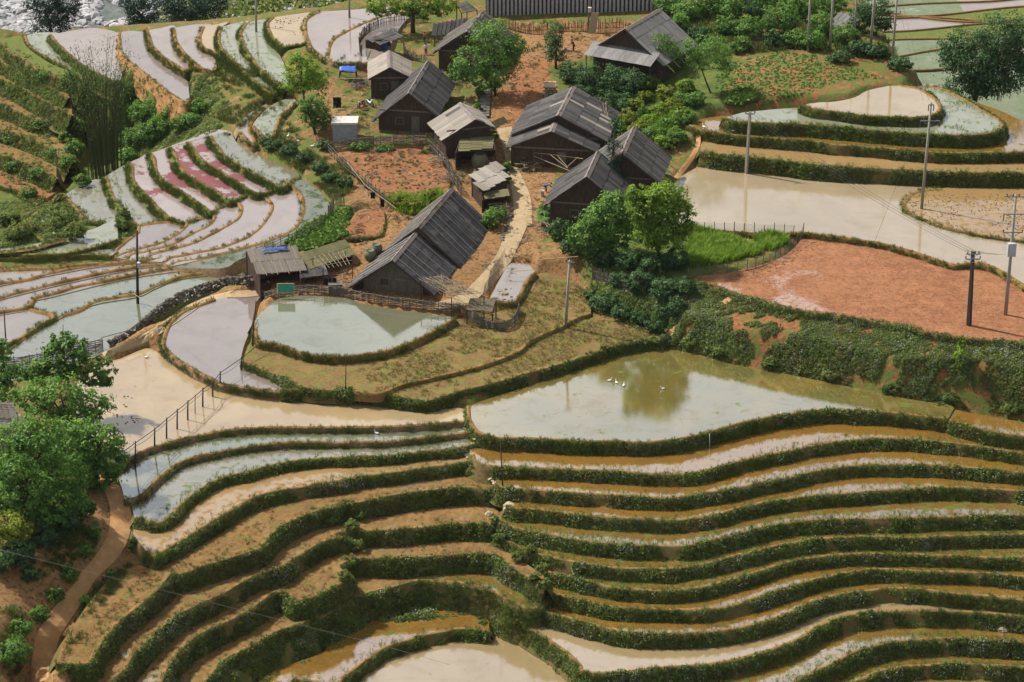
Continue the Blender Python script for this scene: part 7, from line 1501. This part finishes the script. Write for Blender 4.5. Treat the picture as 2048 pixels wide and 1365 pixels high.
DK = [('E:1665,1062', 1.3, .3, 'white duck leading the group on the big pond'), ('E:1706,1074', 1.3, 2.0, 'middle white duck of the group on the big pond'), ('E:1748,1092', 1.4, 1.4, 'nearest white duck of the group on the big pond'), ('E:1975,1112', 1.3, 3.3, 'lone white duck in the dark reflection on the big pond'),
      ('J:620,384', 1.2, 1.0, 'white duck standing on the bund of the big pond'), ('K:302,495', 1.5, 2.6, 'white goose in the narrow greenish strip'), ('L:860,165', 1.5, .4, 'white goose at the tip of the cream paddy'),
      ('A:1700,636', 1.6, 0, 'white goose at the upper end of the sprouting sliver'), ('A:1735,614', 1.6, 2.5, 'white goose beside the bright green tree'), ('A:1686,802', 1.6, 1.2, 'white goose on the village bank, uppermost'), ('A:1742,832', 1.6, 3.0, 'white goose on the village bank, middle one'), ('A:1830,862', 1.6, .2, 'white goose on the village bank, by the fence'),
      ('C:350,775', 1.5, .5, 'white goose at the end of the long ochre strip'), ('C:175,748', 1.5, 2.2, 'white goose on the footpath to the terraces')]
for s_, k, a, lb in DK: duck(*tr(s_)[0], k * 0.5, a, lb)
mat_simple('skin', (0.36, 0.20, 0.12)); mat_simple('hair', (0.012, 0.01, 0.01)); mat_simple('shirt_pink', (0.65, 0.22, 0.30)); mat_simple('shirt_cyan', (0.42, 0.62, 0.68)); mat_simple('cloth_navy', (0.02, 0.035, 0.10)); mat_simple('cloth_black', (0.015, 0.015, 0.02)); mat_simple('shirt_blue', (0.10, 0.17, 0.36)); mat_simple('trouser_grey', (0.10, 0.09, 0.09))
def skin_mesh(name, V, E, rad, mat, parent):
    me = bpy.data.meshes.new(name); me.from_pydata([tuple(map(float, v)) for v in V], E, []); me.materials.append(mat)
    o = bpy.data.objects.new(name, me); COL.objects.link(o); o.parent = parent
    md = o.modifiers.new('skin', 'SKIN'); md.use_smooth_shade = True
    for i, r_ in enumerate(rad): me.skin_vertices[0].data[i].radius = (r_, r_); me.skin_vertices[0].data[i].use_root = (i == 0)
    o.modifiers.new('sub', 'SUBSURF').levels = 1; o.modifiers['sub'].render_levels = 1; return o
def person(u, v, H, ang, bend, label, shirt, trouser, arm=0.2):
    p_ = hit(u, v); root = empty('person', p_, label, 'person'); ca, sa = math.cos(ang), math.sin(ang)
    def X(x, y, z): return H * np.array([ca * x - sa * y, sa * x + ca * y, z])
    hip = np.array([-.05 * math.sin(bend), 0, .50]); up = np.array([math.sin(bend), 0, math.cos(bend)]); fw = np.array([math.cos(bend), 0, -math.sin(bend)])
    ch = hip + up * .18; sh = hip + up * .31; nk = hip + up * .355; hd = hip + up * .43 + fw * .012; ht = hip + up * .475
    V = [hip, hip + up * .09, ch, sh, nk, hd, ht]; E = [(0, 1), (1, 2), (2, 3), (3, 4), (4, 5), (5, 6)]; rad = [.075, .07, .082, .07, .03, .058, .045]
    arms = []
    for s_ in (-1, 1):
        k = len(V); S = sh + np.array([0, s_ * .105, -.01]); EL = S + np.array([arm * .3, s_ * .03, -.165]); HN = EL + np.array([arm * .6 + .02, -s_ * .01, -.13]); FT = HN + np.array([.02, 0, -.05])
        V += [S, EL, HN, FT]; E += [(3, k), (k, k + 1), (k + 1, k + 2), (k + 2, k + 3)]; rad += [.04, .03, .022, .018]; arms.append(k)
        k = len(V); Hh = np.array([hip[0], s_ * .055, .47]); KN = np.array([.02, s_ * .06, .27]); AN = np.array([-.01, s_ * .065, .035]); TO = np.array([.07, s_ * .075, .018])
        V += [Hh, KN, AN, TO]; E += [(0, k), (k, k + 1), (k + 1, k + 2), (k + 2, k + 3)]; rad += [.06, .042, .026, .02]
    Vw = [X(*q) for q in V]; skin_mesh('body', Vw, E, [r_ * H for r_ in rad], MATS['skin'], root)
    a0, a1 = arms
    sv = [1, 2, 3, a0, a0 + 1, a1, a1 + 1]; V2 = [Vw[i] for i in sv] + [X(*(hip + up * .0))]; skin_mesh('shirt', V2, [(7, 0), (0, 1), (1, 2), (2, 3), (3, 4), (2, 5), (5, 6)], [r_ * H for r_ in (.085, .095, .08, .05, .04, .05, .04, .088)], MATS[shirt], root)
    l0, l1 = a0 + 4, a1 + 4; V3 = [Vw[0], Vw[l0], Vw[l0 + 1], Vw[l0 + 2], Vw[l1], Vw[l1 + 1], Vw[l1 + 2]]; skin_mesh('trousers', V3, [(0, 1), (1, 2), (2, 3), (0, 4), (4, 5), (5, 6)], [r_ * H for r_ in (.088, .07, .054, .042, .07, .054, .042)], MATS[trouser], root)
    c = X(*(hd + up * .022 - fw * .012)); m2 = MB().ell(c, (.066 * H, .066 * H, .058 * H), 9, 6); mesh_obj('hair', m2.v, m2.f, MATS['hair'], root, True)
    return root
person(849, 84, 1.35, -1.2, .1, 'child in a pink top in the yard beside the half hidden house', 'shirt_pink', 'cloth_navy')
person(852, 110, 1.6, -1.6, .1, 'person in a pale blue shirt standing near the half hidden house', 'shirt_cyan', 'trouser_grey')
person(1147, 103, 1.65, 3.0, .35, 'person dressed in black working on the earth bank beside the dirt track', 'cloth_black', 'cloth_black', .4)
person(1092, 385, 1.62, 0.2, 1.25, 'person in a dark blue shirt stooping beside the path', 'shirt_blue', 'cloth_navy', .3)
mat_simple('bike_dark', (0.02, 0.022, 0.03), None, 3.0, 0.4); mat_simple('bike_red', (0.40, 0.02, 0.05), None, 3.0, 0.35); mat_simple('bike_white', (0.65, 0.68, 0.74), None, 3.0, 0.35); mat_simple('tyre', (0.012, 0.012, 0.012), None, 3.0, 0.8)
def bike(u, v, ang, label, paint, s_=1.0):
    p_ = hit(u, v); ca, sa = math.cos(ang), math.sin(ang); root = empty('motorbike', p_, label, 'motorbike')
    def X(x, y, z): return p_ + s_ * np.array([ca * x - sa * y, sa * x + ca * y, z])
    for x in (-.62, .62):
        ring = [X(x + .27 * math.cos(t_), 0, .30 + .27 * math.sin(t_)) for t_ in np.linspace(0, 6.2832, 17)]
        w_ = MB().tube(ring, .055 * s_, 6, cap=False).build('wheel', MATS['tyre'], root); MB().tube([X(x, -.06, .30), X(x, .06, .30)], .16 * s_, 10).build('rim', MATS['steel'], w_)
    MB().tube([X(-.75, 0, .62), X(-.4, 0, .60), X(0, 0, .42), X(.3, 0, .45), X(.45, 0, .75)], np.array([.06, .14, .15, .13, .12]) * s_, 8).build('body', MATS[paint], root, True)
    MB().tube([X(-.72, 0, .74), X(-.3, 0, .74), X(.02, 0, .70)], np.array([.08, .13, .08]) * s_, 8).build('seat', MATS['bike_dark'], root, True)
    MB().tube([X(.62, 0, .30), X(.48, 0, .85), X(.42, 0, .98)], .04 * s_, 6).build('fork', MATS['steel'], root)
    MB().tube([X(.34, -.34, 1.0), X(.42, 0, 1.02), X(.34, .34, 1.0)], .03 * s_, 6).build('handlebar', MATS['bike_dark'], root)
    MB().ell(X(.52, 0, .86), (.11 * s_, .11 * s_, .12 * s_), 8, 6).build('headlight', MATS['bike_white'], root, True)
    MB().tube([X(-.05, .05, .3), X(-.1, .3, .02)], .02 * s_, 5).build('stand', MATS['steel'], root)
bike(740, 212, -1.0, 'white and black motorbike parked in the yard', 'bike_white'); bike(723, 214, -2.2, 'small red motorbike parked beside the white one', 'bike_red', .85)
rock(*tr('B:238,648')[0], .35, 'dark log end lying on the yard beside the motorbikes', 'timber_dark', 'log')
# ------------------------------------------------------------------ the valley beyond
mat_soil('valley_green', (0.13, 0.16, 0.10), (0.17, 0.18, 0.13), (0.10, 0.12, 0.07), green=(0.10, 0.17, 0.075), green_th=0.5, clod_scale=0.25, bump_d=0.05, wet=(0.30, 0.30, 0.26), wet_th=0.60)
mat_soil('river_bed', (0.15, 0.155, 0.155), (0.10, 0.12, 0.105), (0.06, 0.075, 0.07), green=(0.05, 0.075, 0.035), green_th=0.48, clod_scale=0.5, bump_d=0.3)
mat_simple('boulder', (0.40, 0.39, 0.39), (0.20, 0.20, 0.21), 0.6, 0.9, obj_var=0.5)
ZV = -56.0
def vgrid(name, label, x0, x1, y0, y1, mat, amp):
    XX = np.linspace(x0, x1, 60); YY = np.linspace(y0, y1, 60); A_, B_ = np.meshgrid(XX, YY); Zv = ZV + amp * np.sin(A_ * .05) * np.cos(B_ * .04) + 0.0004 * np.clip(B_ - 330, 0, None) ** 2
    k = len(XX); idx = np.arange(k * len(YY)).reshape(len(YY), k)
    return tag(mesh_obj(name, np.c_[A_.ravel(), B_.ravel(), Zv.ravel()], np.stack([idx[:-1, :-1], idx[:-1, 1:], idx[1:, 1:], idx[1:, :-1]], -1).reshape(-1, 4).tolist(), MATS[mat], None, True), label, None, None, 'structure')
vgrid('river_bed', 'grey boulder-strewn river bed far below', -330, 20, 165, 700, 'river_bed', 0.8)
vgrid('valley_fields', 'far green paddies on the valley floor', 19.5, 330, 165, 700, 'valley_green', 1.2)
rv = np.random.default_rng(8)
mb_ = [clod(90 + i, 'boulder') for i in range(4)]; proto_coll('boulders', mb_)
BP = np.c_[rv.uniform(-150, -25, 12000), rv.uniform(250, 335, 12000)]; c1 = vnoise(BP[:, 0], .08, 3) + vnoise(BP[:, 1], .1, 4) + .6 * vnoise(BP[:, 0] + BP[:, 1], .3, 5); BP = BP[c1 > -0.3]
scatter('river_boulders', 'pale boulders heaped in the far river bed', np.c_[BP, np.full(len(BP), ZV + .2)], 'boulders', 10.0, smin=0.2, smax=1.6)
def vz(x, y): return ZV + 1.2 * np.sin(x * .05) * np.cos(y * .04)
def vcurve(i, xs): return 255 + i * 6.5 + 5 * np.sin(xs * .055 + i * .9) + 2.5 * np.sin(xs * .13 + i * 2.1) + 0.0015 * (xs - 60) ** 2
for i in range(14):                                  # field edges on the valley floor, and the fields between them
    xs = np.linspace(40, 160, 61); ys = vcurve(i, xs)
    tag(MB().tube(np.c_[xs, ys, vz(xs, ys) + 0.35], 0.28, 6).build('valley_bund', MATS['bank_brown'], None, True), 'thin curving bund between the far valley paddies', None, None, 'structure')
    for j in range(4):
        xa = xs[j * 15:j * 15 + 16]; A_ = np.c_[xa, vcurve(i, xa)]; B_ = np.c_[xa, vcurve(i + 1, xa)]; V_ = np.vstack([np.c_[A_, vz(A_[:, 0], A_[:, 1]) + .2], np.c_[B_, vz(B_[:, 0], B_[:, 1]) + .2]])
        mt = ('valley_green', 'water_sprout', 'turf', 'valley_green', 'water_pale')[int(rv.integers(0, 5))]
        tag(mesh_obj('valley_paddy', V_, [(k, k + 1, 16 + k + 1, 16 + k) for k in range(15)], MATS[mt], None, True), 'far paddy on the valley floor', None, None, 'structure')
FT_ = px_points if False else None
WT = np.vstack([np.c_[rv.uniform(-150, 10, 500), rv.uniform(225, 265, 500)], np.c_[rv.uniform(-75, -10, 900), rv.uniform(255, 310, 900)]])
scatter('river_scrub', 'bluish scrub along the far river bank', np.c_[WT, np.full(len(WT), ZV)], 'weeds', 9.0)

# ------------------------------------------------------------------ haze
m_, t__ = nodes('haze'); pv = N(t__, 'ShaderNodeVolumePrincipled', Density=0.000022, Color=(0.80, 0.88, 0.97, 1), Anisotropy=0.2); om = t__.nodes.new('ShaderNodeOutputMaterial'); t__.links.new(pv.outputs[0], om.inputs['Volume'])
hb = MB().abox((-460, -300, -66), (460, 760, 118)).build('haze', MATS['haze']); tag(hb, 'thin bluish haze in the air over the valley', None, None, 'stuff')
